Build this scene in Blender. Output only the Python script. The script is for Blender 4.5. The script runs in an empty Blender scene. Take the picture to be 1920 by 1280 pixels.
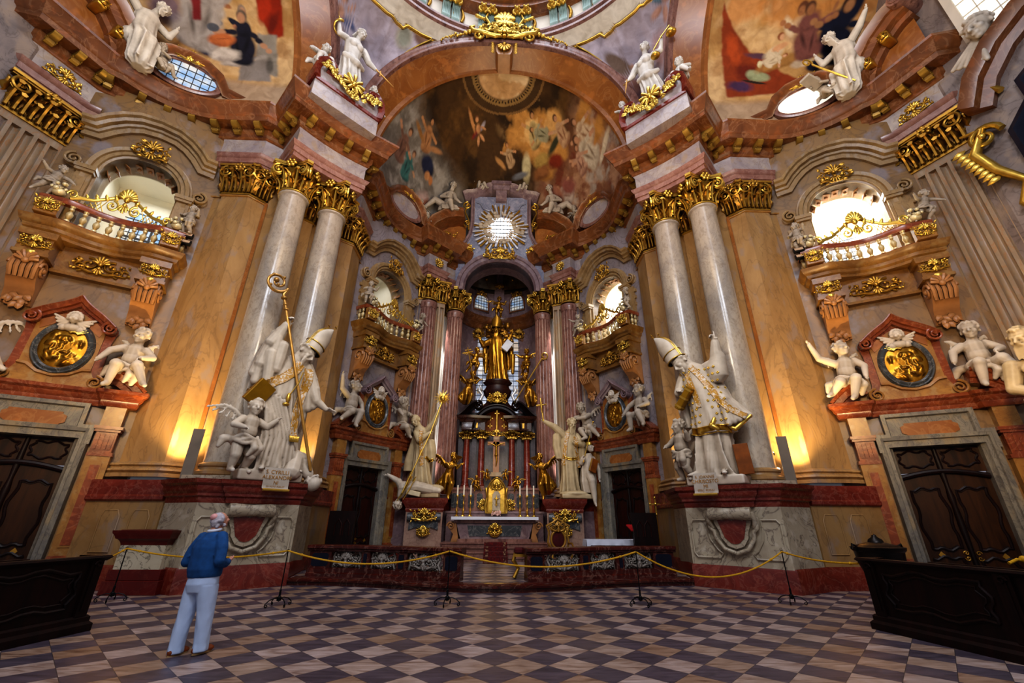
import bpy, math, random
import numpy as np
from mathutils import Vector, Matrix
from mathutils.bvhtree import BVHTree
PI = math.pi
rnd = random.Random(7)
scene = bpy.context.scene
COL = scene.collection
# ---------------------------------------------------------------- mesh builder
def mat4(loc=(0, 0, 0), rz=0.0, rx=0.0, ry=0.0, s=1.0):
 m = Matrix.Translation(loc) @ Matrix.Rotation(rz, 4, 'Z') @ Matrix.Rotation(ry, 4, 'Y') @ Matrix.Rotation(rx, 4, 'X')
 if isinstance(s, (int, float)): s = (s, s, s)
 return np.array(m @ Matrix.Diagonal((*s, 1)))
class MB:
 def __init__(s, M=None):
  s.v = []; s.f = []; s.n = 0; s.M = M
 def add(s, v, f):
  v = np.asarray(v, float).reshape(-1, 3)
  if s.M is not None:
   v = v @ s.M[:3, :3].T + s.M[:3, 3]
   if np.linalg.det(s.M[:3, :3]) < 0: f = [tuple(reversed(q)) for q in f]
  s.v.append(v); k = s.n
  s.f += [tuple(i + k for i in q) for q in f]
  s.n += len(v); return s
 def join(s, o):
  if o.n: s.add(np.concatenate(o.v), o.f)
  return s
 def box(s, x0, x1, y0, y1, z0, z1):
  v = [(x0, y0, z0), (x1, y0, z0), (x1, y1, z0), (x0, y1, z0), (x0, y0, z1), (x1, y0, z1), (x1, y1, z1), (x0, y1, z1)]
  return s.add(v, [(3, 2, 1, 0), (4, 5, 6, 7), (0, 1, 5, 4), (1, 2, 6, 5), (2, 3, 7, 6), (3, 0, 4, 7)])
 def cbox(s, x0, x1, y0, y1, z0, z1, c=.02):
  p = [(x0 + c, y0), (x1 - c, y0), (x1, y0 + c), (x1, y1 - c), (x1 - c, y1), (x0 + c, y1), (x0, y1 - c), (x0, y0 + c)]
  xm, ym = (x0 + x1) / 2, (y0 + y1) / 2
  q = [(xm + (x - xm) * (1 - 2 * c / (x1 - x0)), ym + (y - ym) * (1 - 2 * c / max(y1 - y0, 2.1 * c))) for x, y in p]
  v = []
  for r, z in ((q, z0), (p, z0 + c), (p, z1 - c), (q, z1)): v += [(x, y, z) for x, y in r]
  f = [tuple(reversed(range(8))), tuple(range(24, 32))]
  for k in range(3):
   for i in range(8): f.append((k * 8 + i, k * 8 + (i + 1) % 8, k * 8 + 8 + (i + 1) % 8, k * 8 + 8 + i))
  return s.add(v, f)
 def prism(s, pts, z0, z1):
  n = len(pts)
  a = sum(pts[i][0] * pts[(i + 1) % n][1] - pts[(i + 1) % n][0] * pts[i][1] for i in range(n))
  if a < 0: pts = pts[::-1]
  v = [(x, y, z0) for x, y in pts] + [(x, y, z1) for x, y in pts]
  f = [tuple(reversed(range(n))), tuple(range(n, 2 * n))] + [(i, (i + 1) % n, n + (i + 1) % n, n + i) for i in range(n)]
  return s.add(v, f)
 def slab(s, pts, y0, y1):          # polygon in XZ, thickness along Y (y0 = front)
  n = len(pts)
  a = sum(pts[i][0] * pts[(i + 1) % n][1] - pts[(i + 1) % n][0] * pts[i][1] for i in range(n))
  if a < 0: pts = pts[::-1]
  v = [(x, y0, z) for x, z in pts] + [(x, y1, z) for x, z in pts]
  f = [tuple(range(n)), tuple(reversed(range(n, 2 * n)))] + [((i + 1) % n, i, n + i, n + (i + 1) % n) for i in range(n)]
  return s.add(v, f)
 def lathe(s, prof, seg=24, c=(0, 0, 0), a0=0, a1=2 * PI, flute=0, fd=.03, sx=1, sy=1):
  full = abs(a1 - a0 - 2 * PI) < 1e-6
  m = seg if full else seg + 1
  v = []
  for r, z in prof:
   for i in range(m):
    a = a0 + (a1 - a0) * i / seg
    q = r
    if flute:
     u = (a * flute / (2 * PI)) % 1
     q = r - fd * max(0, math.sin(u * PI)) ** .6 if .12 < u < .88 else r
    v.append((c[0] + q * math.cos(a) * sx, c[1] + q * math.sin(a) * sy, c[2] + z))
  f = []
  for k in range(len(prof) - 1):
   for i in range(seg):
    j = (i + 1) % m if full else i + 1
    f.append((k * m + i, k * m + j, k * m + m + j, k * m + m + i))
  if full:
   if prof[0][0] > 1e-4: f.append(tuple(reversed(range(m))))
   if prof[-1][0] > 1e-4: f.append(tuple(range((len(prof) - 1) * m, len(prof) * m)))
  return s.add(v, f)
 def tube(s, pts, r=.05, seg=8, closed=False, flat=None):
  P = np.asarray(pts, float); n = len(P)
  R = [r] * n if isinstance(r, (int, float)) else list(r)
  T = np.zeros_like(P)
  for i in range(n):
   a = P[(i - 1) % n] if (closed or i) else P[0]
   b = P[(i + 1) % n] if (closed or i < n - 1) else P[-1]
   T[i] = b - a
  T /= np.maximum(np.linalg.norm(T, axis=1), 1e-9)[:, None]
  ref = np.array([0, 0, 1.]) if abs(T[0][2]) < .9 else np.array([1., 0, 0])
  U = np.cross(T[0], ref); U /= np.linalg.norm(U)
  v = []
  for i in range(n):
   U = U - T[i] * (U @ T[i]); U /= max(np.linalg.norm(U), 1e-9); W = np.cross(T[i], U)
   for k in range(seg):
    a = 2 * PI * k / seg
    v.append(P[i] + R[i] * (math.cos(a) * U + math.sin(a) * W))
  f = []
  for i in range(n if closed else n - 1):
   for k in range(seg):
    j = (i + 1) % n
    f.append((i * seg + k, i * seg + (k + 1) % seg, j * seg + (k + 1) % seg, j * seg + k))
  if not closed: f += [tuple(reversed(range(seg))), tuple(range((n - 1) * seg, n * seg))]
  return s.add(v, f)
 def sweep(s, prof, path, closed=False, cap=True):   # prof (d,z): d to the right of travel
  P = np.asarray(path, float); n = len(P); m = len(prof)
  N = []
  for i in range(n):
   ds = []
   if closed or i > 0: ds.append(P[i] - P[(i - 1) % n])
   if closed or i < n - 1: ds.append(P[(i + 1) % n] - P[i])
   ns = [np.array([d[1], -d[0]]) / max(np.hypot(*d), 1e-9) for d in ds]
   if len(ns) == 2:
    b = ns[0] + ns[1]; b /= max(np.hypot(*b), 1e-6); N.append(b / max(b @ ns[0], .35))
   else: N.append(ns[0])
  v = []
  for i in range(n):
   for d, z in prof: v.append((P[i][0] + N[i][0] * d, P[i][1] + N[i][1] * d, z))
  f = []
  for i in range(n if closed else n - 1):
   j = (i + 1) % n
   for k in range(m - 1): f.append((i * m + k, j * m + k, j * m + k + 1, i * m + k + 1))
  if cap and not closed: f += [tuple(range(m)), tuple(reversed(range((n - 1) * m, n * m)))]
  return s.add(v, f)
 def sweepxz(s, prof, path, closed=False, cap=True):  # moulding round a vertical path: path (x,z), prof (d, y); d right of travel
  t = MB(); t.sweep(prof, path, closed, cap)
  v = np.concatenate(t.v); return s.add(np.c_[v[:, 0], v[:, 2], v[:, 1]], [tuple(reversed(q)) for q in t.f])
 def ell(s, c, r, rot=None, seg=12, rings=8):
  if isinstance(r, (int, float)): r = (r, r, r)
  v = [(0, 0, -1)]
  for i in range(1, rings):
   p = -PI / 2 + PI * i / rings
   for k in range(seg):
    a = 2 * PI * k / seg; v.append((math.cos(p) * math.cos(a), math.cos(p) * math.sin(a), math.sin(p)))
  v.append((0, 0, 1)); v = np.array(v) * np.array(r)
  if rot is not None:
   R = np.array(rot)[:3, :3] if np.array(rot).ndim == 2 else None
   v = v @ R.T
  f = [(0, 1 + (k + 1) % seg, 1 + k) for k in range(seg)]
  for i in range(rings - 2):
   for k in range(seg):
    a = 1 + i * seg; f.append((a + k, a + (k + 1) % seg, a + seg + (k + 1) % seg, a + seg + k))
  L = 1 + (rings - 1) * seg; a = L - seg
  f += [(a + k, a + (k + 1) % seg, L) for k in range(seg)]
  return s.add(v + np.array(c), f)
 def cap(s, p0, p1, r0, r1=None, seg=10):
  r1 = r0 if r1 is None else r1
  p0 = np.array(p0, float); p1 = np.array(p1, float); d = p1 - p0; L = max(np.linalg.norm(d), 1e-6); d = d / L
  pts = []; rr = []
  for a in (-80, -50, -20): pts.append(p0 + d * r0 * math.sin(math.radians(a))); rr.append(r0 * math.cos(math.radians(a)))
  pts.append(p0 + d * L * .5); rr.append((r0 + r1) / 2)
  for a in (20, 50, 80): pts.append(p1 + d * r1 * math.sin(math.radians(a))); rr.append(r1 * math.cos(math.radians(a)))
  return s.tube(pts, rr, seg)
 def limb(s, pts, rs, seg=10):
  for i in range(len(pts) - 1): s.cap(pts[i], pts[i + 1], rs[i], rs[i + 1], seg)
  return s
 def grid(s, P):                     # P (n,m,3)
  P = np.asarray(P, float); n, m = P.shape[:2]
  f = [(i * m + j, i * m + j + 1, (i + 1) * m + j + 1, (i + 1) * m + j) for i in range(n - 1) for j in range(m - 1)]
  return s.add(P.reshape(-1, 3), f)
 def loft(s, rings, seg=64):         # ring = (c, rx, ry, amp, k, ph, yaw)
  v = []
  for c, rx, ry, amp, k, ph, yaw in rings:
   for i in range(seg):
    a = 2 * PI * i / seg
    w = 1 + amp * (1.1 - 2.2 * abs(math.sin(k * a / 2 + ph))) + amp * .5 * math.sin((k * 1.5 + .5) // 1 * a + 2.3 * ph)
    x, y = rx * w * math.cos(a), ry * w * math.sin(a)
    v.append((c[0] + x * math.cos(yaw) - y * math.sin(yaw), c[1] + x * math.sin(yaw) + y * math.cos(yaw), c[2]))
  n = len(rings)
  f = [(i * seg + k, i * seg + (k + 1) % seg, (i + 1) * seg + (k + 1) % seg, (i + 1) * seg + k) for i in range(n - 1) for k in range(seg)]
  f += [tuple(reversed(range(seg))), tuple(range((n - 1) * seg, n * seg))]
  return s.add(v, f)
 def mesh(s, name, smooth=35):
  me = bpy.data.meshes.new(name)
  me.from_pydata(np.concatenate(s.v).tolist() if s.v else [], [], s.f)
  if smooth:
   me.polygons.foreach_set('use_smooth', [True] * len(me.polygons))
   if smooth < 180: me.set_sharp_from_angle(angle=math.radians(smooth))
  me.update(); return me
 def build(s, name, mat, parent=None, smooth=35, kind=None, label=None):
  o = bpy.data.objects.new(name, s.mesh(name, smooth)); COL.objects.link(o)
  if mat: o.data.materials.append(mat)
  if parent: o.parent = parent
  if kind: o['kind'] = kind
  if label: o['label'] = label
  return o
def R3(rx=0, ry=0, rz=0):
 return np.array(Matrix.Rotation(rz, 3, 'Z') @ Matrix.Rotation(ry, 3, 'Y') @ Matrix.Rotation(rx, 3, 'X'))
def thing(name, label, cat, loc=(0, 0, 0), rz=0, group=None, kind='thing'):
 o = bpy.data.objects.new(name, None); COL.objects.link(o)
 o.empty_display_size = .2; o.location = loc; o.rotation_euler = (0, 0, rz)
 tag(o, label, cat, group, kind); return o
def tag(o, label=None, cat=None, group=None, kind='thing'):
 if label: o['label'] = label
 if cat: o['category'] = cat
 if group: o['group'] = group
 if kind: o['kind'] = kind
 return o
def struct_root(name, label=None, cat=None, loc=(0, 0, 0), rz=0):
 return thing(name, label or name.replace('_', ' '), cat or 'structure', loc, rz, None, 'structure')
def inst(src, parent, M=None):
 c = src.copy(); COL.objects.link(c); c.parent = parent
 if M is not None: c.matrix_basis = M
 return c
def kids(o): return [c for c in bpy.data.objects if c.parent == o]
KIDS = {}
def dup(root, label=None, group=None, name=None):
 r = root.copy(); COL.objects.link(r)
 if label: r['label'] = label
 if group: r['group'] = group
 if name: r.name = name
 for ch in root.children:
  c = ch.copy(); COL.objects.link(c); c.parent = r
  for g in ch.children:
   d = g.copy(); COL.objects.link(d); d.parent = c
 return r
def mirX(root, label=None, group=None, name=None):
 r = dup(root, label, group, name); r.location.x = -r.location.x
 r.rotation_euler.z = -r.rotation_euler.z; r.scale.x = -r.scale.x; return r
def mirD(root, label=None, group=None, name=None):   # mirror in the diagonal of the crossing
 r = dup(root, label, group, name); x, y, z = root.location
 r.location = (y - 6.3, x + 6.3, z); r.rotation_euler.z = PI / 2 - root.rotation_euler.z
 if root.scale.x < 0: r.scale = (-1, -1, 1)
 else: r.scale = (1, -1, 1)
 return r
def four(root, labels, group=None, names=None):
 """root stands on the right transept side; copies go left transept, right chancel, left chancel"""
 names = names or [None] * 3
 a = mirX(root, labels[1], group, names[0]); b = mirD(root, labels[2], group, names[1]); c = mirX(b, labels[3], group, names[2])
 root['label'] = labels[0]
 if group: root['group'] = group
 return [root, a, b, c]
def remesh(mb, name, mat, voxel, parent=None, smooth=2, kind=None, label=None):
 o = bpy.data.objects.new('tmp_' + name, mb.mesh('tmp', 0)); COL.objects.link(o)
 m = o.modifiers.new('r', 'REMESH'); m.mode = 'VOXEL'; m.voxel_size = voxel
 if smooth:
  m = o.modifiers.new('s', 'SMOOTH'); m.factor = .5; m.iterations = smooth
 dg = bpy.context.evaluated_depsgraph_get(); dg.update()
 me = bpy.data.meshes.new_from_object(o.evaluated_get(dg)); me.name = name
 old = o.data; bpy.data.objects.remove(o); bpy.data.meshes.remove(old)
 me.polygons.foreach_set('use_smooth', [True] * len(me.polygons))
 me.materials.clear(); me.materials.append(mat)
 o = bpy.data.objects.new(name, me); COL.objects.link(o)
 if parent: o.parent = parent
 if kind: o['kind'] = kind
 if label: o['label'] = label
 return o
def bvh(o):
 me = o.data
 return BVHTree.FromPolygons([v.co for v in me.vertices], [p.vertices for p in me.polygons])
# ---------------------------------------------------------------- materials
def new_mat(name):
 m = bpy.data.materials.new(name); m.use_nodes = True
 nt = m.node_tree; b = nt.nodes['Principled BSDF']; return m, nt, b
def N(nt, t, **k):
 n = nt.nodes.new(t)
 for a, v in k.items(): setattr(n, a, v)
 return n
def ramp(nt, stops):
 r = nt.nodes.new('ShaderNodeValToRGB'); e = r.color_ramp.elements
 while len(e) < len(stops): e.new(.5)
 for q, (p, c) in zip(e, stops): q.position = p; q.color = (*c, 1) if len(c) == 3 else c
 return r
def mixc(nt, a, b, f, mode='MIX'):
 n = nt.nodes.new('ShaderNodeMix'); n.data_type = 'RGBA'; n.blend_type = mode
 L = nt.links
 for s, x in ((n.inputs[6], a), (n.inputs[7], b), (n.inputs[0], f)):
  if hasattr(x, 'links') or hasattr(x, 'is_linked'): L.new(x, s)
  elif isinstance(x, (int, float)): s.default_value = x
  else: s.default_value = (*x, 1)
 return n.outputs[2]
def marble(name, a, b, vein, scale=1.0, vscale=1.2, vamt=.6, rough=.3, stretch=(1, 1, 1), speck=None, bump=.15, spec=.4, geo=False):
 m, nt, bs = new_mat(name); L = nt.links
 tc = N(nt, 'ShaderNodeTexCoord'); mp = N(nt, 'ShaderNodeMapping'); mp.inputs['Scale'].default_value = stretch
 L.new(tc.outputs['Object'], mp.inputs[0])
 n1 = N(nt, 'ShaderNodeTexNoise'); n1.inputs['Scale'].default_value = scale; n1.inputs['Detail'].default_value = 7; n1.inputs['Roughness'].default_value = .65; n1.inputs['Distortion'].default_value = 1.2
 L.new(mp.outputs[0], n1.inputs['Vector'])
 r1 = ramp(nt, [(.32, a), (.68, b)]); L.new(n1.outputs[0], r1.inputs[0])
 n2 = N(nt, 'ShaderNodeTexNoise'); n2.inputs['Scale'].default_value = vscale; n2.inputs['Detail'].default_value = 5; n2.inputs['Distortion'].default_value = 2.5
 L.new(mp.outputs[0], n2.inputs['Vector'])
 r2 = ramp(nt, [(.47, (0, 0, 0)), (.5, (vamt,) * 3), (.53, (0, 0, 0))]); L.new(n2.outputs[0], r2.inputs[0])
 c = mixc(nt, r1.outputs[0], vein, r2.outputs[0])
 if speck:
  n3 = N(nt, 'ShaderNodeTexNoise'); n3.inputs['Scale'].default_value = speck[1]; n3.inputs['Detail'].default_value = 4
  L.new(mp.outputs[0], n3.inputs['Vector'])
  r3 = ramp(nt, [(.56, (0, 0, 0)), (.66, (speck[2],) * 3)]); L.new(n3.outputs[0], r3.inputs[0])
  c = mixc(nt, c, speck[0], r3.outputs[0])
 L.new(c, bs.inputs['Base Color'])
 bs.inputs['Roughness'].default_value = rough; bs.inputs['Specular IOR Level'].default_value = spec
 if bump:
  bp = N(nt, 'ShaderNodeBump'); bp.inputs['Strength'].default_value = bump; bp.inputs['Distance'].default_value = .03
  L.new(n1.outputs[0], bp.inputs['Height']); L.new(bp.outputs[0], bs.inputs['Normal'])
 return m
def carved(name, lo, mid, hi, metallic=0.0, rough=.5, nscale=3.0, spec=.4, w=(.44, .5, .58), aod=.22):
 """stone or metal with dirt and crease shade painted into hollows, lighter edges"""
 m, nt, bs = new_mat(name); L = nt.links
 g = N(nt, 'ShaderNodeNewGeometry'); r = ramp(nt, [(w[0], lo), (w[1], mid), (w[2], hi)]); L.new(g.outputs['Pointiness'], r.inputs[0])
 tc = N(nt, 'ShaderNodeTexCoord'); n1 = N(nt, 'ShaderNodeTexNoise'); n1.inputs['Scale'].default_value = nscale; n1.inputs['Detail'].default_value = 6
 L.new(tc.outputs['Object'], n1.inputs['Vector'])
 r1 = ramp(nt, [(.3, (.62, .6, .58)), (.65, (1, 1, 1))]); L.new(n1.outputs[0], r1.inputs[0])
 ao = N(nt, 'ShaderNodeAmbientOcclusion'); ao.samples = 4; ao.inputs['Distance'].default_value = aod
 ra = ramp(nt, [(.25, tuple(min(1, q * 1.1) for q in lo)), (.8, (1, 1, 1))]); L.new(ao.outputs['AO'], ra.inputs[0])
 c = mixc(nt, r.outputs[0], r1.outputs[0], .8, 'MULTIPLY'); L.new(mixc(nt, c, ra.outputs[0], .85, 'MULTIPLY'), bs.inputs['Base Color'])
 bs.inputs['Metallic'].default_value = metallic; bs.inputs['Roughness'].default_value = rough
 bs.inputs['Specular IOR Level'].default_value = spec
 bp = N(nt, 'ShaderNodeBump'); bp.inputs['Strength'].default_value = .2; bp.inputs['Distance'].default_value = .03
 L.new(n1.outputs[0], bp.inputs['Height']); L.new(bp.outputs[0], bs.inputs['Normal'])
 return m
def plain(name, c, rough=.6, metallic=0, nz=.25, nscale=4, emit=0, spec=.4):
 m, nt, bs = new_mat(name); L = nt.links
 tc = N(nt, 'ShaderNodeTexCoord'); n1 = N(nt, 'ShaderNodeTexNoise'); n1.inputs['Scale'].default_value = nscale; n1.inputs['Detail'].default_value = 5
 L.new(tc.outputs['Object'], n1.inputs['Vector'])
 r1 = ramp(nt, [(.3, tuple(x * (1 - nz) for x in c)), (.7, tuple(min(1, x * (1 + nz * .4)) for x in c))]); L.new(n1.outputs[0], r1.inputs[0])
 L.new(r1.outputs[0], bs.inputs['Base Color'])
 bs.inputs['Roughness'].default_value = rough; bs.inputs['Metallic'].default_value = metallic; bs.inputs['Specular IOR Level'].default_value = spec
 if emit:
  L.new(r1.outputs[0], bs.inputs['Emission Color']); bs.inputs['Emission Strength'].default_value = emit
 return m
def wood(name, a, b, rough=.35, stretch=(6, 6, .6)):
 m, nt, bs = new_mat(name); L = nt.links
 tc = N(nt, 'ShaderNodeTexCoord'); mp = N(nt, 'ShaderNodeMapping'); mp.inputs['Scale'].default_value = stretch
 L.new(tc.outputs['Object'], mp.inputs[0])
 n1 = N(nt, 'ShaderNodeTexNoise'); n1.inputs['Scale'].default_value = 1.5; n1.inputs['Detail'].default_value = 8; n1.inputs['Distortion'].default_value = .8
 L.new(mp.outputs[0], n1.inputs['Vector'])
 r = ramp(nt, [(.3, a), (.7, b)]); L.new(n1.outputs[0], r.inputs[0]); L.new(r.outputs[0], bs.inputs['Base Color'])
 bs.inputs['Roughness'].default_value = rough; bs.inputs['Specular IOR Level'].default_value = .25
 return m
def vcol(name, rough=.75, emit=0):
 m, nt, bs = new_mat(name); L = nt.links
 a = N(nt, 'ShaderNodeVertexColor'); a.layer_name = 'paint'
 tc = N(nt, 'ShaderNodeTexCoord'); n1 = N(nt, 'ShaderNodeTexNoise'); n1.inputs['Scale'].default_value = 2.2; n1.inputs['Detail'].default_value = 9; n1.inputs['Distortion'].default_value = 1.0
 L.new(tc.outputs['Object'], n1.inputs['Vector'])
 r1 = ramp(nt, [(.3, (.6, .56, .52)), (.66, (1.0, 1.0, 1.0))]); L.new(n1.outputs[0], r1.inputs[0])
 L.new(mixc(nt, a.outputs[0], r1.outputs[0], .7, 'MULTIPLY'), bs.inputs['Base Color'])
 bs.inputs['Roughness'].default_value = rough; bs.inputs['Specular IOR Level'].default_value = .2
 return m
def srgb(h):
 h = h.lstrip('#'); c = [int(h[i:i + 2], 16) / 255 for i in (0, 2, 4)]
 return tuple(x / 12.92 if x <= .04045 else ((x + .055) / 1.055) ** 2.4 for x in c)
S = srgb
M = {}
M['col'] = marble('column_marble', S('#c0af98'), S('#988d82'), S('#75644f'), .9, 2.2, .35, .22, (1, 1, .6), (S('#8a7763'), 9, .4), .03, .5)
M['pil'] = marble('ochre_marble', S('#a98556'), S('#8c693f'), S('#5d4530'), .8, .9, .35, .3, (1, 1, .45), (S('#8e7e74'), 2.5, .55), .03)
M['wall'] = marble('wall_marble', S('#8f6d40'), S('#75604c'), S('#5a4636'), .55, .8, .5, .4, (1, 1, .8), (S('#8d8890'), 1.2, .6), .03)
M['wallcool'] = marble('cool_wall_marble', S('#9a9298'), S('#7c6f6c'), S('#4f4447'), .6, 1, .5, .4, (1, 1, .7), (S('#a08d79'), 1.5, .5), .03)
M['red'] = marble('red_marble', S('#7f3022'), S('#5a1d15'), S('#a8705c'), 1.6, 1.4, .22, .25, (1, 1, 1), (S('#8d4a38'), 7, .5), .03, .5)
M['brown'] = marble('brown_marble', S('#86522c'), S('#62381c'), S('#b88a66'), .9, .8, .3, .28, (1, 1, 1), (S('#a15a2a'), 3, .5), .02, .5)
M['orange'] = marble('orange_marble', S('#9a6230'), S('#7e481f'), S('#c09060'), .7, .7, .22, .3, (1, 1, 1), (S('#b8743a'), 2.2, .5), .02, .4)
M['rose'] = marble('rose_marble', S('#9a7264'), S('#6d4740'), S('#3c2522'), 1.4, 2.5, .4, .25, (1, 1, .5), (S('#50302a'), 5, .7), .03)
M['violet'] = marble('violet_marble', S('#937d80'), S('#6d5558'), S('#46363a'), 1.2, 1.3, .4, .28, (1, 1, .8), (S('#a89088'), 4, .5), .02)
M['frieze'] = marble('frieze_marble', S('#b7aaa2'), S('#8b8086'), S('#7a6450'), .9, 1, .4, .28, (1, 1, 1), (S('#a58c6c'), 3, .5), .02)
M['light'] = marble('light_veined_marble', S('#b7aa92'), S('#9c8d78'), S('#5b4d44'), 1.1, 1.5, .75, .35, (1, 1, 1), (S('#cfc5b2'), 3, .5), .03)
M['grey'] = marble('grey_banded_marble', S('#8d8574'), S('#5d5a58'), S('#3f3c3c'), 2.2, 3, .6, .35, (1, 1, .5), (S('#9a8560'), 3, .5), .03)
M['attic'] = marble('yellow_marble', S('#a67a3c'), S('#86592c'), S('#6a4524'), 1.4, 1.5, .4, .3, (1, 1, 1), (S('#a99064'), 4, .5), .03)
M['cream'] = marble('cream_marble', S('#a68a60'), S('#836641'), S('#5e4830'), 1.4, 1.5, .35, .35, (1, 1, .5), (S('#a0988e'), 4, .4), .03)
M['flute'] = marble('fluted_marble', S('#a58e72'), S('#7c6a58'), S('#a06a34'), .9, 1.6, .6, .35, (1.5, 1.5, .4), (S('#9a948f'), 3, .4), .03)
M['plaster'] = plain('ivory_plaster', S('#d9cdbb'), .7, 0, .12, 1.5)
M['white'] = plain('white_plaster', S('#efe6d2'), .8, 0, .06, 1)
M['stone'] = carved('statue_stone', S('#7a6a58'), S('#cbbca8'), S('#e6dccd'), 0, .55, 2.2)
M['stone2'] = carved('shaded_statue_stone', S('#5f5348'), S('#b0a18e'), S('#cfc3b2'), 0, .6, 2.2)  # darker copy of the statue stone, shade put into its colour
M['gold'] = carved('gilding', S('#3a1e05'), S('#a8741c'), S('#f0c65c'), .85, .3, 5, .5)
M['goldk'] = carved('dark_gilding', S('#241204'), S('#82561a'), S('#cf9f42'), .8, .34, 5, .5)
M['brownstone'] = carved('carved_brown_stone', S('#321a0c'), S('#7a4a26'), S('#ab7848'), 0, .35, 3)
M['violetstone'] = carved('carved_violet_stone', S('#35201f'), S('#76544e'), S('#a08078'), 0, .35, 3)
M['wood'] = wood('door_walnut', S('#3c210d'), S('#1f0f06'), .35)
M['wooddk'] = wood('pew_dark_wood', S('#1d0907'), S('#0c0404'), .42)
M['woodred'] = wood('reddish_dark_wood', S('#34130d'), S('#1c0a08'), .35)
M['iron'] = plain('black_iron', (.012, .012, .014), .45, .8, .2)
M['bronze'] = plain('dark_bronze', S('#2c2826'), .35, .8, .4, 3)
M['black'] = plain('dark_panel', (.006, .008, .02), .25)
M['rope'] = plain('yellow_rope', S('#c8950c'), .7, 0, .25, 30)
M['cloth'] = plain('white_linen', S('#d8dbe6'), .8, 0, .06, 3)
M['redcloth'] = plain('red_cloth', S('#b30f12'), .8, 0, .15, 3)
M['lead'] = plain('window_lead', S('#2e2a2a'), .6)
M['dark'] = plain('deep_shadow_wood', S('#140b08'), .6)
M['skin'] = plain('skin', S('#c98f78'), .55, 0, .1, 6)
M['greymarb'] = marble('grey_green_marble', S('#4e5153'), S('#33373c'), S('#8d8a86'), 1.6, 1.6, .5, .25)
M['rose2'] = marble('pink_speckled_marble', S('#a88a78'), S('#8a6a5c'), S('#5c4038'), 2, 2, .4, .3, (1, 1, 1), (S('#7a5a50'), 8, .5), .03)
M['violetdark'] = marble('dark_violet_marble', S('#4a4048'), S('#322a30'), S('#6a5a5c'), 1.2, 1.4, .4, .25)
M['darkred'] = marble('dark_brown_marble', S('#3a1d14'), S('#24110d'), S('#6a4030'), 1.4, 1.4, .4, .22, (1, 1, 1), None, .02, .5)
M['amber'] = plain('amber_gilt_vault', S('#7a3f10'), .4, .3, .3, 3)
M['shield'] = plain('grey_board', S('#6f6458'), .6, 0, .1)
M['redflat'] = marble('deep_red_marble', S('#5e130d'), S('#4a0f0b'), S('#7a3a2c'), 1.2, 1.2, .25, .3)
M['veined'] = marble('white_veined_marble', S('#c9bda4'), S('#b4a68c'), S('#4a4038'), 1.5, 2.2, .9, .35, (1, 1, 1), None, .03)
M['amberglass'] = plain('lamp_glass', S('#c8a888'), .2)
M['velvet'] = plain('dark_red_velvet', S('#4d0d0f'), .9, 0, .3, 8)
M['chairgold'] = carved('worn_gilt_wood', S('#3c1e08'), S('#8a5a1c'), S('#c08f3c'), .4, .4, 5)
M['stoney'] = carved('warm_statue_stone', S('#6e5a3c'), S('#c2ad86'), S('#e2d2ae'), 0, .5, 2.2)
M['stonew'] = carved('white_statue_stone', S('#8d7d68'), S('#d8cfc2'), S('#f2ece2'), 0, .55, 2.2)
M['bronzegold'] = carved('bronze_gilt', S('#3c1e0a'), S('#8f5b22'), S('#c8964a'), .5, .35, 5)
M['goldflat'] = plain('gilded_binding', S('#a67a1c'), .35, .6, .25, 3)
M['leather'] = plain('brown_leather', S('#8a4a14'), .4, 0, .35, 4)
M['hair'] = plain('grey_hair', S('#b5aeb6'), .8, 0, .3, 30)
M['skinpink'] = plain('pink_scalp', S('#d49a98'), .55, 0, .12, 10)
M['sweater'] = plain('blue_knit', S('#17497f'), .9, 0, .25, 14)
M['trousers'] = plain('pale_cotton', S('#b3c4e2'), .85, 0, .1, 6)
M['shoe'] = plain('brown_shoe', S('#7c3a14'), .5, 0, .2, 8)
M['archi'] = marble('rosy_brown_marble', S('#9c7264'), S('#7a5046'), S('#c09a8a'), 1.2, 1.3, .25, .25, (1, 1, .8), (S('#a88a7e'), 4, .4), .02, .5)
M['redo'] = marble('orange_red_marble', S('#8f4a2a'), S('#6b301a'), S('#c08a66'), 1.4, 1.3, .25, .25, (1, 1, 1), (S('#a85a30'), 6, .5), .03, .5)
M['deepred'] = marble('polished_deep_red_marble', S('#4d1a13'), S('#300e0b'), S('#a07a6a'), 1.4, 1.2, .3, .18, (1, 1, 1), (S('#6a2a1e'), 6, .5), .02, .5)
M['ledge'] = marble('golden_brown_marble', S('#8d6430'), S('#6c481f'), S('#4a3018'), 1.4, 1.5, .4, .3, (1, 1, 1), (S('#94784a'), 4, .5), .03)
M['endwall'] = marble('mottled_grey_marble', S('#97877e'), S('#6c5f5c'), S('#4f4038'), .7, 1, .5, .4, (1, 1, .8), (S('#a58e78'), 1.5, .6), .03)
M['modil'] = carved('bronze_gilt_modillion', S('#2a1606'), S('#6e4a1c'), S('#b08a3c'), .45, .38, 5)
# ---------------------------------------------------------------- camera
cam = bpy.data.cameras.new('camera'); cam.sensor_width = 36; cam.lens = 36 * 791 / 1920; cam.clip_end = 300; cam.clip_start = .05
co = bpy.data.objects.new('camera', cam); COL.objects.link(co); scene.camera = co
yaw, pit, rol = math.radians(2.0), math.radians(23.0), math.radians(.35)
fw = Vector((math.sin(yaw) * math.cos(pit), math.cos(yaw) * math.cos(pit), math.sin(pit)))
rt = Vector((math.cos(yaw), -math.sin(yaw), 0)); up = rt.cross(fw)
r2 = math.cos(rol) * rt + math.sin(rol) * up; u2 = -math.sin(rol) * rt + math.cos(rol) * up
mw = Matrix((r2, u2, -fw)).transposed().to_4x4(); mw.translation = (0, 0, 1.65); co.matrix_world = mw
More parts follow.
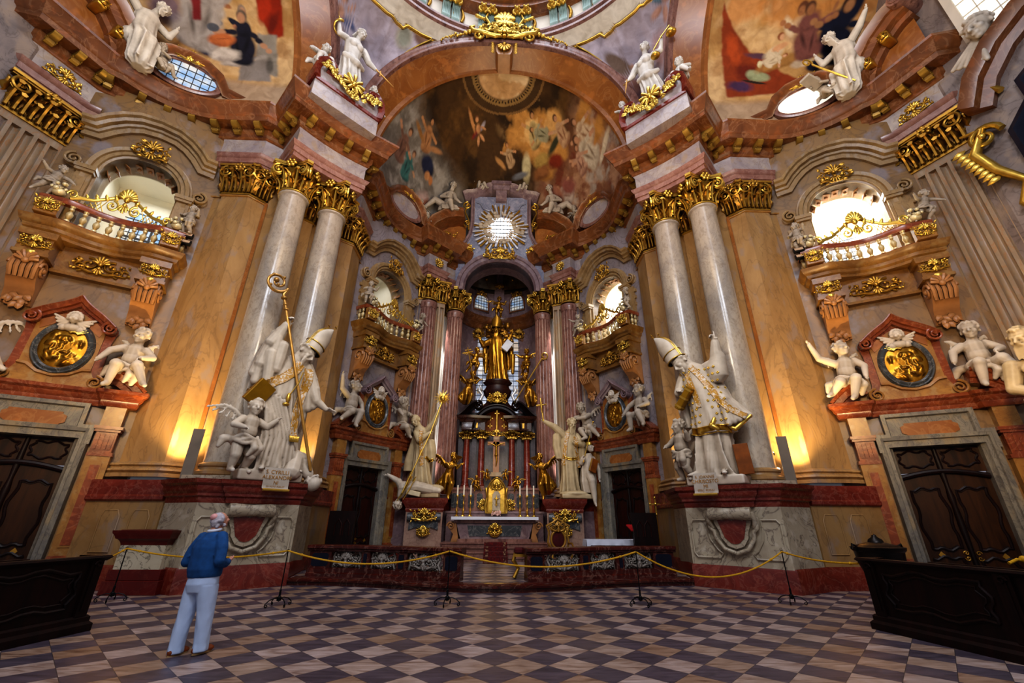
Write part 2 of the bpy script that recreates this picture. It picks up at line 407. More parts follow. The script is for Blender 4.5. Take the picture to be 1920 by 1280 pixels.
# ---------------------------------------------------------------- helpers of place
Q = math.sqrt(.5)
def uv(u, v): return ((v - u) * Q, (v + u) * Q)
def Dm(p): return (p[1] - 6.3, p[0] + 6.3)
def mx(ps): return [(-x, y) for x, y in ps][::-1]
# ---------------------------------------------------------------- floor
def floor_mat():
 m, nt, bs = new_mat('checkered_floor_marble'); L = nt.links; a = .4632
 tc = N(nt, 'ShaderNodeTexCoord'); mp = N(nt, 'ShaderNodeMapping'); mp.inputs['Rotation'].default_value = (0, 0, -PI / 4)
 mp.inputs['Scale'].default_value = (1 / a, 1 / a, 0)
 cx, cy = .035, 9.30; mp.inputs['Location'].default_value = (.5 - (cx + cy) * Q / a, .5 - (cy - cx) * Q / a, .5)
 L.new(tc.outputs['Object'], mp.inputs[0])
 ck = N(nt, 'ShaderNodeTexChecker'); ck.inputs['Scale'].default_value = 1; ck.inputs[1].default_value = (1, 1, 1, 1); ck.inputs[2].default_value = (0, 0, 0, 1)
 L.new(mp.outputs[0], ck.inputs[0])
 fl = N(nt, 'ShaderNodeVectorMath', operation='FLOOR'); L.new(mp.outputs[0], fl.inputs[0])
 wn = N(nt, 'ShaderNodeTexWhiteNoise'); wn.noise_dimensions = '3D'; L.new(fl.outputs[0], wn.inputs[0])
 ad = N(nt, 'ShaderNodeVectorMath', operation='MULTIPLY_ADD'); ad.inputs[1].default_value = (7, 7, 7); L.new(wn.outputs['Color'], ad.inputs[0]); L.new(tc.outputs['Object'], ad.inputs[2])
 mp2 = N(nt, 'ShaderNodeMapping'); mp2.inputs['Rotation'].default_value = (0, 0, .25); mp2.inputs['Scale'].default_value = (1.6, 7, 1); L.new(ad.outputs[0], mp2.inputs[0])
 n1 = N(nt, 'ShaderNodeTexNoise'); n1.inputs['Scale'].default_value = 1.3; n1.inputs['Detail'].default_value = 6; n1.inputs['Distortion'].default_value = 1.2; L.new(mp2.outputs[0], n1.inputs['Vector'])
 rl = ramp(nt, [(.3, S('#7a6257')), (.48, S('#a8968a')), (.7, S('#c3b4ac'))]); L.new(n1.outputs[0], rl.inputs[0])
 rd = ramp(nt, [(.3, S('#37303a')), (.7, S('#574c57'))]); L.new(n1.outputs[0], rd.inputs[0])
 tint = ramp(nt, [(0, S('#bd9c7c')), (.45, S('#d6c6ba')), (1, S('#e9e4ee'))]); L.new(wn.outputs['Value'], tint.inputs[0])
 lt = mixc(nt, rl.outputs[0], tint.outputs[0], .8, 'MULTIPLY')
 c = mixc(nt, rd.outputs[0], lt, ck.outputs[1])
 fr = N(nt, 'ShaderNodeVectorMath', operation='FRACTION'); L.new(mp.outputs[0], fr.inputs[0])
 sx = N(nt, 'ShaderNodeSeparateXYZ'); L.new(fr.outputs[0], sx.inputs[0])
 mn = N(nt, 'ShaderNodeMath', operation='MINIMUM'); L.new(sx.outputs[0], mn.inputs[0]); L.new(sx.outputs[1], mn.inputs[1])
 lt2 = N(nt, 'ShaderNodeMath', operation='LESS_THAN'); L.new(mn.outputs[0], lt2.inputs[0]); lt2.inputs[1].default_value = .014
 c = mixc(nt, c, (.03, .025, .025), lt2.outputs[0])
 L.new(c, bs.inputs['Base Color'])
 big = N(nt, 'ShaderNodeTexNoise'); big.inputs['Scale'].default_value = .9; L.new(tc.outputs['Object'], big.inputs['Vector'])
 rr = ramp(nt, [(.3, (.28,) * 3), (.7, (.5,) * 3)]); L.new(big.outputs[0], rr.inputs[0]); L.new(rr.outputs[0], bs.inputs['Roughness'])
 bp = N(nt, 'ShaderNodeBump'); bp.inputs['Strength'].default_value = .12; bp.inputs['Distance'].default_value = .02; L.new(n1.outputs[0], bp.inputs['Height']); L.new(bp.outputs[0], bs.inputs['Normal'])
 return m
M['floor'] = floor_mat()
MB().box(-17, 17, -6, 28, -.3, 0).build('floor', M['floor'], None, 0, 'structure')
# ---------------------------------------------------------------- capitals
def spiral(c, R, turns, U, V, n=26, r0=1.0, r1=.12, out=None, lift=0):
 c = np.array(c, float); U = np.array(U, float); V = np.array(V, float); W = np.cross(U, V); P = []
 for i in range(n):
  t = i / (n - 1); a = 2 * PI * turns * t; q = R * (r0 + (r1 - r0) * t)
  P.append(c + q * (math.cos(a) * U + math.sin(a) * V) + W * lift * t)
 return P
def leaf(mb, base, out, upv, side, h, w, curl, thick=.03):
 """acanthus leaf: rises along upv, tip curls along out"""
 base, out, upv, side = [np.array(x, float) for x in (base, out, upv, side)]
 G = []
 for i in range(9):
  t = i / 8
  y = h * (t if t < .75 else .75 + .25 * math.sin((t - .75) * 4 * PI / 2) - .35 * max(0, t - .85))
  o = curl * (t ** 3) + .02
  ww = w * (.55 + .6 * math.sin(min(1, t * 1.25) * PI * .8)) * (1 + .22 * math.cos(t * 18))
  if t > .93: ww *= .45
  row = []
  for j in range(7):
   q = (j - 3) / 3
   row.append(base + upv * y + out * (o - .12 * w * abs(q) + thick * math.cos(q * 9)) + side * ww * q * .5)
  G.append(row)
 G = np.array(G); mb.grid(G)
 mb.tube([G[i][3] + out * .015 for i in range(9)], [.028 * w / .3] * 8 + [.05 * w / .3], 5)
def volute(mb, c, R, U, V, w):
 """spiral scroll with some width: U horizontal outward, V up; w thickness across"""
 U = np.array(U, float); V = np.array(V, float); W = np.cross(U, V)
 for s in (-1, 1):
  P = spiral(np.array(c) + W * s * w * .5, R, 1.9, V, U if True else U, 30)
  mb.tube(P, [R * .2 * (1 - .55 * i / 29) for i in range(30)], 6)
 mb.ell(np.array(c), (R * .3,) * 3, None, 8, 6)
 P = spiral(c, R * .93, 1.0, V, U, 18, 1, .6)
 G = [[p - W * w * .5 for p in P], [p + W * w * .5 for p in P]]
 mb.grid(np.array(G))
def capital_round(r=.47, H=1.3):
 mb = MB()
 mb.lathe([(r, 0), (r * 1.16, .02), (r * 1.2, .06), (r * 1.1, .1), (r, .12), (r * .98, .3), (r * 1.02, .7), (r * 1.18, .98), (r * 1.28, 1.06)], 28)
 for k in range(8):
  for row, (h, w, cu, ph, z) in enumerate(((.48, .4, .2, 0, .1), (.84, .42, .27, .5, .1))):
   a = 2 * PI * (k + ph) / 8; o = (math.cos(a), math.sin(a), 0); s = (-math.sin(a), math.cos(a), 0)
   leaf(mb, (o[0] * r * 1.0, o[1] * r * 1.0, z), o, (0, 0, 1), s, h, w, cu)
 for k in range(4):
  a = PI / 4 + PI / 2 * k; o = np.array((math.cos(a), math.sin(a), 0)); sd = np.array((-o[1], o[0], 0))
  for s in (-1, 1):
   n = np.array((math.cos(a + s * .62), math.sin(a + s * .62), 0))
   volute(mb, o * (r * 1.62) - sd * s * -.11 + np.array((0, 0, .88)), .235, o * .8 + sd * s * -.35, (0, 0, 1), .1)
  mb.tube([o * r * .9 + np.array((0, 0, .72)), o * r * 1.2 + np.array((0, 0, 1.02)), o * r * 1.55 + np.array((0, 0, 1.1))], [.05, .07, .05], 6)
  a2 = PI / 2 * k; o2 = np.array((math.cos(a2), math.sin(a2), 0))
  for j in range(7):
   q = 2 * PI * j / 6; sd2 = np.array((-o2[1], o2[0], 0))
   c = o2 * r * 1.5 + np.array((0, 0, 1.16)) + (.13 * (math.cos(q) * sd2 + math.sin(q) * np.array((0, 0, 1))) if j < 6 else 0)
   mb.ell(c, .075, None, 7, 5)
 P = []
 for k in range(4):
  a = PI / 4 + PI / 2 * k
  for t in (-.5, -.2, .2, .5) if False else (0,):
   pass
  c0 = np.array((math.cos(a), math.sin(a))); c1 = np.array((math.cos(a + PI / 2), math.sin(a + PI / 2)))
  sd = np.array((-c0[1], c0[0]))
  P.append(tuple(c0 * r * 1.98 - sd * .1)); P.append(tuple(c0 * r * 1.98 + sd * .1))
  for t in (.25, .5, .75):
   p = c0 * r * 1.98 * (1 - t) + c1 * r * 1.98 * t; p = p * (1 - .0 * t) ; d = (c0 + c1) / np.linalg.norm(c0 + c1)
   P.append(tuple(p - d * .16 * math.sin(t * PI) + d * .06))
 mb.prism(P, 1.13, 1.2); mb.prism([(x * 1.04, y * 1.04) for x, y in P], 1.2, H)
 return mb
def capital_flat(w=.97, dep=.22, H=1.3, n=3, sides=True):
 """pilaster capital: front at y=0 facing -Y, x from 0 to w"""
 mb = MB(); T = .03
 mb.box(-.04, w + .04, -.05, dep, 0, .05); mb.box(-.02, w + .02, -.03, dep, .05, .1)
 mb.slab([(0, .1), (w, .1), (w + .03, .7), (w + .12, 1.1), (-.12, 1.1), (-.03, .7)], -.02, dep)
 for k in range(n):
  x = w * (k + .5) / n; leaf(mb, (x, -.03, .1), (0, -1, 0), (0, 0, 1), (1, 0, 0), .52, w / n * 1.35, .24)
 for k in range(n + 1):
  x = w * k / n; leaf(mb, (x, -.03, .1), (0, -1, 0), (0, 0, 1), (1, 0, 0), .86, w / n * 1.45, .3)
  if k < n:
   x += w / n / 2
   for q in (-1, 1): mb.tube(spiral((x + q * w / n * .22, -.12, .82), .1, 1.3, (q, 0, 0), (0, 0, 1), 14), .028, 5); mb.tube([(x, -.06, .45), (x + q * .04, -.1, .65), (x + q * w / n * .3, -.14, .74)], .03, 5)
   for j in range(4): mb.ell((x + .05 * math.sin(j * 2), -.1, .62 + .1 * j), .045, None, 6, 5)
 for s, x in ((-1, .06), (1, w - .06)):
  if sides: leaf(mb, (x + s * .05, dep * .5, .1), (s, 0, 0), (0, 0, 1), (0, 1, 0), .6, .3, .2)
  volute(mb, (x - s * .02, -.2, .9), .25, (s, 0, 0), (0, 0, 1), .1)
  mb.tube([(x, -.02, .7), (x + s * .05, -.1, 1.05), (x + s * .15, -.2, 1.12)], [.05, .06, .05], 6)
  if sides: volute(mb, (x + s * .22, .02, .88), .2, (0, -1, 0), (0, 0, 1), .1)
 for j in range(9):
  q = 2 * PI * j / 8; rr = .15 if j < 8 else 0
  mb.ell((w / 2 + rr * math.cos(q), -.2, 1.16 + rr * math.sin(q)), .08, None, 7, 5)
 mb.slab([(-.22, 1.14), (w + .22, 1.14), (w + .22, 1.2), (-.22, 1.2)], -.22, dep)
 mb.slab([(-.26, 1.2), (w + .26, 1.2), (w + .26, H), (-.26, H)], -.26, dep)
 return mb
# ---------------------------------------------------------------- piers: pilasters
NECK, TOP = 12.85, 14.15
BASEZ = 3.15
def base_prof(z0=2.72, z1=3.15): # (d,z)
 return [(0, z0), (.22, z0), (.22, z0 + .1), (.17, z0 + .11), (.24, z0 + .17), (.2, z0 + .23), (.1, z0 + .25), (.08, z0 + .29), (.14, z0 + .33), (.12, z0 + .38), (.05, z0 + .4), (0, z1)]
P_TR = [(11.0, 13.5), (11.0, 12.92), (10.47, 12.92), (10.47, 12.82), (9.49, 12.82), (9.13, 13.27), (8.85, 13.55)]
root = thing('pilaster', '', 'pilaster', (9.98, 12.82, 0))
T0 = mat4((-9.98, -12.82, 0))
mb = MB(T0); mb.prism(P_TR + [(9.4, 14.2), (10.5, 14.2)], 2.72, NECK); mb.build('shaft', M['pil'], root)
mb = MB(T0); mb.sweep(base_prof(), P_TR[1:6][::-1]); mb.build('base', M['pil'], root)
mb = MB(T0); mb.sweep([(0, NECK - .08), (.05, NECK - .08), (.06, NECK - .03), (.02, NECK), (0, NECK)], P_TR[1:6][::-1]); mb.build('astragal', M['attic'], root)
mb = MB(T0); mb.prism([(9.13, 13.27), (9.07, 13.36), (9.0, 13.28), (9.07, 13.19)], 2.9, NECK); mb.build('edge_fillet', M['orange'], root)
cf = capital_flat(.98, .25, 1.3, 3)
mb = MB(T0 @ mat4((9.49, 12.82, NECK))); mb.join(cf)
mb.join(MB(None)); mb.build('capital', M['goldk'], root, 50)
mb = MB(T0 @ mat4((9.13, 13.27, NECK), rz=math.atan2(12.82 - 13.27, 9.49 - 9.13))); mb.join(capital_flat(.55, .2, 1.3, 2, False)); mb.build('capital', M['goldk'], root, 50)
four(root, ['flat ochre marble pilaster on the right of the right column pair, beside the balcony', 'flat ochre marble pilaster on the left of the left column pair, beside the balcony',
   'narrow pinkish pilaster between the right column pair and the chancel balcony', 'narrow pinkish pilaster between the left column pair and the chancel balcony'], 'flat pilasters of the two piers')
for sx, nm in ((1, 'wall_pier_right'), (-1, 'wall_pier_left')):
 w = [uv(2.75, 15.85), uv(6.15, 15.85), uv(6.15, 17.2), uv(2.75, 17.2)]
 w = [(sx * x, y) for x, y in w]
 MB().prism(w, 0, 17.2).build(nm, M['pil'], None, 0, 'structure')
bp = thing('pilaster', 'slim dark pilaster half hidden between the two right columns', 'pilaster', (*uv(4.75, 15.85), 0), -PI / 4)
mb = MB(); mb.box(-.4, .4, -.15, .02, 2.7, NECK); mb.build('shaft', M['pil'], bp)
mb = MB(mat4((-.4, -.15, NECK))); mb.join(capital_flat(.8, .15, 1.3, 2, False)); mb.build('capital', M['goldk'], bp, 50)
bp.location = (uv(4.33, 15.85)[0], uv(4.33, 15.85)[1], 0)
mirX(bp, 'slim dark pilaster half hidden between the two left columns')
# ---------------------------------------------------------------- columns
cr = thing('column', '', 'column', (7.9, 12.98, 2.62))
mb = MB(); mb.cbox(-.66, .66, -.66, .66, 0, .13, .01); mb.build('plinth', M['light'], cr)
mb = MB(); mb.lathe([(.64, .13), (.68, .17), (.68, .24), (.62, .28), (.58, .3), (.57, .35), (.61, .39), (.61, .44), (.57, .48), (.53, .5)], 40); mb.build('base', M['pil'], cr)
mb = MB(); mb.lathe([(.53, .5), (.52, .6), (.52, 3), (.51, 5.5), (.49, 8), (.465, 10.1), (.475, 10.14), (.53, 10.16), (.54, 10.2), (.53, 10.24), (.48, 10.26)], 48); mb.build('shaft', M['col'], cr, 60)
capR = capital_round(.47, 1.3)
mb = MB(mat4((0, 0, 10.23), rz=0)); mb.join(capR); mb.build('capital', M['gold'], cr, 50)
cols = [cr]
c = dup(cr); c.location = (6.83, 14.0, 2.62); cols.append(c)
for k in (0, 1):
 c = mirX(cols[k]); cols.append(c)
for c, l in zip(cols, ['pale marble column of the right pair nearer the right balcony', 'pale marble column of the right pair nearer the high altar',
     'pale marble column of the left pair nearer the left balcony', 'pale marble column of the left pair nearer the high altar']):
 c['label'] = l; c['group'] = 'paired columns of the two piers'
# ---------------------------------------------------------------- entablature
def arc_pts(p0, p1, sag, n=10):
 p0 = np.array(p0); p1 = np.array(p1); d = p1 - p0; nn = np.array([-d[1], d[0]]) / np.hypot(*d)
 return [tuple(p0 + d * t + nn * sag * 4 * t * (1 - t)) for t in np.linspace(0, 1, n)]
A0, A1 = (11.05, 12.74), (9.42, 12.74)
A3, A4 = uv(3.0, 14.0), uv(5.8, 14.0)
blk = arc_pts(A3, A4, -.13, 7)
core = [A0, A1, uv(3.0, 15.62)] + blk + [uv(5.8, 15.62), Dm(A1), Dm(A0)]
FL = [(13.95, 11.08), (14.3, 10.78), (14.3 + .6, 10.78 - 1.62)]     # fluted pilaster block
bayc = arc_pts(A0, FL[0], .42, 14)
right_t = [(15.35, 9.05), FL[2], FL[1]] + bayc[::-1]        # along transept: from end wall to pier
bay_c = [Dm(p) for p in bayc]                                               # A7 -> chancel fluted
m_ = np.array((-.676, -.737)); w_ = np.array((-.737, .676)); kO = np.array((3.94, 21.05)); kI = np.array((2.57, 22.27))
apse = [Dm((13.95, 11.08)), tuple(kO - w_ * .62 + m_ * .1), tuple(kO - w_ * .62 + m_ * .62), tuple(kO + w_ * .62 + m_ * .62), tuple(kO + w_ * .62 + m_ * .2), tuple(kI + w_ * .35 + m_ * .2)]
arch_path = [right_t[1], right_t[2]]
full = (right_t[:-1] + core + bay_c[1:] + apse[1:])[::-1]; core = core[::-1]
PROF_C = [(-.5, 15.5), (0, 15.5), (.07, 15.55), (.07, 15.64), (.14, 15.72), (.14, 15.98), (.56, 16.0), (.58, 16.2), (.64, 16.26), (.66, 16.33), (.72, 16.4), (.8, 16.6), (.84, 16.64), (.84, 16.74), (-.5, 16.84)]
PROF_A = [(-.6, 14.15), (0, 14.15), (0, 14.34), (.05, 14.35), (.05, 14.57), (.09, 14.6), (.14, 14.7), (.15, 14.76), (0, 14.8), (-.6, 14.8)]
PROF_F = [(-.6, 14.78), (-.02, 14.78), (-.02, 15.42), (.03, 15.52), (-.6, 15.52)]
ent = struct_root('trim_1');
MB().sweep(PROF_C, full).build('cornice', M['brown'], ent, 30)
MB().sweep(PROF_A, core).build('architrave', M['archi'], ent, 30)
MB().sweep(PROF_F, core).build('frieze', M['frieze'], ent, 30)
for seg in ([right_t[0], right_t[1], right_t[2], (14.05, 11.0)][::-1], apse[::-1]):
 MB().sweep(PROF_A, seg).build('architrave', M['archi'], ent, 30); MB().sweep(PROF_F, seg).build('frieze', M['frieze'], ent, 30)
mo = MB()
mo.slab([(0, 15.72), (0, 15.98), (-.02, 15.99)], -.1, .1) if False else None
prof = [(0, 15.66), (.08, 15.64), (.16, 15.68), (.2, 15.78), (.32, 15.8), (.4, 15.84), (.46, 15.9), (.44, 15.99), (0, 15.99)]
t = MB(); t.slab([(x, z - 15.8) for x, z in prof], -.11, .11); mo = t
mo.tube(spiral((.16, -.115, -.04), .09, 1.3, (1, 0, 0), (0, 0, 1), 12), .018, 5); mo.tube(spiral((.16, .115, -.04), .09, 1.3, (1, 0, 0), (0, 0, 1), 12), .018, 5)
modme = mo.mesh('modillion', 40); modme.materials.append(M['modil'])
def place_mods(path, parent, step=.8, d=.12, skip=.2):
 P = np.array(path);
 for i in range(len(P) - 1):
  pass
 runs = [[P[0]]]
 for i in range(1, len(P)):
  runs[-1].append(P[i])
  if i < len(P) - 1:
   a = P[i] - P[i - 1]; b = P[i + 1] - P[i]
   if a @ b / (np.hypot(*a) * np.hypot(*b)) < .9: runs.append([P[i]])
 for r in runs:
  r = np.array(r); L = np.r_[0, np.cumsum(np.hypot(*(r[1:] - r[:-1]).T))]
  if L[-1] < .8: continue
  n = max(1, round((L[-1] - 2 * skip) / step))
  for q in np.linspace(skip, L[-1] - skip, n + 1):
   k = min(np.searchsorted(L, q, 'right') - 1, len(r) - 2); tq = (q - L[k]) / (L[k + 1] - L[k])
   p = r[k] * (1 - tq) + r[k + 1] * tq; dr = (r[k + 1] - r[k]); dr /= np.hypot(*dr); nn = np.array((dr[1], -dr[0]))
   o = bpy.data.objects.new('modillion', modme); COL.objects.link(o); o.parent = parent
   o.location = (p[0] + nn[0] * d, p[1] + nn[1] * d, 15.8); o.rotation_euler = (0, 0, math.atan2(nn[1], nn[0]))
place_mods(full, ent)
ent2 = mirX(ent, 'trim 2', None, 'trim_2')
# ---------------------------------------------------------------- arches and pendentives
def sup(hw, h, p, z0, n, a0=0.0, a1=1.0):
 out = []
 for i in range(n):
  a = PI / 2 * (a0 + (a1 - a0) * i / (n - 1))
  out.append((hw * math.sin(a) ** (2 / p), z0 + h * math.cos(a) ** (2 / p)))
 return out
ZA = 17.0
frontA = sup(6.3, 6.6, 2.4, ZA, 40); backA = sup(6.1, 6.5, 2.0, ZA, 40)
def arch_band(parent, mat, y0, y1, a, b, name):
 mb = MB(); ring = []
 for (xa, za), (xb, zb) in zip(a, b): ring.append([(xa, y0, za), (xb, y1, zb)])
 left = [[(-p[0], p[1], p[2]) for p in r] for r in ring[1:]][::-1]
 mb.grid(np.array(left + ring)[:, ::-1]); return mb.build(name, mat, parent, 60)
def full_arch(half): return [(-x, z) for x, z in half[::-1]] + half[1:]
ar = struct_root('trim_3', 'great chancel arch', 'arch')
arch_band(ar, M['orange'], 13.75, 15.05, frontA, backA, 'intrados')
fa = full_arch(frontA)
MB().sweepxz([(0, 13.75), (-.02, 13.55), (.1, 13.5), (.2, 13.55), (.28, 13.5), (.42, 13.52), (.45, 13.7), (.45, 13.9)], fa[::-1]).build('moulding', M['rose'], ar, 60)
MB().sweepxz([(-.02, 15.05), (-.02, 14.9), (.2, 14.82), (.25, 15.05)], [(x * .985, z - .03) for x, z in full_arch(backA)][::-1]).build('inner_moulding', M['orange'], ar, 60)
def arch_mirror(root, name):
 r = mirD(root, None, None, name); return r
ar2 = mirD(ar, 'trim 4', None, 'trim_4'); ar2['kind'] = 'structure'; ar3 = mirX(ar2, 'trim 5', None, 'trim_5')
RING, ZR = 7.5, 24.15
def fbm(x, y, octv=5, seed=0):
 x = np.asarray(x, float); y = np.asarray(y, float); out = np.zeros_like(x); amp = .5
 for o in range(octv):
  xi = np.floor(x); yi = np.floor(y); fx = x - xi; fy = y - yi; fx = fx * fx * (3 - 2 * fx); fy = fy * fy * (3 - 2 * fy)
  def h(a, b):
   q = np.sin(a * 127.1 + b * 311.7 + seed * 17.3 + o * 53.1) * 43758.5453; return q - np.floor(q)
  out += amp * ((h(xi, yi) * (1 - fx) + h(xi + 1, yi) * fx) * (1 - fy) + (h(xi, yi + 1) * (1 - fx) + h(xi + 1, yi + 1) * fx) * fy)
  x = x * 2.03 + 11.3; y = y * 2.03 + 5.7; amp *= .5
 return out
class Paint:
 def __init__(s, U, V, base, ws=9):
  s.U = U; s.V = V; s.C = np.ones(U.shape + (3,)) * np.array(S(base)); s.w = (fbm(U * ws, V * ws, 4, 3) - .45)
  s.w2 = (fbm(U * ws, V * ws, 4, 8) - .45)
 def lay(s, mask, col):
  m = np.clip(mask, 0, 1)[..., None]; s.C = s.C * (1 - m) + np.array(S(col)) * m
 def ell(s, x, y, a, b, ang, col, warp=.04, soft=.25, shade=None):
  u = s.U + s.w * warp - x; v = s.V + s.w2 * warp - y; c, n = math.cos(ang), math.sin(ang)
  p = (u * c + v * n) / a; q = (-u * n + v * c) / b; d = np.sqrt(p * p + q * q); m = np.clip((1 - d) / soft, 0, 1)
  s.lay(m, col)
  if shade:
   s.lay(m * np.clip((-q * .9 - .1 + s.w * 1.5), 0, .85), shade)
 def poly(s, pts, col, warp=.02):
  u = s.U + s.w * warp; v = s.V + s.w2 * warp; ins = np.zeros(u.shape, bool); n = len(pts)
  for i in range(n):
   (x0, y0), (x1, y1) = pts[i], pts[(i + 1) % n]
   if y0 == y1: continue
   ins ^= ((y0 > v) != (y1 > v)) & (u < (x1 - x0) * (v - y0) / (y1 - y0) + x0)
  m = ins * 1.0
  for _ in range(2): m = (m + np.roll(m, 1, 0) + np.roll(m, -1, 0) + np.roll(m, 1, 1) + np.roll(m, -1, 1)) / 5
  s.lay(m, col)
 def clouds(s, col, scale, thr, seed, amt=.7, region=None):
  n = fbm(s.U * scale, s.V * scale, 6, seed); m = np.clip((n - thr) * 6, 0, 1) * amt
  if region is not None: m = m * region
  s.lay(m, col)
 def person(s, x, y, h, ang, robe, dark, skin='#b98a6a', hair='#4a3020', arms=((-1, .3), (1, -.2))):
  c, n = math.cos(ang), math.sin(ang)
  def P(a, b): return (x + (a * c - b * n) * h, y + (a * n + b * c) * h)
  p = P(0, .28); s.ell(*p, .24 * h, .34 * h, ang, robe, .03, .3, dark)
  p = P(.06, .1); s.ell(*p, .28 * h, .16 * h, ang + .3, robe, .03, .3, dark)
  p = P(-.05, .35); s.ell(*p, .05 * h, .26 * h, ang + .25, dark, .03, .9)
  p = P(.09, .28); s.ell(*p, .035 * h, .24 * h, ang - .15, dark, .03, .9)
  for sd, l in arms:
   for t in (.0, .33, .66, 1):
    q = P(sd * (.16 + .24 * t), .55 + l * t * .5); s.ell(*q, .1 * h * (1 - .35 * t), .06 * h, ang + l * sd, robe if t < .6 else skin, .01, .4)
  p = P(0, .6); s.ell(*p, .15 * h, .12 * h, ang, robe, .02, .4, dark)
  p = P(.01, .84); s.ell(*p, .095 * h, .12 * h, ang, hair, .008, .3)
  p = P(.02, .81); s.ell(*p, .075 * h, .095 * h, ang, skin, .004, .4)
 def putto(s, x, y, h, ang, skin='#c79a78', cloth='#5f6684'):
  c, n = math.cos(ang), math.sin(ang)
  def P(a, b): return (x + (a * c - b * n) * h, y + (a * n + b * c) * h)
  p = P(-.2, .15); s.ell(*p, .3 * h, .12 * h, ang + .5, cloth, .03, .5, '#3a3548')
  p = P(.25, .35); s.ell(*p, .26 * h, .1 * h, ang + .7, '#a9a0a8', .03, .6)
  for a, b, l, w, t in ((0, .3, .2, .15, 1.5), (.16, -.02, .22, .085, -.9), (-.06, -.1, .22, .09, 1.3), (-.25, .5, .16, .055, -.6), (.28, .28, .18, .055, -.5)):
   p = P(a, b); s.ell(*p, l * h, w * h, ang + t, skin, .01, .45, '#8d5f45')
  p = P(-.02, .63); s.ell(*p, .12 * h, .13 * h, ang, '#6b452c', .01, .3); p = P(-.02, .6); s.ell(*p, .1 * h, .1 * h, ang, skin, .01, .4)
 def attach(s, o):
  a = o.data.color_attributes.new('paint', 'FLOAT_COLOR', 'POINT'); n = s.C.reshape(-1, 3).shape[0]
  a.data.foreach_set('color', np.c_[np.clip(s.C.reshape(-1, 3), 0, 1), np.ones(n)].ravel())
M['fresco'] = vcol('fresco_paint')
def arch_at(th):
 """front line of the arches round the crossing at polar angle th (0 = chancel axis, 90 = right transept)"""
 ph = th if th <= 45 else 90 - th
 t = math.tan(math.radians(ph)); xs = np.array([p[0] for p in frontA]); zs = np.array([p[1] for p in frontA])
 x = 7.45 * t; x = min(x, 6.75)
 z = float(np.interp(x, xs, zs)) if x <= 6.3 else ZA - .6 * (x - 6.3)
 p = (x, 13.75); return (*p, z) if th <= 45 else (*Dm(p), z)
def pendentive(name):
 nt_, nr = 150, 110; G = np.zeros((nr, nt_, 3)); U = np.zeros((nr, nt_)); V = np.zeros((nr, nt_))
 for j in range(nt_):
  th = .5 + 89 * j / (nt_ - 1); a = math.radians(th); lo = np.array(arch_at(th)); hi = np.array((RING * math.sin(a), 6.3 + RING * math.cos(a), ZR))
  for i in range(nr):
   t = i / (nr - 1); p = lo * (1 - t) + hi * t; b = math.sin(t * PI) * .3 * (hi[2] - lo[2])
   r = p[:2] - np.array((0, 6.3)); r = r / np.hypot(*r); p[0] += r[0] * b * .5; p[1] += r[1] * b * .5
   G[i, j] = p; U[i, j] = th / 90 - .5
 Z = G[..., 2]; Vn = (Z - 17) / 7.15; X = (np.arctan2(G[..., 0], G[..., 1] - 6.3) - PI / 4) * 9 / 7.15
 lo_d = np.zeros((nr, nt_));
 for j in range(nt_): lo_d[:, j] = np.linalg.norm(G[:, j] - G[0, j], axis=1)
 hi_d = ZR - Z
 return G, X, Vn, lo_d, hi_d
G, X, Vn, lo_d, hi_d = pendentive('p')
def frame_mask(lo_d, hi_d, X):
 edge = np.minimum(lo_d * .8, hi_d)
 return edge
def paint_pend(kind):
 p = Paint(X, Vn, '#a89aa0')
 p.clouds('#c8bcc6', 5, .42, 1, .8); p.clouds('#8d8490', 7, .5, 2, .6); p.clouds('#b59a90', 4, .5, 5, .6, np.clip(1.2 - 2 * Vn, 0, 1))
 if kind == 'L':
  p.putto(.16, .66, .24, -.3, '#b88a72', '#4f5678'); p.ell(-.22, .86, .07, .08, 0, '#b8b0a0', .01, .3, '#8a8078'); p.ell(-.22, .86, .045, .055, 0, '#989888', .01, .3)
  p.ell(-.33, .92, .1, .06, .8, '#9d7a66', .03, .4, '#6a4a42'); p.ell(-.02, .36, .3, .05, .9, '#8d7a6a', .05, .6)
 else:
  p.ell(-.14, .5, .17, .12, -.6, '#5f3f44', .05, .4, '#3e282e'); p.person(-.12, .48, .3, .5, '#8a6258', '#4b2f35', '#a97c66'); p.ell(-.16, .72, .05, .13, .6, '#6f5a4c', .01, .3)
  p.putto(.2, .82, .26, -1.1, '#b98c78', '#6c8f98'); p.ell(.12, .64, .07, .13, -.4, '#b08a84', .04, .5)
 e = np.minimum(lo_d * .82, hi_d)
 step = .62 + .16 * (np.abs(X) < .2)
 p.lay((e < step).astype(float), '#d8cbb6'); p.lay((np.abs(e - step) < .06).astype(float), '#6a4310')
 p.lay((np.abs(e - step - .02) < .03).astype(float), '#e0b03c')
 return p
for sx, nm, k in ((1, 'ceiling_pendentive_right', 'R'), (-1, 'ceiling_pendentive_left', 'L')):
 H = G.copy(); H[..., 0] *= sx
 mb = MB(); mb.grid(H if sx < 0 else H[:, ::-1]);
 p = paint_pend(k)
 if sx > 0: p.C = p.C[:, ::-1]
 o = mb.build(nm, M['fresco'], None, 180, 'structure'); p.attach(o)
def frame_curve(H, sx):
 P = [];
 nr, nt_ = X.shape; e = np.minimum(lo_d * .82, hi_d); step = .62 + .16 * (np.abs(X) < .2)
 low = []; top = []
 for j in range(0, nt_, 2):
  i = np.where(e[:, j] - step[:, j] > 0)[0]
  if len(i) < 3: continue
  low.append(H[i[0], j]); top.append(H[i[-1], j])
 return low + top[::-1]
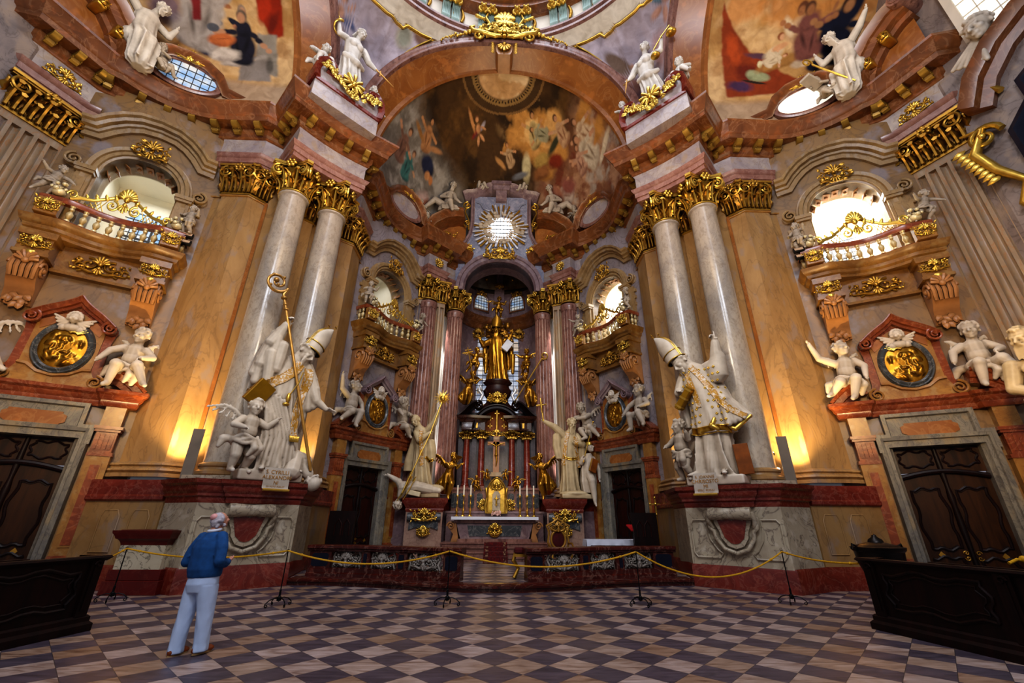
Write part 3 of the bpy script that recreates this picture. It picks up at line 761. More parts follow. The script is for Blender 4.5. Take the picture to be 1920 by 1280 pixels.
for sx in (1, -1):
 H = G.copy(); H[..., 0] *= sx
 c0 = np.array((0, 6.3, 21)); pts = [p + (c0 - p) / np.linalg.norm(c0 - p) * .05 for p in frame_curve(H, sx)]
 mb = MB(); mb.tube(pts, .06, 6, True); mb.tube([p + (c0 - p) * .004 + np.array((0, 0, .0)) for p in pts], .04, 6, True)
 tag(mb.build('fresco_frame', M['gold'], None, 60), 'gilded moulding framing the %s corner fresco below the dome' % ('right' if sx > 0 else 'left'), 'frame')
rg = struct_root('trim_6', 'ring cornice below the dome', 'cornice')
mb = MB(); mb.lathe([(RING + .05, ZR - .05), (RING - .08, ZR), (RING - .1, ZR + .12), (RING - .02, ZR + .2), (RING - .16, ZR + .3), (RING - .18, ZR + .4), (RING - .05, ZR + .48)], 120, (0, 6.3, 0), -.3, PI + .3); mb.build('lower_moulding', M['rose'], rg)
mb = MB(); mb.lathe([(RING - .05, ZR + .46), (RING + .02, ZR + .5), (RING + .02, ZR + 1.75)], 120, (0, 6.3, 0), -.3, PI + .3); mb.build('frieze', M['plaster'], rg)
mb = MB(); mb.lathe([(RING + .02, ZR + 1.7), (RING - .1, ZR + 1.75), (RING - .12, ZR + 1.85), (RING - .5, ZR + 1.9), (RING - .52, ZR + 2.15), (RING - .72, ZR + 2.2), (RING - .78, ZR + 2.45), (RING - .9, ZR + 2.55), (RING - .9, ZR + 2.65), (RING + .2, ZR + 2.75)], 120, (0, 6.3, 0), -.3, PI + .3); mb.build('cornice', M['brown'], rg)
mb = MB(); mb.lathe([(RING - .3, ZR + 2.7), (RING - .3, ZR + 6)], 90, (0, 6.3, 0), -.3, PI + .3); mb.build('wall_drum', M['plaster'], None, 60, 'structure')
br = MB(); br.slab([(0, 0), (.1, -.05), (.2, .1), (.16, .5), (.2, .8), (.42, 1.0), (.5, 1.2), (0, 1.25)], -.2, .2)
for k in range(5): br.tube([(.14 + .02, -.16 + .08 * k, .05), (.2, -.16 + .08 * k, .3), (.19, -.16 + .08 * k, .6), (.3, -.16 + .08 * k, .9)], .025, 5)
hd = MB(); hd.ell((.5, 0, 1.02), (.2, .19, .2)); hd.ell((.66, 0, .95), (.12, .1, .09)); hd.ell((.62, .1, 1.2), .06); hd.ell((.62, -.1, 1.2), .06)
for a in np.linspace(-2.6, 2.6, 11): hd.ell((.46, .2 * math.sin(a), 1.02 + .2 * math.cos(a)), .08)
fes = MB()
for t in np.linspace(0, 1, 9): fes.ell((.12, .32 + .08 * math.sin(t * 3), .95 - .85 * t), (.07, .07 + .03 * math.sin(t * 3), .07))
M['verd'] = plain('pale_green_stone', S('#9fb6ad'), .5, 0, .25, 3)
first = None
for k, th in enumerate((-9, -5.2, 9, 5.2, -23.5, -19.7, 23.5, 19.7, -37, -33, 37, 33)):
 a = math.radians(th); loc = (RING * math.sin(a), 6.3 + RING * math.cos(a), ZR + .5)
 lab = 'green lion-headed bracket under the dome, %s' % {-9: 'left of the gold crest, outer of the nearest two', -5.2: 'left of the gold crest, next to it', 9: 'right of the gold crest, outer of the nearest two', 5.2: 'right of the gold crest, next to it'}.get(th, '%s of the %s pair to the %s' % ('inner' if abs(th) in (19.7, 33) else 'outer', 'second' if abs(th) < 30 else 'third', 'left' if th < 0 else 'right'))
 if first is None:
  first = thing('lion_bracket', lab, 'bracket', loc, 0, 'lion brackets below the dome')
  br.build('console', M['verd'], first); hd.build('lion_head', M['gold'], first); fes.build('festoon', M['goldk'], first); r = first
 else: r = dup(first, lab); r.location = loc
 r.rotation_euler = (0, 0, -PI / 2 - a)
# ---------------------------------------------------------------- semi-domes with frescoes
DC = 10.5
def semidome(n=420, m=250, pm=PI):
 ps = np.radians(np.linspace(-5, 90, m))[:, None]; ph = np.linspace(0, pm, n)[None, :]
 return np.stack([6.1 * np.cos(ph) * np.cos(ps), 15.05 + DC * np.sin(ph) * np.cos(ps), 16.9 + 6.6 * np.sin(ps) + 0 * ph], -1)
G2 = semidome()
def dome_uv(P):
 """surface unrolled round the crown, in metres (crown = origin, foot of the vault below it)"""
 P = np.asarray(P, float); ph = np.arctan2((P[..., 1] - 15.05) / DC, P[..., 0] / 6.1); ps = np.arcsin(np.clip((P[..., 2] - 16.9) / 6.6, -1, 1)); r = (PI / 2 - ps) * 8.2
 return r * np.cos(ph), -r * np.sin(ph)
def paint_apse():
 U, V = dome_uv(G2); p = Paint(U, V, '#4a3218', 1.6); x = G2[..., 0]; z = G2[..., 2]; y = G2[..., 1]
 def at(*q): a, b = dome_uv(np.array(q)); return float(a), float(b)
 p.clouds('#2a1c0e', .7, .45, 4, .8); p.clouds('#6e4d24', 1.1, .52, 9, .6)
 left = np.clip((-x - 2.2) / 1.2, 0, 1) * np.clip((22.0 - z) / 1.4, 0, 1) + np.clip((-x - 0) / 1.5, 0, 1) * np.clip((21.6 - z) / 1.2, 0, 1); left = np.clip(left, 0, 1)
 p.lay(left * .9, '#7d766f'); p.clouds('#a39d96', 1.1, .45, 12, .85, left); p.clouds('#57504a', 1.6, .5, 14, .6, left)
 mid = np.clip((3 - np.abs(x)) / 1.5, 0, 1) * np.clip((22.2 - z) / .8, 0, 1); p.clouds('#7a664a', 1.1, .42, 15, .8, mid)
 right = np.clip((x - 1.6) / 1.4, 0, 1) * np.clip((22.4 - z) / 1.2, 0, 1); p.lay(right * .85, '#8c5f46'); p.clouds('#bd9474', 1.1, .44, 21, .85, right); p.clouds('#6b2c1c', 1.3, .55, 22, .75, right); p.clouds('#aca094', 1.2, .5, 23, .85, right * np.clip((x - 3.9) / .8, 0, 1))
 for q, a, b, an in (((.5, 16.8, 23.4), .7, .9, 0), ((1.0, 17.3, 23.2), .8, .7, .3), ((1.7, 17.7, 23.0), 1.0, .7, 0), ((1.5, 18.4, 22.9), .9, .7, .5), ((.4, 19.2, 22.9), .6, .3, .6), ((2.5, 17.6, 22.8), .9, .6, -.3), ((2.9, 17.0, 22.6), .7, .7, 0), ((3.3, 17.6, 22.3), .5, .8, .3), ((4.3, 15.7, 21.5), .8, 1.0, 0), ((4.9, 16.0, 20.6), .7, 1.1, 0), ((4.6, 16.6, 21.0), .6, .7, 0), ((2.2, 19.2, 22.5), 1.3, .8, .2), ((3.6, 18.6, 22.0), 1.0, .8, .3), ((1.0, 18.8, 23.0), 1.0, .8, .2), ((2.9, 20.4, 21.8), 1.0, .6, .3)):
  p.ell(*at(*q), a, b, an, '#bf8a48', .8, .45, '#8f5e2c')
 p.clouds('#e0b678', 1.4, .48, 31, .75, np.clip(1 - np.hypot(x - 1.6, (y - 17.6)) / 2.2, 0, 1) * 1.6)
 rr = np.hypot(x, (y - 15.05) * .9)
 p.lay(np.clip((2.15 - rr) * 8, 0, 1), '#4a341c'); p.lay((np.abs(rr - 2.1) < .06).astype(float), '#7f5e36'); p.lay((np.abs(rr - 1.55) < .14).astype(float), '#8f7042'); p.lay(((np.abs(rr - 1.5) < .06) * (np.sin(np.arctan2(y - 15.05, x) * 60) > 0)).astype(float), '#3a2814')
 p.lay(np.clip((1.4 - rr) * 8, 0, 1), '#c9a070'); p.clouds('#e2c69c', 1.5, .42, 5, .8, np.clip((1.4 - rr) * 8, 0, 1))
 A = lambda q, h, an, *r: p.person(*at(*q), h, an + PI / 2 - math.atan2((q[1] - 15.05) / DC, q[0] / 6.1), *r)
 A((2.0, 19.0, 22.6), 2.0, -.35, '#b7a06e', '#5a4422', '#b8875a', '#2a1a10'); A((2.7, 18.2, 22.5), 1.7, .5, '#9a9478', '#4f4a30', '#b8875a'); p.ell(*at(1.5, 20.2, 22.3), .45, 1.0, .1, '#c2b48c', .2, .4, '#7a6a48'); p.ell(*at(2.5, 19.6, 22.2), .9, .5, .3, '#a88a4c', .3, .4, '#6a5228')
 A((.6, 20.6, 22.5), 1.5, .2, '#b0906a', '#6a4a2a', '#c08a5c'); p.ell(*at(1.2, 20.9, 22.2), .9, .25, .3, '#6e6e72', .2, .5); p.ell(*at(3.1, 18.3, 22.2), .3, 1.1, -.5, '#3a3a28', .15, .5); p.ell(*at(-.1, 20.2, 22.6), .7, .2, -.6, '#b98850', .15, .5)
 A((3.7, 18.0, 21.8), 2.0, -.2, '#b99674', '#7a4a34'); p.ell(*at(3.3, 19.3, 21.8), .9, .5, .2, '#80301c', .4, .5, '#4a1a12'); p.ell(*at(2.6, 20.4, 21.9), 1.0, .5, .4, '#8a5a34', .4, .4, '#5a3418')
 A((4.9, 16.7, 20.7), 2.4, .1, '#c8b094', '#8a6448'); A((5.2, 17.5, 19.9), 3.0, .15, '#c4b6a2', '#7a6450'); A((4.7, 18.6, 20.3), 2.0, -.2, '#b89078', '#6a4038'); A((4.3, 20.2, 20.0), 2.2, .6, '#b8a698', '#8a6a5c'); p.ell(*at(4.0, 19.8, 20.6), 1.0, .6, .2, '#8a5248', .5, .5); p.ell(*at(3.4, 21.0, 20.8), 1.2, .6, .2, '#a06a54', .5, .4, '#6a382c'); p.ell(*at(5.45, 16.3, 19.9), .3, 1.2, .1, '#d8c8ae', .2, .4)
 A((-4.45, 18.0, 21.0), 2.0, .4, '#a97a52', '#6a4426', '#b8845a', '#2a1a10'); p.ell(*at(-4.3, 18.9, 20.8), .6, .8, .2, '#262a44', .25, .3, '#15151f'); p.ell(*at(-4.75, 17.0, 21.2), .2, .8, .2, '#94693a', .1, .5); p.ell(*at(-3.7, 18.3, 21.5), .8, .2, -.5, '#a97a52', .1, .5); p.ell(*at(-4.4, 19.4, 20.5), .35, .3, .2, '#c08a5c', .08, .4); p.ell(*at(-4.1, 19.6, 20.5), .35, .25, .9, '#b87a4a', .08, .4)
 p.putto(*at(-1.4, 18.7, 22.9), 1.5, .1, '#c89264', '#7a2a1c'); p.ell(*at(-1.9, 17.8, 23.0), .15, .8, .3, '#bf8854', .1, .5)
 A((-5.35, 18.0, 19.1), 2.2, 0, '#41706e', '#24383e', '#b0886a', '#5a4034'); A((-5.6, 17.0, 19.3), 2.4, .1, '#7d5c4e', '#4a3430'); p.ell(*at(-4.8, 20.0, 19.0), 1.6, .8, .1, '#bfa49e', .5, .4, '#8a706c'); p.ell(*at(-4.4, 20.4, 19.4), .7, .35, .4, '#92604e', .3, .5); p.ell(*at(-3.2, 21.4, 20.6), 1.0, .6, .2, '#8f877d', .4, .4, '#5f574e')
 return p
def mesh_paint(name, Gm, p):
 mb = MB(); mb.grid(Gm); o = mb.build(name, M['fresco'], None, 180, 'structure'); p.attach(o); return o
mesh_paint('ceiling_apse', G2, paint_apse())
G3 = semidome(430, 330, math.radians(100)); GT = np.stack([G3[..., 1] - 6.3, G3[..., 0] + 6.3, G3[..., 2]], -1)
def tr_paint(kind):
 x = GT[..., 0]; z = GT[..., 2]; p = Paint(x, z * 1.25, '#b58d58', 3.2)
 at = lambda a, b: (a, b * 1.25)
 p.clouds('#d6b384', .9, .42, 6, .8); p.clouds('#96693a', 1.3, .5, 8, .6); p.lay(np.clip((18.3 - z) * 3, 0, .9), '#a89078')
 B = lambda a, b, *r: p.ell(*at(a, b), *r)
 def PL(pts, c, w=.05): p.poly([at(*q) for q in pts], c, w)
 if kind == 'R':
  p.clouds('#c07c3a', .7, .42, 16, .7, np.clip((z - 20.2) / 1.0, 0, 1))
  PL([(9.2, 21.8), (9.9, 20.9), (10.6, 20.2), (11.5, 20.0), (11.8, 19.4), (12.6, 18.9), (12.6, 18.5), (9.6, 18.4)], '#8a3a1a', .15); B(9.9, 20.2, .3, 1.1, .3, '#a8481e', .3, .4, '#5a1f10'); B(10.6, 19.4, .8, .5, -.5, '#6a2414', .3, .4); B(10.2, 18.9, .7, .35, -.2, '#4a3050', .3, .5); B(11.0, 20.05, .8, .16, -.2, '#5a3a4a', .2, .5)
  B(10.9, 19.3, .6, .3, -.4, '#9aa07c', .15, .3, '#6f7454'); B(11.0, 19.75, .12, .2, 0, '#d8d2a8', .03, .3); B(10.75, 19.05, .6, .07, -.3, '#2a2018', .05, .3)
  B(12.0, 19.75, 1.4, .3, .25, '#a97c44', .2, .4, '#7a5426'); B(12.6, 19.6, .5, .26, .2, '#c8b49a', .15, .4, '#9a8266'); B(11.5, 20.1, .5, .3, .5, '#d0bea2', .15, .4, '#a08a6c'); B(11.75, 20.3, .4, .16, .4, '#cf9c72', .06, .4); B(11.75, 20.65, .16, .2, 0, '#8a5030', .04, .3); B(11.8, 20.62, .12, .16, 0, '#d2a27c', .03, .4); B(11.3, 19.85, .4, .14, .3, '#d8c8ae', .1, .5)
  B(12.35, 20.75, .55, .55, .2, '#c4a27e', .15, .35, '#8a6a4a'); B(12.75, 20.85, .5, .5, 0, '#7a4a44', .15, .35, '#502c2a'); B(13.3, 20.8, .5, .22, .6, '#7c4c48', .1, .4, '#502c2a'); B(12.4, 21.35, .22, .26, 0, '#6a4028', .04, .3); B(12.38, 21.28, .16, .2, 0, '#a06c46', .03, .4); B(13.55, 21.15, .08, .22, -.3, '#a06c46', .03, .4); B(12.0, 20.9, .2, .5, .4, '#d6c2a2', .1, .5)
  B(13.6, 20.4, .45, .9, -.3, '#12162c', .1, .25, '#0a0c1a'); B(14.1, 21.0, .4, .7, -.2, '#14182e', .1, .3); B(13.2, 19.4, .5, .3, .2, '#15172a', .06, .25, '#0b0c18'); B(13.95, 21.6, .3, .3, 0, '#5a2a22', .05, .3)
 else:
  PL([(10.5, 22.2), (9.2, 22.2), (9.2, 20.2), (9.7, 20.0), (10.1, 20.8)], '#8a2408', .1); B(9.9, 21.1, .3, .9, .2, '#a83010', .2, .4, '#5a1606'); B(9.6, 20.6, .2, .6, .4, '#6a1a08', .1, .5)
  PL([(10.25, 20.2), (9.5, 20.2), (9.4, 18.5), (10.3, 18.9)], '#8d857a', .1); PL([(10.9, 19.0), (9.9, 19.3), (9.6, 18.3), (10.9, 18.2)], '#857c76', .05); PL([(10.95, 19.15), (9.9, 19.45), (9.88, 19.3), (10.95, 19.0)], '#a39a92', .03); B(9.75, 19.0, .2, .5, 0, '#5a544e', .1, .5)
  B(10.75, 20.1, .3, .65, .1, '#1b1b2a', .06, .25, '#0c0c16'); B(11.05, 20.4, .4, .14, .5, '#1f2030', .06, .3); B(11.1, 20.3, .1, .1, 0, '#b07a5c', .03, .4); B(10.8, 20.85, .19, .25, 0, '#8d7a6a', .04, .3); B(10.77, 20.8, .16, .21, 0, '#b98a6a', .03, .4)
  B(11.6, 19.7, .55, .3, -.35, '#b9693a', .06, .3, '#7c4020'); B(11.85, 19.95, .26, .26, 0, '#b06236', .05, .4); B(11.5, 19.2, .6, .36, -.3, '#c9bdb2', .15, .35, '#8d8078'); B(11.2, 18.9, .5, .2, -.2, '#bcb0a6', .1, .4, '#847870'); B(11.75, 20.3, .24, .15, -.2, '#54565e', .03, .25); B(11.75, 20.3, .16, .1, -.2, '#8d9098', .02, .4)
  B(12.6, 19.7, .7, .65, -.2, '#24284a', .2, .3, '#12131f'); B(12.15, 19.3, .4, .5, 0, '#1c1f3a', .15, .4); B(12.3, 20.7, .9, .6, -.2, '#a99f98', .25, .35, '#6f6660'); B(11.8, 20.6, .45, .4, -.3, '#b3a79d', .15, .4, '#7a7068'); PL([(12.3, 21.5), (12.6, 21.45), (12.65, 20.4), (12.35, 20.45)], '#7c2426', .05); B(11.35, 20.9, .22, .12, .2, '#a06a44', .04, .4)
  B(13.5, 20.3, .6, .8, .2, '#80696f', .25, .4, '#4f4048'); B(13.1, 20.0, .35, .5, 0, '#8d7f84', .2, .5)
 G = lambda a, b, *r: p.person(a, b * 1.25, *r)
 if kind == 'R':
  G(12.75, 19.75, 2.3, .05, '#7c4c44', '#4a2a26', '#a06c46', '#5a3a28', ((-1, .35), (1, .1))); G(13.75, 19.35, 2.6, -.1, '#12162c', '#080a16', '#a87850', '#3a2418'); G(11.2, 19.75, 1.0, -1.2, '#d0bea2', '#a08a6c', '#d2a27c', '#8a5030')
 else:
  G(12.35, 19.3, 3.6, .05, '#a99f98', '#6f6660', '#a87850', '#5a4a40', ((-1, .5), (1, -.2))); p.poly([at(*q) for q in [(12.2, 21.6), (12.55, 21.55), (12.6, 20.2), (12.3, 20.25)]], '#7c2426', .05); G(10.8, 19.0, 2.5, 0, '#1b1b2a', '#0c0c16', '#b98a6a', '#6a5a4c', ((1, -.1), (-1, -.5))); B(11.6, 19.75, .6, .33, -.3, '#b9693a', .05, .3, '#7c4020'); B(11.55, 19.8, .35, .03, -.3, '#8a4a28', .03, .6); B(11.9, 20.12, .26, .2, -.2, '#54565e', .03, .25); B(11.45, 19.2, .7, .4, -.3, '#c9bdb2', .2, .35, '#8d8078')
 return p
p = tr_paint('R'); p.C = p.C[:, ::-1]; mesh_paint('ceiling_transept_right', GT[:, ::-1], p)
GL = GT.copy(); GL[..., 0] *= -1
mesh_paint('ceiling_transept_left', GL, tr_paint('L'))
# ---------------------------------------------------------------- ornament
def scroll_tube(mb, c, R, turns, a0, s, r, y, n=22):
 P = []; rr = []
 for i in range(n):
  t = i / (n - 1); a = a0 + s * 2 * PI * turns * t; q = R * (1 - .82 * t)
  P.append((c[0] + q * math.cos(a), y - .03 * t, c[1] + q * math.sin(a))); rr.append(r * (1 - .45 * t))
 mb.tube(P, rr, 6); mb.ell((P[-1][0], y - .04, P[-1][2]), r * 1.15, None, 6, 5)
def petal(mb, c, a, L, w, y, lift=.05):
 """small leaf in the XZ plane pointing at angle a"""
 d = np.array((math.cos(a), 0, math.sin(a))); n = np.array((-math.sin(a), 0, math.cos(a))); c = np.array((c[0], y, c[1]))
 v = [c, c + d * L * .35 + n * w * .5 + (0, -lift * .6, 0), c + d * L * .75 + n * w * .35 + (0, -lift, 0), c + d * L + (0, -lift * 1.2, 0), c + d * L * .75 - n * w * .35 + (0, -lift, 0), c + d * L * .35 - n * w * .5 + (0, -lift * .6, 0), c + d * L * .5 + (0, -lift * 1.5 - w * .2, 0)]
 mb.add(v, [(0, 6, 1), (1, 6, 2), (2, 6, 3), (3, 6, 4), (4, 6, 5), (5, 6, 0)])
def shell(mb, c, R, y, n=7, spread=2.2, up=PI / 2, r=.05):
 for k in range(n):
  a = up + spread * (k / (n - 1) - .5); q = R * (1 - .25 * abs(k / (n - 1) - .5) * 2)
  mb.tube([(c[0], y - .02, c[1]), (c[0] + q * .5 * math.cos(a), y - .09, c[1] + q * .5 * math.sin(a)), (c[0] + q * math.cos(a), y - .05, c[1] + q * math.sin(a))], [r * .5, r, r * 1.1], 6)
 mb.ell((c[0], y - .06, c[1]), r * 1.8, None, 8, 6)
def rocaille(mb, cx, y, cz, w, h, seed=1, r=None):
 g = random.Random(seed); r = r or .035 * max(w, h) ** .7
 for s in (-1, 1):
  x = cx + s * w * .1
  scroll_tube(mb, (cx + s * w * .2, cz + h * .05), h * .34, 1.2, PI / 2 - s * .3, s, r * 1.2, y)
  scroll_tube(mb, (cx + s * w * .36, cz - h * .18), h * .26, 1.25, -PI / 2, -s, r, y)
  scroll_tube(mb, (cx + s * w * .43, cz + h * .12), h * .18, 1.1, PI * .5, s, r * .85, y)
  mb.tube([(cx, y, cz - h * .35), (cx + s * w * .15, y - .04, cz - h * .42), (cx + s * w * .3, y - .03, cz - h * .3), (cx + s * w * .5, y, cz - h * .28), (cx + s * w * .54, y, cz - h * .05)], [r, r * 1.3, r * 1.1, r * .8, r * .3], 6)
  for k in range(7):
   px = cx + s * w * (.12 + .4 * g.random()); pz = cz + h * (g.random() - .5) * .8; petal(mb, (px, pz), (0 if s > 0 else PI) + g.uniform(-1.2, 1.2), h * g.uniform(.16, .3), h * .13, y, .04)
 shell(mb, (cx, cz + h * .08), h * .46, y, 7, 2.3, PI / 2, r * 1.1); shell(mb, (cx, cz - h * .15), h * .33, y, 5, 1.8, -PI / 2, r)
 return mb
def relief(w, h, seed, n=56, amp=.09):
 """domed oval plate with lumpy figures in relief, in XZ, front -Y"""
 g = random.Random(seed); blobs = [(g.uniform(-.7, .7), g.uniform(-.75, .5), g.uniform(.1, .26), g.uniform(.08, .2), g.uniform(0, PI), g.uniform(.4, 1)) for _ in range(46)]
 P = np.zeros((n, n, 3))
 for i in range(n):
  for j in range(n):
   rr = i / (n - 1); a = 2 * PI * j / (n - 1); x = rr * math.cos(a); z = rr * math.sin(a); q = .02 + .05 * (1 - rr * rr)
   for bx, bz, ba, bb, an, am in blobs:
    u = (x - bx) * math.cos(an) + (z - bz) * math.sin(an); v = -(x - bx) * math.sin(an) + (z - bz) * math.cos(an); d = (u / ba) ** 2 + (v / bb) ** 2
    if d < 1: q = max(q, .03 + amp * am * math.sqrt(1 - d))
   P[i, j] = (x * w, -q, z * h)
 mb = MB(); mb.grid(P); return mb
# ---------------------------------------------------------------- the four bays with door, oratory and window
BO, BR = (12.56, 11.85, 0), math.radians(-31.5)
SIDES = ['right', 'left', 'chancel_right', 'chancel_left']
WH = ['in the right transept', 'in the left transept', 'on the right side of the chancel', 'on the left side of the chancel']
arcW = sup(1.05, 1.15, 2.3, 12.15, 14)[::-1]               # from spring to crown (x>0)
archW = [(-x, z) for x, z in arcW] + arcW[::-1][1:]        # left spring -> crown -> right spring
def bay_struct(name, mb, mat, smooth=30):
 o = mb.build(name, mat, None, smooth); o.location = BO; o.rotation_euler = (0, 0, BR); return o
mb = MB(); mb.slab([(-2.35, 0), (-1.05, 0), (-1.05, 17.1), (-2.35, 17.1)], 0, .45); mb.slab([(1.05, 0), (2.35, 0), (2.35, 17.1), (1.05, 17.1)], 0, .45)
mb.slab([(-1.05, 3.75), (1.05, 3.75), (1.05, 9.7), (-1.05, 9.7)], 0, .45)
mb.slab(archW + [(1.05, 17.1), (-1.05, 17.1)], 0, .45)
root = struct_root('wall_bay_right', None, None, BO, BR); o = mb.build('face', M['wall'], root, 30)
r4 = four(root, ['wall bay'] * 4, None, ['wall_bay_left', 'wall_bay_chancel_right', 'wall_bay_chancel_left'])
for r in r4[2:]:
 ch = r.children[0]; ch.data = ch.data.copy(); ch.data.materials[0] = M['wallcool']
dr = struct_root('door_1', 'door', 'door', BO, BR)
def sinu(x0, x1, z0, z1, n=9):
 P = []
 for (a, b) in (((x0, z0), (x0, z1)), ((x0, z1), (x1, z1)), ((x1, z1), (x1, z0)), ((x1, z0), (x0, z0))):
  for i in range(n):
   t = i / n; w = .035 * math.sin(t * 2 * PI * 2) + .05 * math.cos(t * PI) ** 8
   dx, dz = b[0] - a[0], b[1] - a[1]; L = math.hypot(dx, dz); nx, nz = dz / L, -dx / L
   P.append((a[0] + dx * t + nx * w, a[1] + dz * t + nz * w))
 return P
for s in (-1, 1):
 x0, x1 = (-.95, -.01) if s < 0 else (.01, .95)
 mb = MB(); mb.box(x0, x1, .22, .3, 0, 2.95)
 leafo = mb.build('leaf', M['wood'], dr)
 mb = MB()
 for z0, z1 in ((1.0, 2.55), (.15, .8)):
  p = sinu(x0 + .14, x1 - .14, z0, z1); mb.tube([(x, .205, z) for x, z in p], .035, 6, True); mb.tube([(x * .94 + (x0 + x1) * .03, .205, z * .95 + (z0 + z1) * .025) for x, z in p], .018, 5, True)
 mb.build('panel_moulding', M['wooddk'], leafo)
 mb = MB(); mb.box(x0, x1, .2, .28, 2.98, 3.75); mb.build('overlight_panel', M['wood'], dr)
 mb = MB(); mb.tube([(x, .185, z) for x, z in sinu(x0 + .12, x1 - .12, 3.15, 3.58)], .03, 6, True); mb.build('panel_moulding', M['wooddk'], dr)
 mb = MB(); mb.tube(spiral((s * .12, .17, .92), .06, 1.2, (s, 0, 0), (0, 0, 1), 12), .012, 5); mb.tube(spiral((s * .12, .17, .8), .06, -1.2, (s, 0, 0), (0, 0, 1), 12), .012, 5)
 mb.slab([(s * .62 - .07, .86), (s * .62, .95), (s * .62 + .07, .86), (s * .62, .77)], .19, .22); mb.build('handle', M['goldk'], dr)
mb = MB(); mb.tube([(x, .17, 2.85 + .16 * math.cos(x * 1.65)) for x in np.linspace(-.95, .95, 16)], .07, 8); mb.build('transom', M['wooddk'], dr)
mb = MB(); mb.lathe([(.045, 0), (.07, .5), (.05, .9), (.08, 1.6), (.06, 2.1), (.085, 2.3), (.05, 2.6), (.07, 2.95), (.05, 3.75)], 12, (0, .2, 0)); mb.build('centre_post', M['wooddk'], dr)
d4 = four(dr, ['panelled double door ' + w for w in WH], None, ['door_2', 'door_3', 'door_4'])
for r in d4[2:]:
 for ch in r.children:
  if ch.name.startswith(('leaf', 'overlight')): ch.data = ch.data.copy(); ch.data.materials[0] = M['woodred']
po = thing('door_portal', '', 'portal', BO, BR)
mb = MB(); mb.sweepxz([(.02, .3), (0, .0), (-.06, -.05), (-.09, -.12), (-.17, -.12), (-.19, -.18), (-.3, -.2), (-.33, -.06), (-.33, .04)], [(-.95, 0), (-.95, 3.7), (.95, 3.7), (.95, 0)]); mb.build('jamb_frame', M['grey'], po)
ear = [(-1.3, 3.55), (-1.3, 4.07), (-1.03, 4.07), (-1.03, 4.66), (1.03, 4.66), (1.03, 4.07), (1.3, 4.07), (1.3, 3.55)]
mb = MB(); mb.slab(ear[:1] + ear[1:7] + ear[7:] + [(1.25, 3.7), (-1.25, 3.7)], -.12, .02); mb.sweepxz([(0, .0), (-.0, -.2), (.1, -.2), (.12, -.15), (.14, -.1)], ear[:8]); mb.build('lintel', M['grey'], po)
def notch(x0, x1, z0, z1, c):
 return [(x0 + c, z0), (x1 - c, z0), (x1 - c, z0 + c * .5), (x1, z0 + c), (x1, z1 - c), (x1 - c, z1 - c * .5), (x1 - c, z1), (x0 + c, z1), (x0 + c, z1 - c * .5), (x0, z1 - c), (x0, z0 + c), (x0 + c, z0 + c * .5)]
mb = MB(); mb.slab(notch(-.64, .62, 3.98, 4.36, .1), -.16, -.1); mb.build('inscription_panel', M['orange'], po)
for s in (-1, 1):
 a, b = sorted((s * 1.36, s * 1.86))
 mb = MB(); mb.box(a, b, -.26, 0, .75, 3.26); mb.slab([(a + .12, .95), (b - .12, .95), (b - .12, 3.05), (a + .12, 3.05)], -.28, -.2); shaft = mb.build('pilaster_shaft', M['attic'], po)
 mb = MB(); mb.slab([(a + .15, 1.0), (b - .15, 1.0), (b - .15, 3.0), (a + .15, 3.0)], -.29, -.26); mb.build('inlay', M['redo'], shaft)
 mb = MB(); mb.box(a - .04, b + .04, -.3, 0, 0, .7); mb.box(a - .01, b + .01, -.27, 0, .7, .76); mb.build('pilaster_plinth', M['redo'], po)
 mb = MB(); mb.box(a - .02, b + .02, -.28, 0, 3.24, 3.34); mb.box(a + .02, b - .02, -.28, 0, 3.34, 3.9)
 for k in range(4): mb.box(a + .06 + k * .105, a + .12 + k * .105, -.31, -.27, 3.42, 3.84)
 mb.box(a - .03, b + .03, -.32, 0, 3.9, 3.97); mb.box(a - .06, b + .06, -.35, 0, 3.97, 4.06); mb.build('pilaster_capital', M['redo'], po)
 mb = MB(); mb.box(a + .02, b - .02, -.26, 0, 4.06, 4.66); mb.build('frieze_block', M['attic'], po)
 P = []
 for i in range(9):
  t = i / 8; P.append((s * (1.2 + .98 * t), 5.72 - .6 * t ** 1.8))
 if s < 0: P = P[::-1]
 mb = MB(); mb.sweepxz([(.42, 0), (.42, -.36), (.28, -.38), (.26, -.44), (.1, -.46), (.08, -.54), (0, -.58), (-.0, 0)], P); mb.build('quarter_pediment', M['redo'], po)
 mb = MB(); volute(mb, (s * .93, -.2, 5.24), .2, (s, 0, 0), (0, 0, 1), .2); mb.build('volute', M['attic'], po)
path = [(-2.02, .0), (-2.02, -.3), (-1.25, -.3), (-1.18, -.12), (-.6, -.1), (.6, -.1), (1.18, -.12), (1.25, -.3), (2.02, -.3), (2.02, 0)]
mb = MB(); mb.sweep([(-.3, 4.62), (0, 4.62), (.04, 4.7), (.04, 4.78), (.1, 4.84), (.12, 4.92), (.2, 4.98), (.22, 5.07), (-.3, 5.1)], path); mb.build('cornice', M['redo'], po)
out = [(-1.42, 5.08), (-1.2, 5.12), (-1.05, 5.3), (-.95, 5.6), (-.93, 6.5), (-.98, 6.85), (-.7, 7.1), (0, 7.55), (.7, 7.1), (.98, 6.85), (.93, 6.5), (.95, 5.6), (1.05, 5.3), (1.2, 5.12), (1.42, 5.08)]
mb = MB(); mb.slab(out, -.14, 0); mb.build('attic_border', M['redo'], po)
inn = [(-1.0, 5.08), (-.88, 5.3), (-.74, 5.6), (-.74, 6.75), (-.45, 7.05), (0, 7.3), (.45, 7.05), (.74, 6.75), (.74, 5.6), (.88, 5.3), (1.0, 5.08)]
mb = MB(); mb.slab(inn, -.2, -.1); mb.build('attic_panel', M['attic'], po)
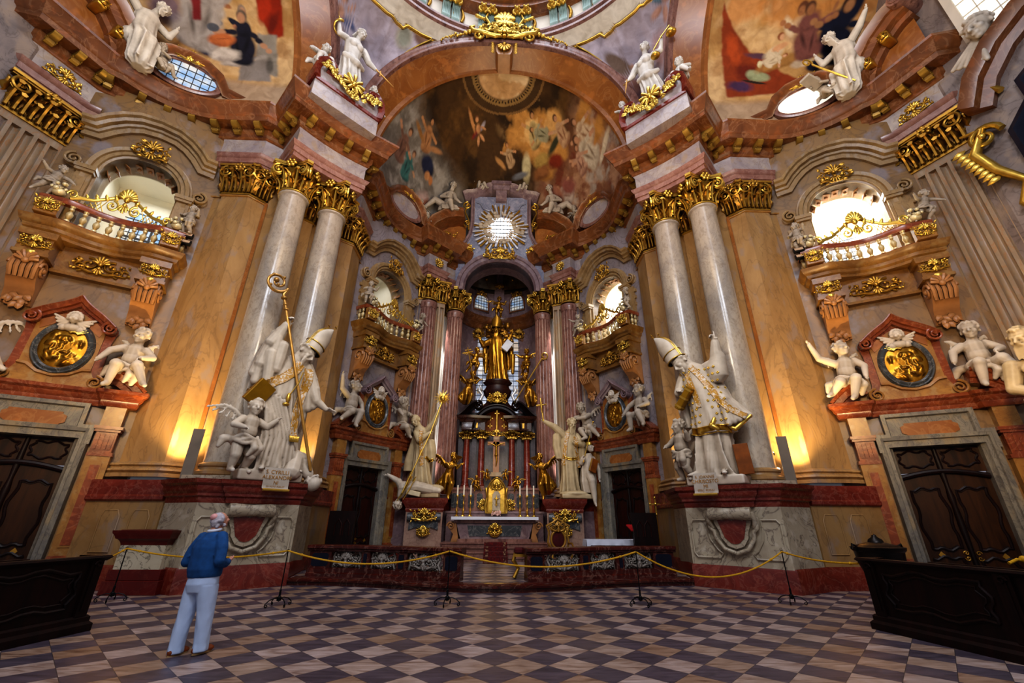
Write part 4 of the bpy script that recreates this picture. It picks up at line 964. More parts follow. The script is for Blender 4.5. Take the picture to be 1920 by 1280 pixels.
for s in (-1, 1):
 mb = MB(); mb.slab([(s * .2, 6.95), (s * .64, 6.6), (s * .7, 6.85), (s * .25, 7.15)], -.225, -.19); mb.build('spandrel_inlay', M['orange'], po)
 g = []
 for i in range(12):
  t = i / 11; g.append((s * (.95 - .95 * t), 6.98 + .2 * math.sin(t * PI) * (1 - t) + .78 * t ** 1.5 - .06))
 g = g[::-1] if s > 0 else g
 mb = MB(); mb.sweepxz([(.18, -.05), (.18, -.3), (.12, -.34), (.1, -.42), (.03, -.46), (0, -.52), (-.03, -.5), (-.03, -.05)], g); volute(mb, (s * .84, -.28, 6.86), .2, (-s, 0, 0), (0, 0, 1), .32); mb.build('gable_scroll', M['redo'], po)
mb = MB(); mb.lathe([(.9, -.04), (.9, .08), (.98, .12), (1.06, .08), (1.12, .1), (1.2, 0)], 48); t = MB(mat4((0, -.2, 6.14), rx=PI / 2));
v = np.concatenate(mb.v); t.add(np.c_[v[:, 0] * .55, v[:, 1] * .68, v[:, 2]], mb.f); med = t.build('medallion_frame', M['greymarb'], po)
mb = MB(mat4((0, -.22, 6.14))); mb.join(relief(.5, .62, 3))
for k in range(9):
 a = .9 + k * .2; mb.tube([(.1 * math.cos(a) - .1, -.1, .36 + .1 * math.sin(a)), (.36 * math.cos(a) - .1, -.08, .36 + .3 * math.sin(a))], [.02, .006], 5)
mb.build('gilded_relief', M['gold'], med, 70)
mb = MB(); mb.sweepxz([(0, -.18), (0, -.26), (.07, -.28), (.09, -.2)], [(-.75, 5.62), (-.55, 5.6), (-.3, 5.42), (0, 5.36), (.3, 5.42), (.55, 5.6), (.75, 5.62)]); mb.build('ledge_moulding', M['attic'], po)
ch = MB(); ch.ell((0, -.36, 7.02), (.13, .13, .16)); ch.ell((0, -.49, 7.0), (.03, .03, .03)); ch.ell((-.05, -.45, 6.97), .05); ch.ell((.05, -.45, 6.97), .05)
for a in np.linspace(-1.9, 1.9, 9): ch.ell((.13 * math.sin(a), -.36, 7.05 + .14 * math.cos(a)), .06)
for s in (-1, 1):
 for k in range(5): ch.cap((s * .12, -.3, 6.9), (s * (.44 - .05 * k), -.28, 7.06 - .1 * k), .06, .035)
ch.ell((0, -.28, 6.74), (.2, .12, .12)); ch.ell((-.18, -.27, 6.7), .1); ch.ell((.18, -.27, 6.72), .1)
remesh(ch, 'cherub_head', M['stone'], .018, po, 1)
p4 = four(po, ['red marble door portal with gold medallion ' + w for w in WH], 'door portals with gilded medallions')
for r in p4[2:]:
 for c in r.children:
  if c.name.startswith('gable_scroll'): c.data = c.data.copy(); c.data.materials[0] = M['violet']
wn = struct_root('window_1', 'window', 'window', BO, BR)
mb = MB(); mb.sweepxz([(.0, .9), (0, -.04), (-.07, -.06), (-.09, -.13), (-.2, -.13), (-.22, -.2), (-.34, -.22), (-.36, -.1), (-.42, -.08), (-.44, 0)], [(-1.05, 9.7)] + archW + [(1.05, 9.7)]); mb.build('arch_moulding', M['cream'], wn, 40)
mb = MB()
for k in range(9):
 i = .12 + .76 * k / 8; a = PI * i; x, z = -1.05 * math.cos(a), 12.15 + 1.15 * math.sin(a)
 mb.join(MB(mat4((x * .985, .45, z - .02), ry=-(a - PI / 2))).cbox(-.11, .11, -.2, .2, -.02, .02, .01)); mb.join(MB().add(np.array([]).reshape(0, 3), []) if False else MB())
 mb.ell((x * .97, .45, z - .05), .06, None, 7, 5)
mb.build('coffers', M['brownstone'], wn)
for s in (-1, 1):
 a, b = sorted((s * 1.5, s * 1.12)); mb = MB(); mb.box(a, b, -.2, 0, 9.7, 12.0); mb.box(a + .08, b - .08, -.24, 0, 9.9, 11.8); mb.box(a - .05, b + .05, -.3, .05, 12.0, 12.1); mb.box(a - .08, b + .08, -.34, .05, 12.1, 12.24)
 a, b = sorted((s * 1.5, s * 1.75)); mb.box(a, b, -.12, 0, 10.2, 12.0); volute(mb, (s * 1.68, -.12, 12.4), .24, (s, 0, 0), (0, 0, 1), .2)
 for k in range(3): mb.box(*sorted((s * 1.74, s * (1.86 - .03 * k))), -.1, 0, 11.7 - .35 * k, 11.85 - .35 * k)
 mb.build('impost_pilaster', M['cream'], wn)
hood = [(-1.9, 14.0), (-1.62, 14.02), (-1.4, 14.3), (-1.05, 14.62), (-.6, 14.86), (0, 14.94), (.6, 14.86), (1.05, 14.62), (1.4, 14.3), (1.62, 14.02), (1.9, 14.0)]
mb = MB(); mb.sweepxz([(.5, 0), (.5, -.12), (.34, -.14), (.32, -.22), (.24, -.24), (.22, -.38), (.12, -.42), (.08, -.52), (0, -.56), (-.02, 0)], hood); mb.build('hood', M['cream'], wn, 40)
mb = MB(); rocaille(mb, 0, -.24, 13.65, .9, .8, 5); mb.build('keystone_ornament', M['goldk'], wn, 60)
mb = MB(); B0 = .9
mb.add([(-1.5, B0, 9.6), (1.5, B0, 9.6), (1.5, 3.6, 9.6), (-1.5, 3.6, 9.6), (-1.5, B0, 14.2), (1.5, B0, 14.2), (1.5, 3.6, 14.2), (-1.5, 3.6, 14.2)], [(0, 1, 2, 3), (7, 6, 5, 4), (2, 6, 7, 3), (1, 5, 6, 2), (0, 3, 7, 4)])
mb.slab([(-2.2, 9.4), (-1.05, 9.4)] + archW + [(1.05, 9.4), (2.2, 9.4), (2.2, 14.4), (-2.2, 14.4)], .88, .94)
mb.build('oratory_room', M['white'], wn, 30)
gl, gnt, gb = new_mat('daylit_glass'); gb.inputs['Roughness'].default_value = .2; gn = N(gnt, 'ShaderNodeTexNoise'); gn.inputs['Scale'].default_value = 1.6; gn.inputs['Detail'].default_value = 4; gc = N(gnt, 'ShaderNodeTexCoord'); gnt.links.new(gc.outputs['Object'], gn.inputs['Vector'])
gr_ = ramp(gnt, [(.4, S('#86a8cf')), (.6, S('#d9d6cc'))]); gnt.links.new(gn.outputs[0], gr_.inputs[0]); gnt.links.new(gr_.outputs[0], gb.inputs['Base Color']); gnt.links.new(gr_.outputs[0], gb.inputs['Emission Color']); gb.inputs['Emission Strength'].default_value = .5; M['glass'] = gl
ag = sup(.95, .95, 2.2, 12.4, 12)[::-1]; ag = [(-x, z) for x, z in ag] + ag[::-1][1:]
mb = MB(); mb.slab([(-.95, 10)] + ag + [(.95, 10)], 3.5, 3.53); pane = mb.build('pane', M['glass'], wn)
mb = MB()
for x in np.linspace(-.95, .95, 8): mb.box(x - .012, x + .012, 3.47, 3.5, 10, 13.2 - .5 * abs(x) ** 2)
for z in np.arange(10, 13.3, .32): mb.box(-.95, .95, 3.47, 3.5, z - .012, z + .012)
mb.box(-.035, .035, 3.45, 3.5, 10, 13.3); mb.box(-.95, .95, 3.45, 3.5, 12.0, 12.07); mb.build('glazing_bars', M['lead'], wn)
four(wn, ['arched oratory window ' + w for w in WH], None, ['window_2', 'window_3', 'window_4'])
for k, (r, e) in enumerate(zip(range(4), (620, 60, 330, 30))):
 L = bpy.data.lights.new('oratory_daylight', 'AREA'); L.energy = e; L.size = 1.6; L.color = (.92, .96, 1) if k != 1 else (.85, .93, 1)
 lo = bpy.data.objects.new('oratory_daylight', L); COL.objects.link(lo)
 p = Vector((BO[0], BO[1], 0)) + Matrix.Rotation(BR, 3, 'Z') @ Vector((0, 2.1, 13.9))
 x, y = (p.x, p.y) if k < 2 else Dm((p.x, p.y)); lo.location = (x if k % 2 == 0 else -x, y, 13.9)
ba = thing('oratory_balcony', '', 'balcony', BO, BR)
def bpath(o, y0=0.0):
 fr = [(-1.95 - o, y0), (-1.92 - o, -.78 - o), (-1.22, -.84 - o)] + [(x, -.84 - o + .3 * math.cos(x / 1.1 * PI / 2) ** 1.2) for x in np.linspace(-1.08, 1.08, 13)] + [(1.22, -.84 - o), (1.92 + o, -.78 - o), (1.95 + o, y0)]
 return fr
mb = MB(); mb.sweep([(-.9, 9.28), (-.12, 9.28), (-.1, 9.36), (-.02, 9.42), (0, 9.52), (.08, 9.58), (.12, 9.7), (.14, 9.76), (-.9, 9.78)], bpath(-.1)); mb.prism(bpath(-.25), 9.3, 9.76); mb.build('ledge', M['ledge'], ba)
mb = MB(); mb.sweep([(-.12, 9.76), (.06, 9.76), (.06, 9.84), (.03, 9.88), (-.12, 9.88)], bpath(-.2)); mb.build('balustrade_base', M['redo'], ba)
mb = MB(); mb.sweep([(-.14, 10.42), (.04, 10.42), (.07, 10.48), (.07, 10.58), (.04, 10.62), (-.14, 10.64)], bpath(-.2)); mb.build('handrail', M['redo'], ba)
bal = MB(); bal.lathe([(.07, 0), (.07, .05), (.04, .08), (.085, .2), (.09, .26), (.05, .34), (.03, .38), (.06, .42), (.06, .46), (.04, .48), (.07, .54)], 12); bme = bal.mesh('baluster'); bme.materials.append(M['goldk'])
M['balu'] = carved('gilt_cream_baluster', S('#5a3a18'), S('#b8903e'), S('#efe0b0'), .25, .35, 5); bme.materials[0] = M['balu']
spots = [(x, -.62 + .3 * math.cos(x / 1.1 * PI / 2) ** 1.2) for x in np.linspace(-1.02, 1.02, 8)] + [(s * 1.72, y) for s in (-1, 1) for y in (-.2, -.42)]
for x, y in spots:
 o = bpy.data.objects.new('baluster', bme); COL.objects.link(o); o.parent = ba; o.location = (x, y, 9.88)
for s in (-1, 1):
 a, b = sorted((s * 1.22, s * 1.72)); mb = MB(); mb.cbox(a, b, -.8, -.55, 9.88, 10.42, .02); pr = mb.build('balustrade_pier', M['attic'], ba)
 mb = MB(); rocaille(mb, (a + b) / 2, -.8, 10.17, .5, .44, 11, .02); mb.build('gilt_plaque', M['gold'], pr, 60)
 c = s * 1.34
 mb = MB(); mb.box(c - .34, c + .34, -.72, 0, 8.62, 9.1); mb.box(c - .4, c + .4, -.8, 0, 9.1, 9.3); mb.box(c - .38, c + .38, -.76, 0, 8.52, 8.62); cb = mb.build('corbel_block', M['ledge'], ba)
 mb = MB(); rocaille(mb, c, -.74, 8.92, .66, .4, 17, .022); petal(mb, (c, 8.7), -PI / 2, .2, .2, -.74); mb.build('gilt_ornament', M['gold'], cb, 60)
 t = MB(); t.slab([(0, 8.52), (-.66, 8.52), (-.72, 8.3), (-.68, 8.05), (-.5, 7.8), (-.3, 7.6), (-.22, 7.35), (-.14, 7.2), (0, 7.2)], -.3, .3)
 v = np.concatenate(t.v); mb = MB(); mb.add(np.c_[c + v[:, 1], v[:, 0], v[:, 2]], [tuple(reversed(q)) for q in t.f])
 for k in (-1, 1): mb.tube(spiral((c + k * .31, -.46, 8.18), .26, 1.6, (0, -1, 0), (0, 0, 1), 24), .045, 6); mb.ell((c + k * .31, -.46, 8.18), .09)
 for k in range(5): mb.tube([(c - .24 + .12 * k, -.7, 8.3), (c - .24 + .12 * k, -.73, 8.1), (c - .22 + .11 * k, -.6, 7.85)], [.05, .06, .05], 6)
 shell(mb, (c, 8.3), .34, -.7, 7, 2.4, PI / 2, .05)
 for k in range(9):
  g = random.Random(k); petal(mb, (c + g.uniform(-.2, .2), 7.35 + g.uniform(-.1, .15)), g.uniform(-2.6, -.5), .3, .2, -.22, .1)
 for k in (-1, 1): mb.tube(spiral((c + k * .12, -.26, 7.2), .13, 1.2, (k, 0, 0), (0, 0, 1), 14), .04, 6)
 mb.build('corbel', M['brownstone'], ba, 50)
mb = MB(); mb.box(-1.0, 1.0, -.16, 0, 8.35, 9.28); mb.sweepxz([(0, -.1), (0, -.24), (.08, -.26), (.1, -.14)], [(-1.0, 8.35), (1.0, 8.35)][::-1]); pn = mb.build('back_panel', M['ledge'], ba)
mb = MB(); rocaille(mb, 0, -.2, 8.85, 1.3, .62, 23, .035); mb.build('gilt_cartouche', M['goldk'], pn, 60)
mb = MB(mat4((0, 0, -4.26), s=(1.05, 1, 1.4))); yy = -.42
for s in (-1, 1):
 mb.tube([(s * 1.12, yy - .2, 10.66), (s * .95, yy - .12, 10.78), (s * .7, yy, 10.86), (s * .42, yy + .02, 11.02), (s * .16, yy + .04, 11.18), (0, yy + .04, 11.2)], [.045, .05, .045, .045, .05, .05], 6)
 scroll_tube(mb, (s * 1.1, 10.78), .12, 1.2, 0 if s > 0 else PI, s, .03, yy - .2)
 scroll_tube(mb, (s * .28, 10.86), .16, 1.3, PI / 2, s, .035, yy)
 for k in range(5):
  x = .42 + .1 * k; mb.tube([(s * x, yy, 10.64), (s * (x + .14), yy, 10.86 - .05 * k + .03)], .012, 5); mb.tube([(s * (x + .14), yy, 10.64), (s * x, yy, 10.9 - .05 * k + .03)], .012, 5)
shell(mb, (0, 11.1), .3, yy, 9, 2.6, PI / 2, .045); shell(mb, (0, 10.95), .22, yy, 5, 1.8, -PI / 2, .035)
for k in range(5):
 for s in (-1, 1): petal(mb, (s * (.2 + .2 * k), 11.0 - .07 * k), PI / 2 - s * .5, .2, .1, yy, .04)
mb.build('crest', M['gold'], ba, 60)
for s in (-1, 1):   # gilded flower vases on the ends of the handrail
 mb = MB(); mb.ell((s * 1.45, -.62, 10.78), (.16, .14, .14))
 g = random.Random(3)
 for k in range(16): mb.ell((s * 1.45 + g.uniform(-.2, .2), -.62 + g.uniform(-.15, .15), 10.9 + g.uniform(-.06, .16)), g.uniform(.04, .08), None, 7, 5)
 mb.build('vase', M['balu'], ba, 60)
b4 = four(ba, ['curved oratory balcony with gilt balusters ' + w for w in WH], 'oratory balconies')
ov = struct_root('window_5', 'oval window', 'window', BO, BR)
def oval(rx, rz, n=40): return [(rx * math.cos(2 * PI * k / n), rz * math.sin(2 * PI * k / n)) for k in range(n)]
mb = MB(mat4((0, -.35, 17.55), rx=.12)); mb.sweepxz([(0, .3), (0, -.05), (-.06, -.1), (-.14, -.1), (-.16, -.16), (-.24, -.14), (-.28, .2)], oval(1.0, .52)[::-1], True); mb.build('frame', M['rose'], ov, 50)
mb = MB(mat4((0, -.35, 17.55), rx=.12)); mb.slab(oval(1.0, .52), -.0, .02)
mb.build('pane', M['glass'], ov)
mb = MB(mat4((0, -.35, 17.55), rx=.12))
for x in np.arange(-.78, .9, .26): h = .52 * math.sqrt(max(0, 1 - x * x)); mb.box(x - .01, x + .01, -.03, 0, -h, h)
for z in (-.27, 0, .27): h = 1.0 * math.sqrt(1 - (z / .52) ** 2); mb.box(-h, h, -.03, 0, z - .01, z + .01)
mb.build('glazing_bars', M['lead'], ov)
mb = MB(mat4((0, -.4, 17.55), rx=.12)); mb.sweepxz([(.3, .35), (.3, -.12), (.2, -.16), (.14, -.26), (0, -.34), (-.06, .35)], [(-2.3, -.14), (-1.9, -.1), (-1.45, -.05), (-1.15, .45), (-.6, .78), (0, .86), (.6, .78), (1.15, .45), (1.45, -.05), (1.9, -.1), (2.3, -.14)]); mb.build('hood', M['brown'], ov, 40)
mb = MB(mat4((0, -.62, 18.28), rx=.12)); rocaille(mb, 0, 0, 0, 1.1, .5, 31, .035); mb.build('keystone_ornament', M['gold'], ov, 60)
ov4 = four(ov, ['oval window ' + w for w in WH], None, ['window_6', 'window_7', 'window_8'])
for r in ov4[2:]:
 for c in list(r.children):
  if c.name.startswith('pane'): c.data = c.data.copy(); c.data.materials[0] = M['frieze']
  if c.name.startswith('glazing'): bpy.data.objects.remove(c)
M['glassw'], gnt, gb = new_mat('bright_daylit_glass'); gb.inputs['Base Color'].default_value = (.9, .9, .8, 1); gb.inputs['Emission Color'].default_value = (1, .98, .86, 1); gb.inputs['Emission Strength'].default_value = .9
for c in ov.children:
 if c.name.startswith('pane'): c.data = c.data.copy(); c.data.materials[0] = M['glassw']
 if c.name.startswith('glazing'): bpy.data.objects.remove(c)
# ---------------------------------------------------------------- fluted giant pilasters of the transepts
fp = thing('fluted_pilaster', '', 'pilaster', (14.35, 10.75, 0), math.atan2(-1.62, .6))
def fluted_outline(w, n, d):
 P = [(0, 0)]; g = w / n
 for k in range(n):
  x0, x1 = k * g + g * .16, (k + 1) * g - g * .16
  P.append((x0, 0))
  for i in range(1, 6): a = PI * i / 6; P.append(((x0 + x1) / 2 - (x1 - x0) / 2 * math.cos(a), d * math.sin(a)))
  P.append((x1, 0))
 P.append((w, 0)); return P
mb = MB(); mb.prism(fluted_outline(1.5, 5, .15) + [(1.5, .5), (0, .5)], 3.2, NECK - .25); mb.box(0, 1.5, 0, .5, NECK - .25, NECK); mb.prism([(-.38 + x, .12 + y) for x, y in fluted_outline(.4, 1, .06)] + [(.02, .5), (-.38, .5)], 3.2, NECK - .25); mb.box(-.38, .02, .12, .5, NECK - .25, NECK)
mb.build('shaft', M['flute'], fp, 40)
mb = MB(); mb.sweep(base_prof(2.7, 3.2), [(-.38, .5), (-.38, .12), (0, .12), (0, 0), (1.5, 0), (1.5, .5)]); mb.build('base', M['pil'], fp)
mb = MB(); mb.box(-.44, 1.56, -.08, .6, 0, .6); mb.build('plinth', M['red'], fp)
mb = MB(); mb.box(-.4, 1.52, -.03, .6, .6, 2.7); mb.build('pedestal', M['pil'], fp)
mb = MB(mat4((0, 0, NECK))); mb.join(capital_flat(1.5, .4, 1.3, 4)); mb.join(MB(mat4((-.4, .14, 0))).join(capital_flat(.4, .3, 1.3, 1, False))); mb.build('capital', M['goldk'], fp, 50)
four(fp, ['fluted marble pilaster with gilded capital at the far right', 'fluted marble pilaster with gilded capital at the far left', 'fluted pilaster behind the right altar columns', 'fluted pilaster behind the left altar columns'], 'fluted pilasters')
for sx in (1, -1):
 a = thing('frieze_ornament', 'gilded scrollwork plaque on the frieze above the %s fluted pilaster' % ('right' if sx > 0 else 'left'), 'ornament', (sx * 14.62, 10.05, 15.12), math.atan2(-1.62, sx * .6) if sx > 0 else PI - math.atan2(-1.62, .6) + PI)
 mb = MB(); rocaille(mb, 0, -.02, 0, .9, .6, 41, .035); mb.build('scrollwork', M['gold'], a, 60)
 if sx < 0: a.rotation_euler.z = -math.atan2(-1.62, .6)
for sx, nm in ((1, 'wall_right'), (-1, 'wall_left')):
 P = [(14.85, 9.25), (15.62, 6.9), (16.6, 4), (17.5, 4.0), (17.9, 12), (15.1, 12)]
 MB().prism([(sx * x, y) for x, y in P], 0, 26).build(nm, M['endwall'], None, 0, 'structure')
# ---------------------------------------------------------------- statue pedestals
pd = thing('statue_pedestal', '', 'pedestal', (6.58, 12.465, 0))
T0 = mat4((-6.58, -12.465, 0))
pp = [(10.95, 12.45), (8.9, 12.33), (7.55, 11.63), (5.61, 13.3), (6.03, 15.2), (6.15, 17.2)][::-1]
mb = MB(T0); mb.sweep([(-.4, 0), (0, 0), (0, .5), (-.03, .56), (-.4, .56)], pp); mb.build('plinth', M['red'], pd)
main = [(8.75, 12.3), (7.52, 11.68), (5.66, 13.31), (5.98, 15.0)]
mb = MB(T0); mb.prism(main + [(6.4, 15.0), (8.6, 13.2)], .5, 2.05); mb.build('dado', M['light'], pd)
mb = MB(T0); mb.prism([(10.95, 12.5), (8.85, 12.38), (8.6, 13.2), (10.95, 13.2)], .5, 2.1); mb.build('wing_dado', M['pil'], pd); mb = MB(T0); mb.prism([(6.08, 15.1), (6.2, 17.2), (6.9, 17.2), (6.6, 15.1)], .5, 2.1); mb.build('wing_dado', M['pil'], pd)
mb = MB(T0); mb.sweep([(-.5, 2.08), (0, 2.08), (.05, 2.12), (.05, 2.2), (.02, 2.24), (.02, 2.62), (-.5, 2.64)], [(8.85, 12.35), pp[5]]); mb.sweep([(-.5, 2.08), (0, 2.08), (.05, 2.12), (.05, 2.2), (.02, 2.24), (.02, 2.62), (-.5, 2.64)], [pp[0], (6.05, 15.1)]); mb.prism([(6.1, 14.9), (6.2, 17.2), (7, 17.2), (9, 13.4), (11, 13.4), (10.95, 12.5), (8.8, 12.5)], 2.55, 2.63); mb.build('wing_cornice', M['red'], pd)
cp = [(8.75, 12.3), (7.52, 11.68), (7.06, 12.075), (7.0, 12.0), (6.15, 12.745), (6.21, 12.82), (5.66, 13.31), (5.98, 15.0)][::-1]
mb = MB(T0); mb.sweep([(-.5, 2.03), (0, 2.03), (.02, 2.08), (.02, 2.16), (.08, 2.2), (.08, 2.26), (.12, 2.3), (.16, 2.36), (.16, 2.44), (.24, 2.5), (.26, 2.6), (-.5, 2.62)], cp); mb.prism(main + [(6.8, 15.4), (9, 13.4)], 2.5, 2.62); mb.build('cornice', M['red'], pd)
T1 = mat4((0, 0, 0), rz=math.atan2(-.652, .758))
mb = MB(T1); mb.lathe([(.02, -.52), (.15, -.52), (.16, -.4), (.14, 0), (.16, .4), (.15, .52), (.02, .52)], 20)
v = np.concatenate(mb.v[-1:]) if False else None
mb = MB(T1 @ mat4((0, -.2, 1.86), ry=PI / 2)); mb.lathe([(.02, -.54), (.16, -.54), (.17, -.42), (.14, 0), (.17, .42), (.16, .54), (.02, .54)], 20)
mb.M = T1
mb.slab([(-.52, 1.88), (-.46, 1.6), (-.36, 1.4), (-.34, 1.25), (-.2, 1.05), (0, .98), (.2, 1.05), (.34, 1.25), (.36, 1.4), (.46, 1.6), (.52, 1.88)], -.1, .02)
mb.tube([(x, -.1, z) for x, z in [(-.62, 1.78), (-.6, 1.5), (-.5, 1.42), (-.48, 1.25), (-.3, .98), (0, .87), (.3, .98), (.48, 1.25), (.5, 1.42), (.6, 1.5), (.62, 1.78)]], .055, 8)
for s in (-1, 1): mb.tube([(s * .56, -.25, 1.9), (s * .6, -.2, 1.7), (s * .52, -.08, 1.5)], [.06, .07, .05], 8)
ap = mb.build('apron', M['light'], pd, 50)
mb = MB(T1); mb.slab([(-.4, 1.78), (-.32, 1.76), (-.28, 1.68), (-.1, 1.72), (0, 1.68), (.1, 1.72), (.28, 1.68), (.32, 1.76), (.4, 1.78), (.3, 1.45), (.24, 1.25), (.1, 1.12), (0, 1.1), (-.1, 1.12), (-.24, 1.25), (-.3, 1.45)], -.125, -.08); mb.build('red_inlay', M['red'], ap)
for s in (-1, 1):
 mb = MB(T1); fr = [(s * .7, 1.7), (s * 1.06, 1.7), (s * 1.14, 1.6), (s * 1.14, .85), (s * 1.06, .75), (s * .45, .75), (s * .38, .85), (s * .5, .95), (s * .66, 1.2), (s * .7, 1.45)]
 mb.tube([(x, -.01, z) for x, z in fr], .025, 6, True); mb.build('panel_frame', M['light'], pd)
for y0, x0 in ((12.4, 9.35), (12.44, 10.15)):
 mb = MB(T0 @ mat4((x0, y0, 0), rz=.06)); fr = [(-.25, .85), (.25, .85), (.25, 1.7), (.17, 1.85), (-.17, 1.85), (-.25, 1.7)]; mb.tube([(x, -.005, z) for x, z in fr], .022, 6, True); mb.slab([(x * .9, z) for x, z in fr], -.012, .02); mb.build('wing_panel', M['pil'], pd)
pdl = mirX(pd, 'tall red and pale marble pedestal under the bishop with the crozier')
pd['label'] = 'tall red and pale marble pedestal under the bishop raising a finger'
# ---------------------------------------------------------------- chancel floor and steps
def front(x, o=0.0):    # front line of the chancel step
 return 12.0 + o + 1.32 * (1 - math.cos(min(1, abs(x) / 5.2) * PI)) / 2
def curve(x0, x1, o, n=24): return [(x, front(x, o)) for x in np.linspace(x0, x1, n)]
mb = MB(); mb.sweep([(-.5, 0), (-.02, 0), (-.02, .08), (.05, .1), (.06, .15), (.03, .17), (-.5, .172)], curve(-5.6, 5.6, 0.0, 40)); mb.build('trim_7', M['deepred'], None, 40, 'structure')
mb = MB(); mb.prism([(x, y) for x, y in curve(-5.6, 5.6, .12, 40)] + [(6.0, 15.2), (6.1, 17.5), (5.5, 21), (3, 24), (-3, 24), (-5.5, 21), (-6.1, 17.5), (-6.0, 15.2)], -.1, .17); mb.build('floor_chancel', M['floor'], None, 0, 'structure')
def rail(sx, name, label):
 root = thing(name, label, 'balustrade', (sx * 3.1, front(3.1, .55), .17))
 T = mat4((-sx * 3.1, -front(3.1, .55), -.17))
 def cv(a, b, o, n=20): c = curve(a, b, o, n); return c if sx > 0 else [(-x, y) for x, y in c][::-1]
 mb = MB(T); mb.sweep([(-.36, .17), (.02, .17), (.02, .24), (-.02, .27), (-.02, .36), (-.06, .38), (-.36, .38)], cv(.9, 5.35, .5)); mb.build('base', M['deepred'], root)
 mb = MB(T); mb.sweep([(-.42, .8), (-.04, .8), (.0, .83), (.0, .86), (.06, .89), (.06, .95), (.03, .97), (-.42, .97)], cv(.86, 5.4, .5)); mb.build('handrail', M['deepred'], root)
 for k, (a, b) in enumerate(((.9, 1.38), (2.42, 2.72), (3.55, 3.8), (4.72, 5.34))):
  mb = MB(T); mb.sweep([(-.34, .38), (-.06, .38), (-.06, .8), (-.34, .8)], cv(a, b, .5, 6)); pr = mb.build('pier', M['deepred'], root)
  c = (a + b) / 2; h = (b - a) / 2 - .07
  an = math.atan2(front(c + .05) - front(c - .05), .1); p = (sx * c, front(c, .56), .59)
  mb = MB(T @ mat4(p, rz=sx * an)); mb.slab([(x * h, z) for x, z in [(-1, -.13), (-.75, -.17), (.75, -.17), (1, -.13), (1, .13), (.75, .17), (-.75, .17), (-1, .13)]], -.012, .03); mb.build('dark_inlay', M['black'], pr)
 for k, (a, b) in enumerate(((1.38, 2.42), (2.72, 3.55), (3.8, 4.72))):
  c = (a + b) / 2; w = (b - a); an = math.atan2(front(c + .2) - front(c - .2), .4)
  mb = MB(T @ mat4((sx * c, front(c, .66), .59), rz=sx * an)); g = random.Random(k)
  rocaille(mb, 0, .05, 0, w * .95, .46, 50 + k, .04); rocaille(mb, 0, .0, 0, w * .8, .36, 60 + k, .032)
  for s in (-1, 1): mb.tube([(s * w * .46, .02, -.2), (s * w * .4, 0, -.05), (s * w * .46, .02, .08), (s * w * .4, 0, .2)], .04, 6)
  mb.build('openwork_panel', M['railstone'], root, 60)
 return root
M['railstone'] = carved('polished_grey_stone', S('#221c1c'), S('#6f665e'), S('#a59c92'), 0, .25, 4, .6)
rail(1, 'communion_rail', 'red marble communion rail right of the gap, with carved openwork panels')
rail(-1, 'communion_rail', 'red marble communion rail left of the gap, with carved openwork panels')
# ---------------------------------------------------------------- apse columns
M['rosef'] = M['rose']
ca = thing('column', '', 'column', (3.94, 21.05, 2.6), 0, 'rose marble columns round the high altar')
mb = MB(); mb.cbox(-.6, .6, -.6, .6, 0, .12, .01); mb.build('plinth', M['violet'], ca)
mb = MB(); mb.lathe([(.6, .12), (.63, .18), (.6, .25), (.54, .28), (.57, .36), (.54, .44), (.49, .46)], 32); mb.build('base', M['violet'], ca)
mb = MB(); mb.lathe([(.49, .46), (.485, .6), (.48, 3), (.465, 6), (.44, 9.85)], 160, flute=20, fd=.028); mb.lathe([(.44, 9.8), (.49, 9.98), (.505, 10.08), (.49, 10.18), (.44, 10.2)], 40); mb.build('shaft', M['rose'], ca, 50)
mb = MB(mat4((0, 0, 10.25), rz=.74)); mb.join(capital_round(.44, 1.3)); mb.build('capital', M['gold'], ca, 50)
ci = dup(ca); ci.location = (2.57, 22.27, 2.6)
al = mirX(ca); il = mirX(ci)
for c, l in ((ca, 'rose marble column right of the high altar, outer'), (ci, 'rose marble column right of the high altar, inner'), (al, 'rose marble column left of the high altar, outer'), (il, 'rose marble column left of the high altar, inner')): c['label'] = l
for sx, nm in ((1, 'wall_apse_right'), (-1, 'wall_apse_left')):
 P = [(5.6, 20.6), (4.55, 21.55), (3.1, 23.05), (2.75, 23.4), (2.75, 24.3), (5.6, 24.3)]
 MB().prism([(sx * x, y) for x, y in P], 0, 17.2).build(nm, M['violet'], None, 0, 'structure')
 pl_ = thing('fluted_pilaster', 'brightly lit white fluted pilaster between the %s altar columns' % ('right' if sx > 0 else 'left'), 'pilaster', (sx * 3.42, 22.62, 0), -sx * .5)
 M['flutew'] = M.get('flutew') or marble('light_whitened_fluted_marble', S('#efe9df'), S('#ddd4c8'), S('#b9a98c'), .9, 1.2, .2, .35, (1, 1, .5))  # marble whitened, strong window light put into its colour
 mb = MB(); mb.prism([(x - .45, y) for x, y in fluted_outline(.9, 4, .07)] + [(.45, .3), (-.45, .3)], 2.6, NECK); mb.build('shaft', M['flutew'], pl_, 40)
 mb = MB(mat4((-.45, 0, NECK))); mb.join(capital_flat(.9, .3, 1.3, 2, False)); mb.build('capital', M['gold'], pl_, 50)
 for z0, z1, e in ((12.5, 6.5, 1500), (2.9, 9, 900)):  # spots added between the columns to brighten the fluted pilaster
  L = bpy.data.lights.new('added_pilaster_spot', 'SPOT'); L.spot_size = math.radians(48); L.spot_blend = .6; L.energy = e; L.color = (.97, .97, 1); L.shadow_soft_size = .1
  lo = bpy.data.objects.new('added_pilaster_spot', L); COL.objects.link(lo); lo.location = (sx * 3.3, 21.78, z0); lo.rotation_euler = (Vector((sx * 3.42, 22.55, z1)) - lo.location).to_track_quat('-Z', 'Z').to_euler()
ap = struct_root('trim_8', 'plinth of the apse', 'plinth')
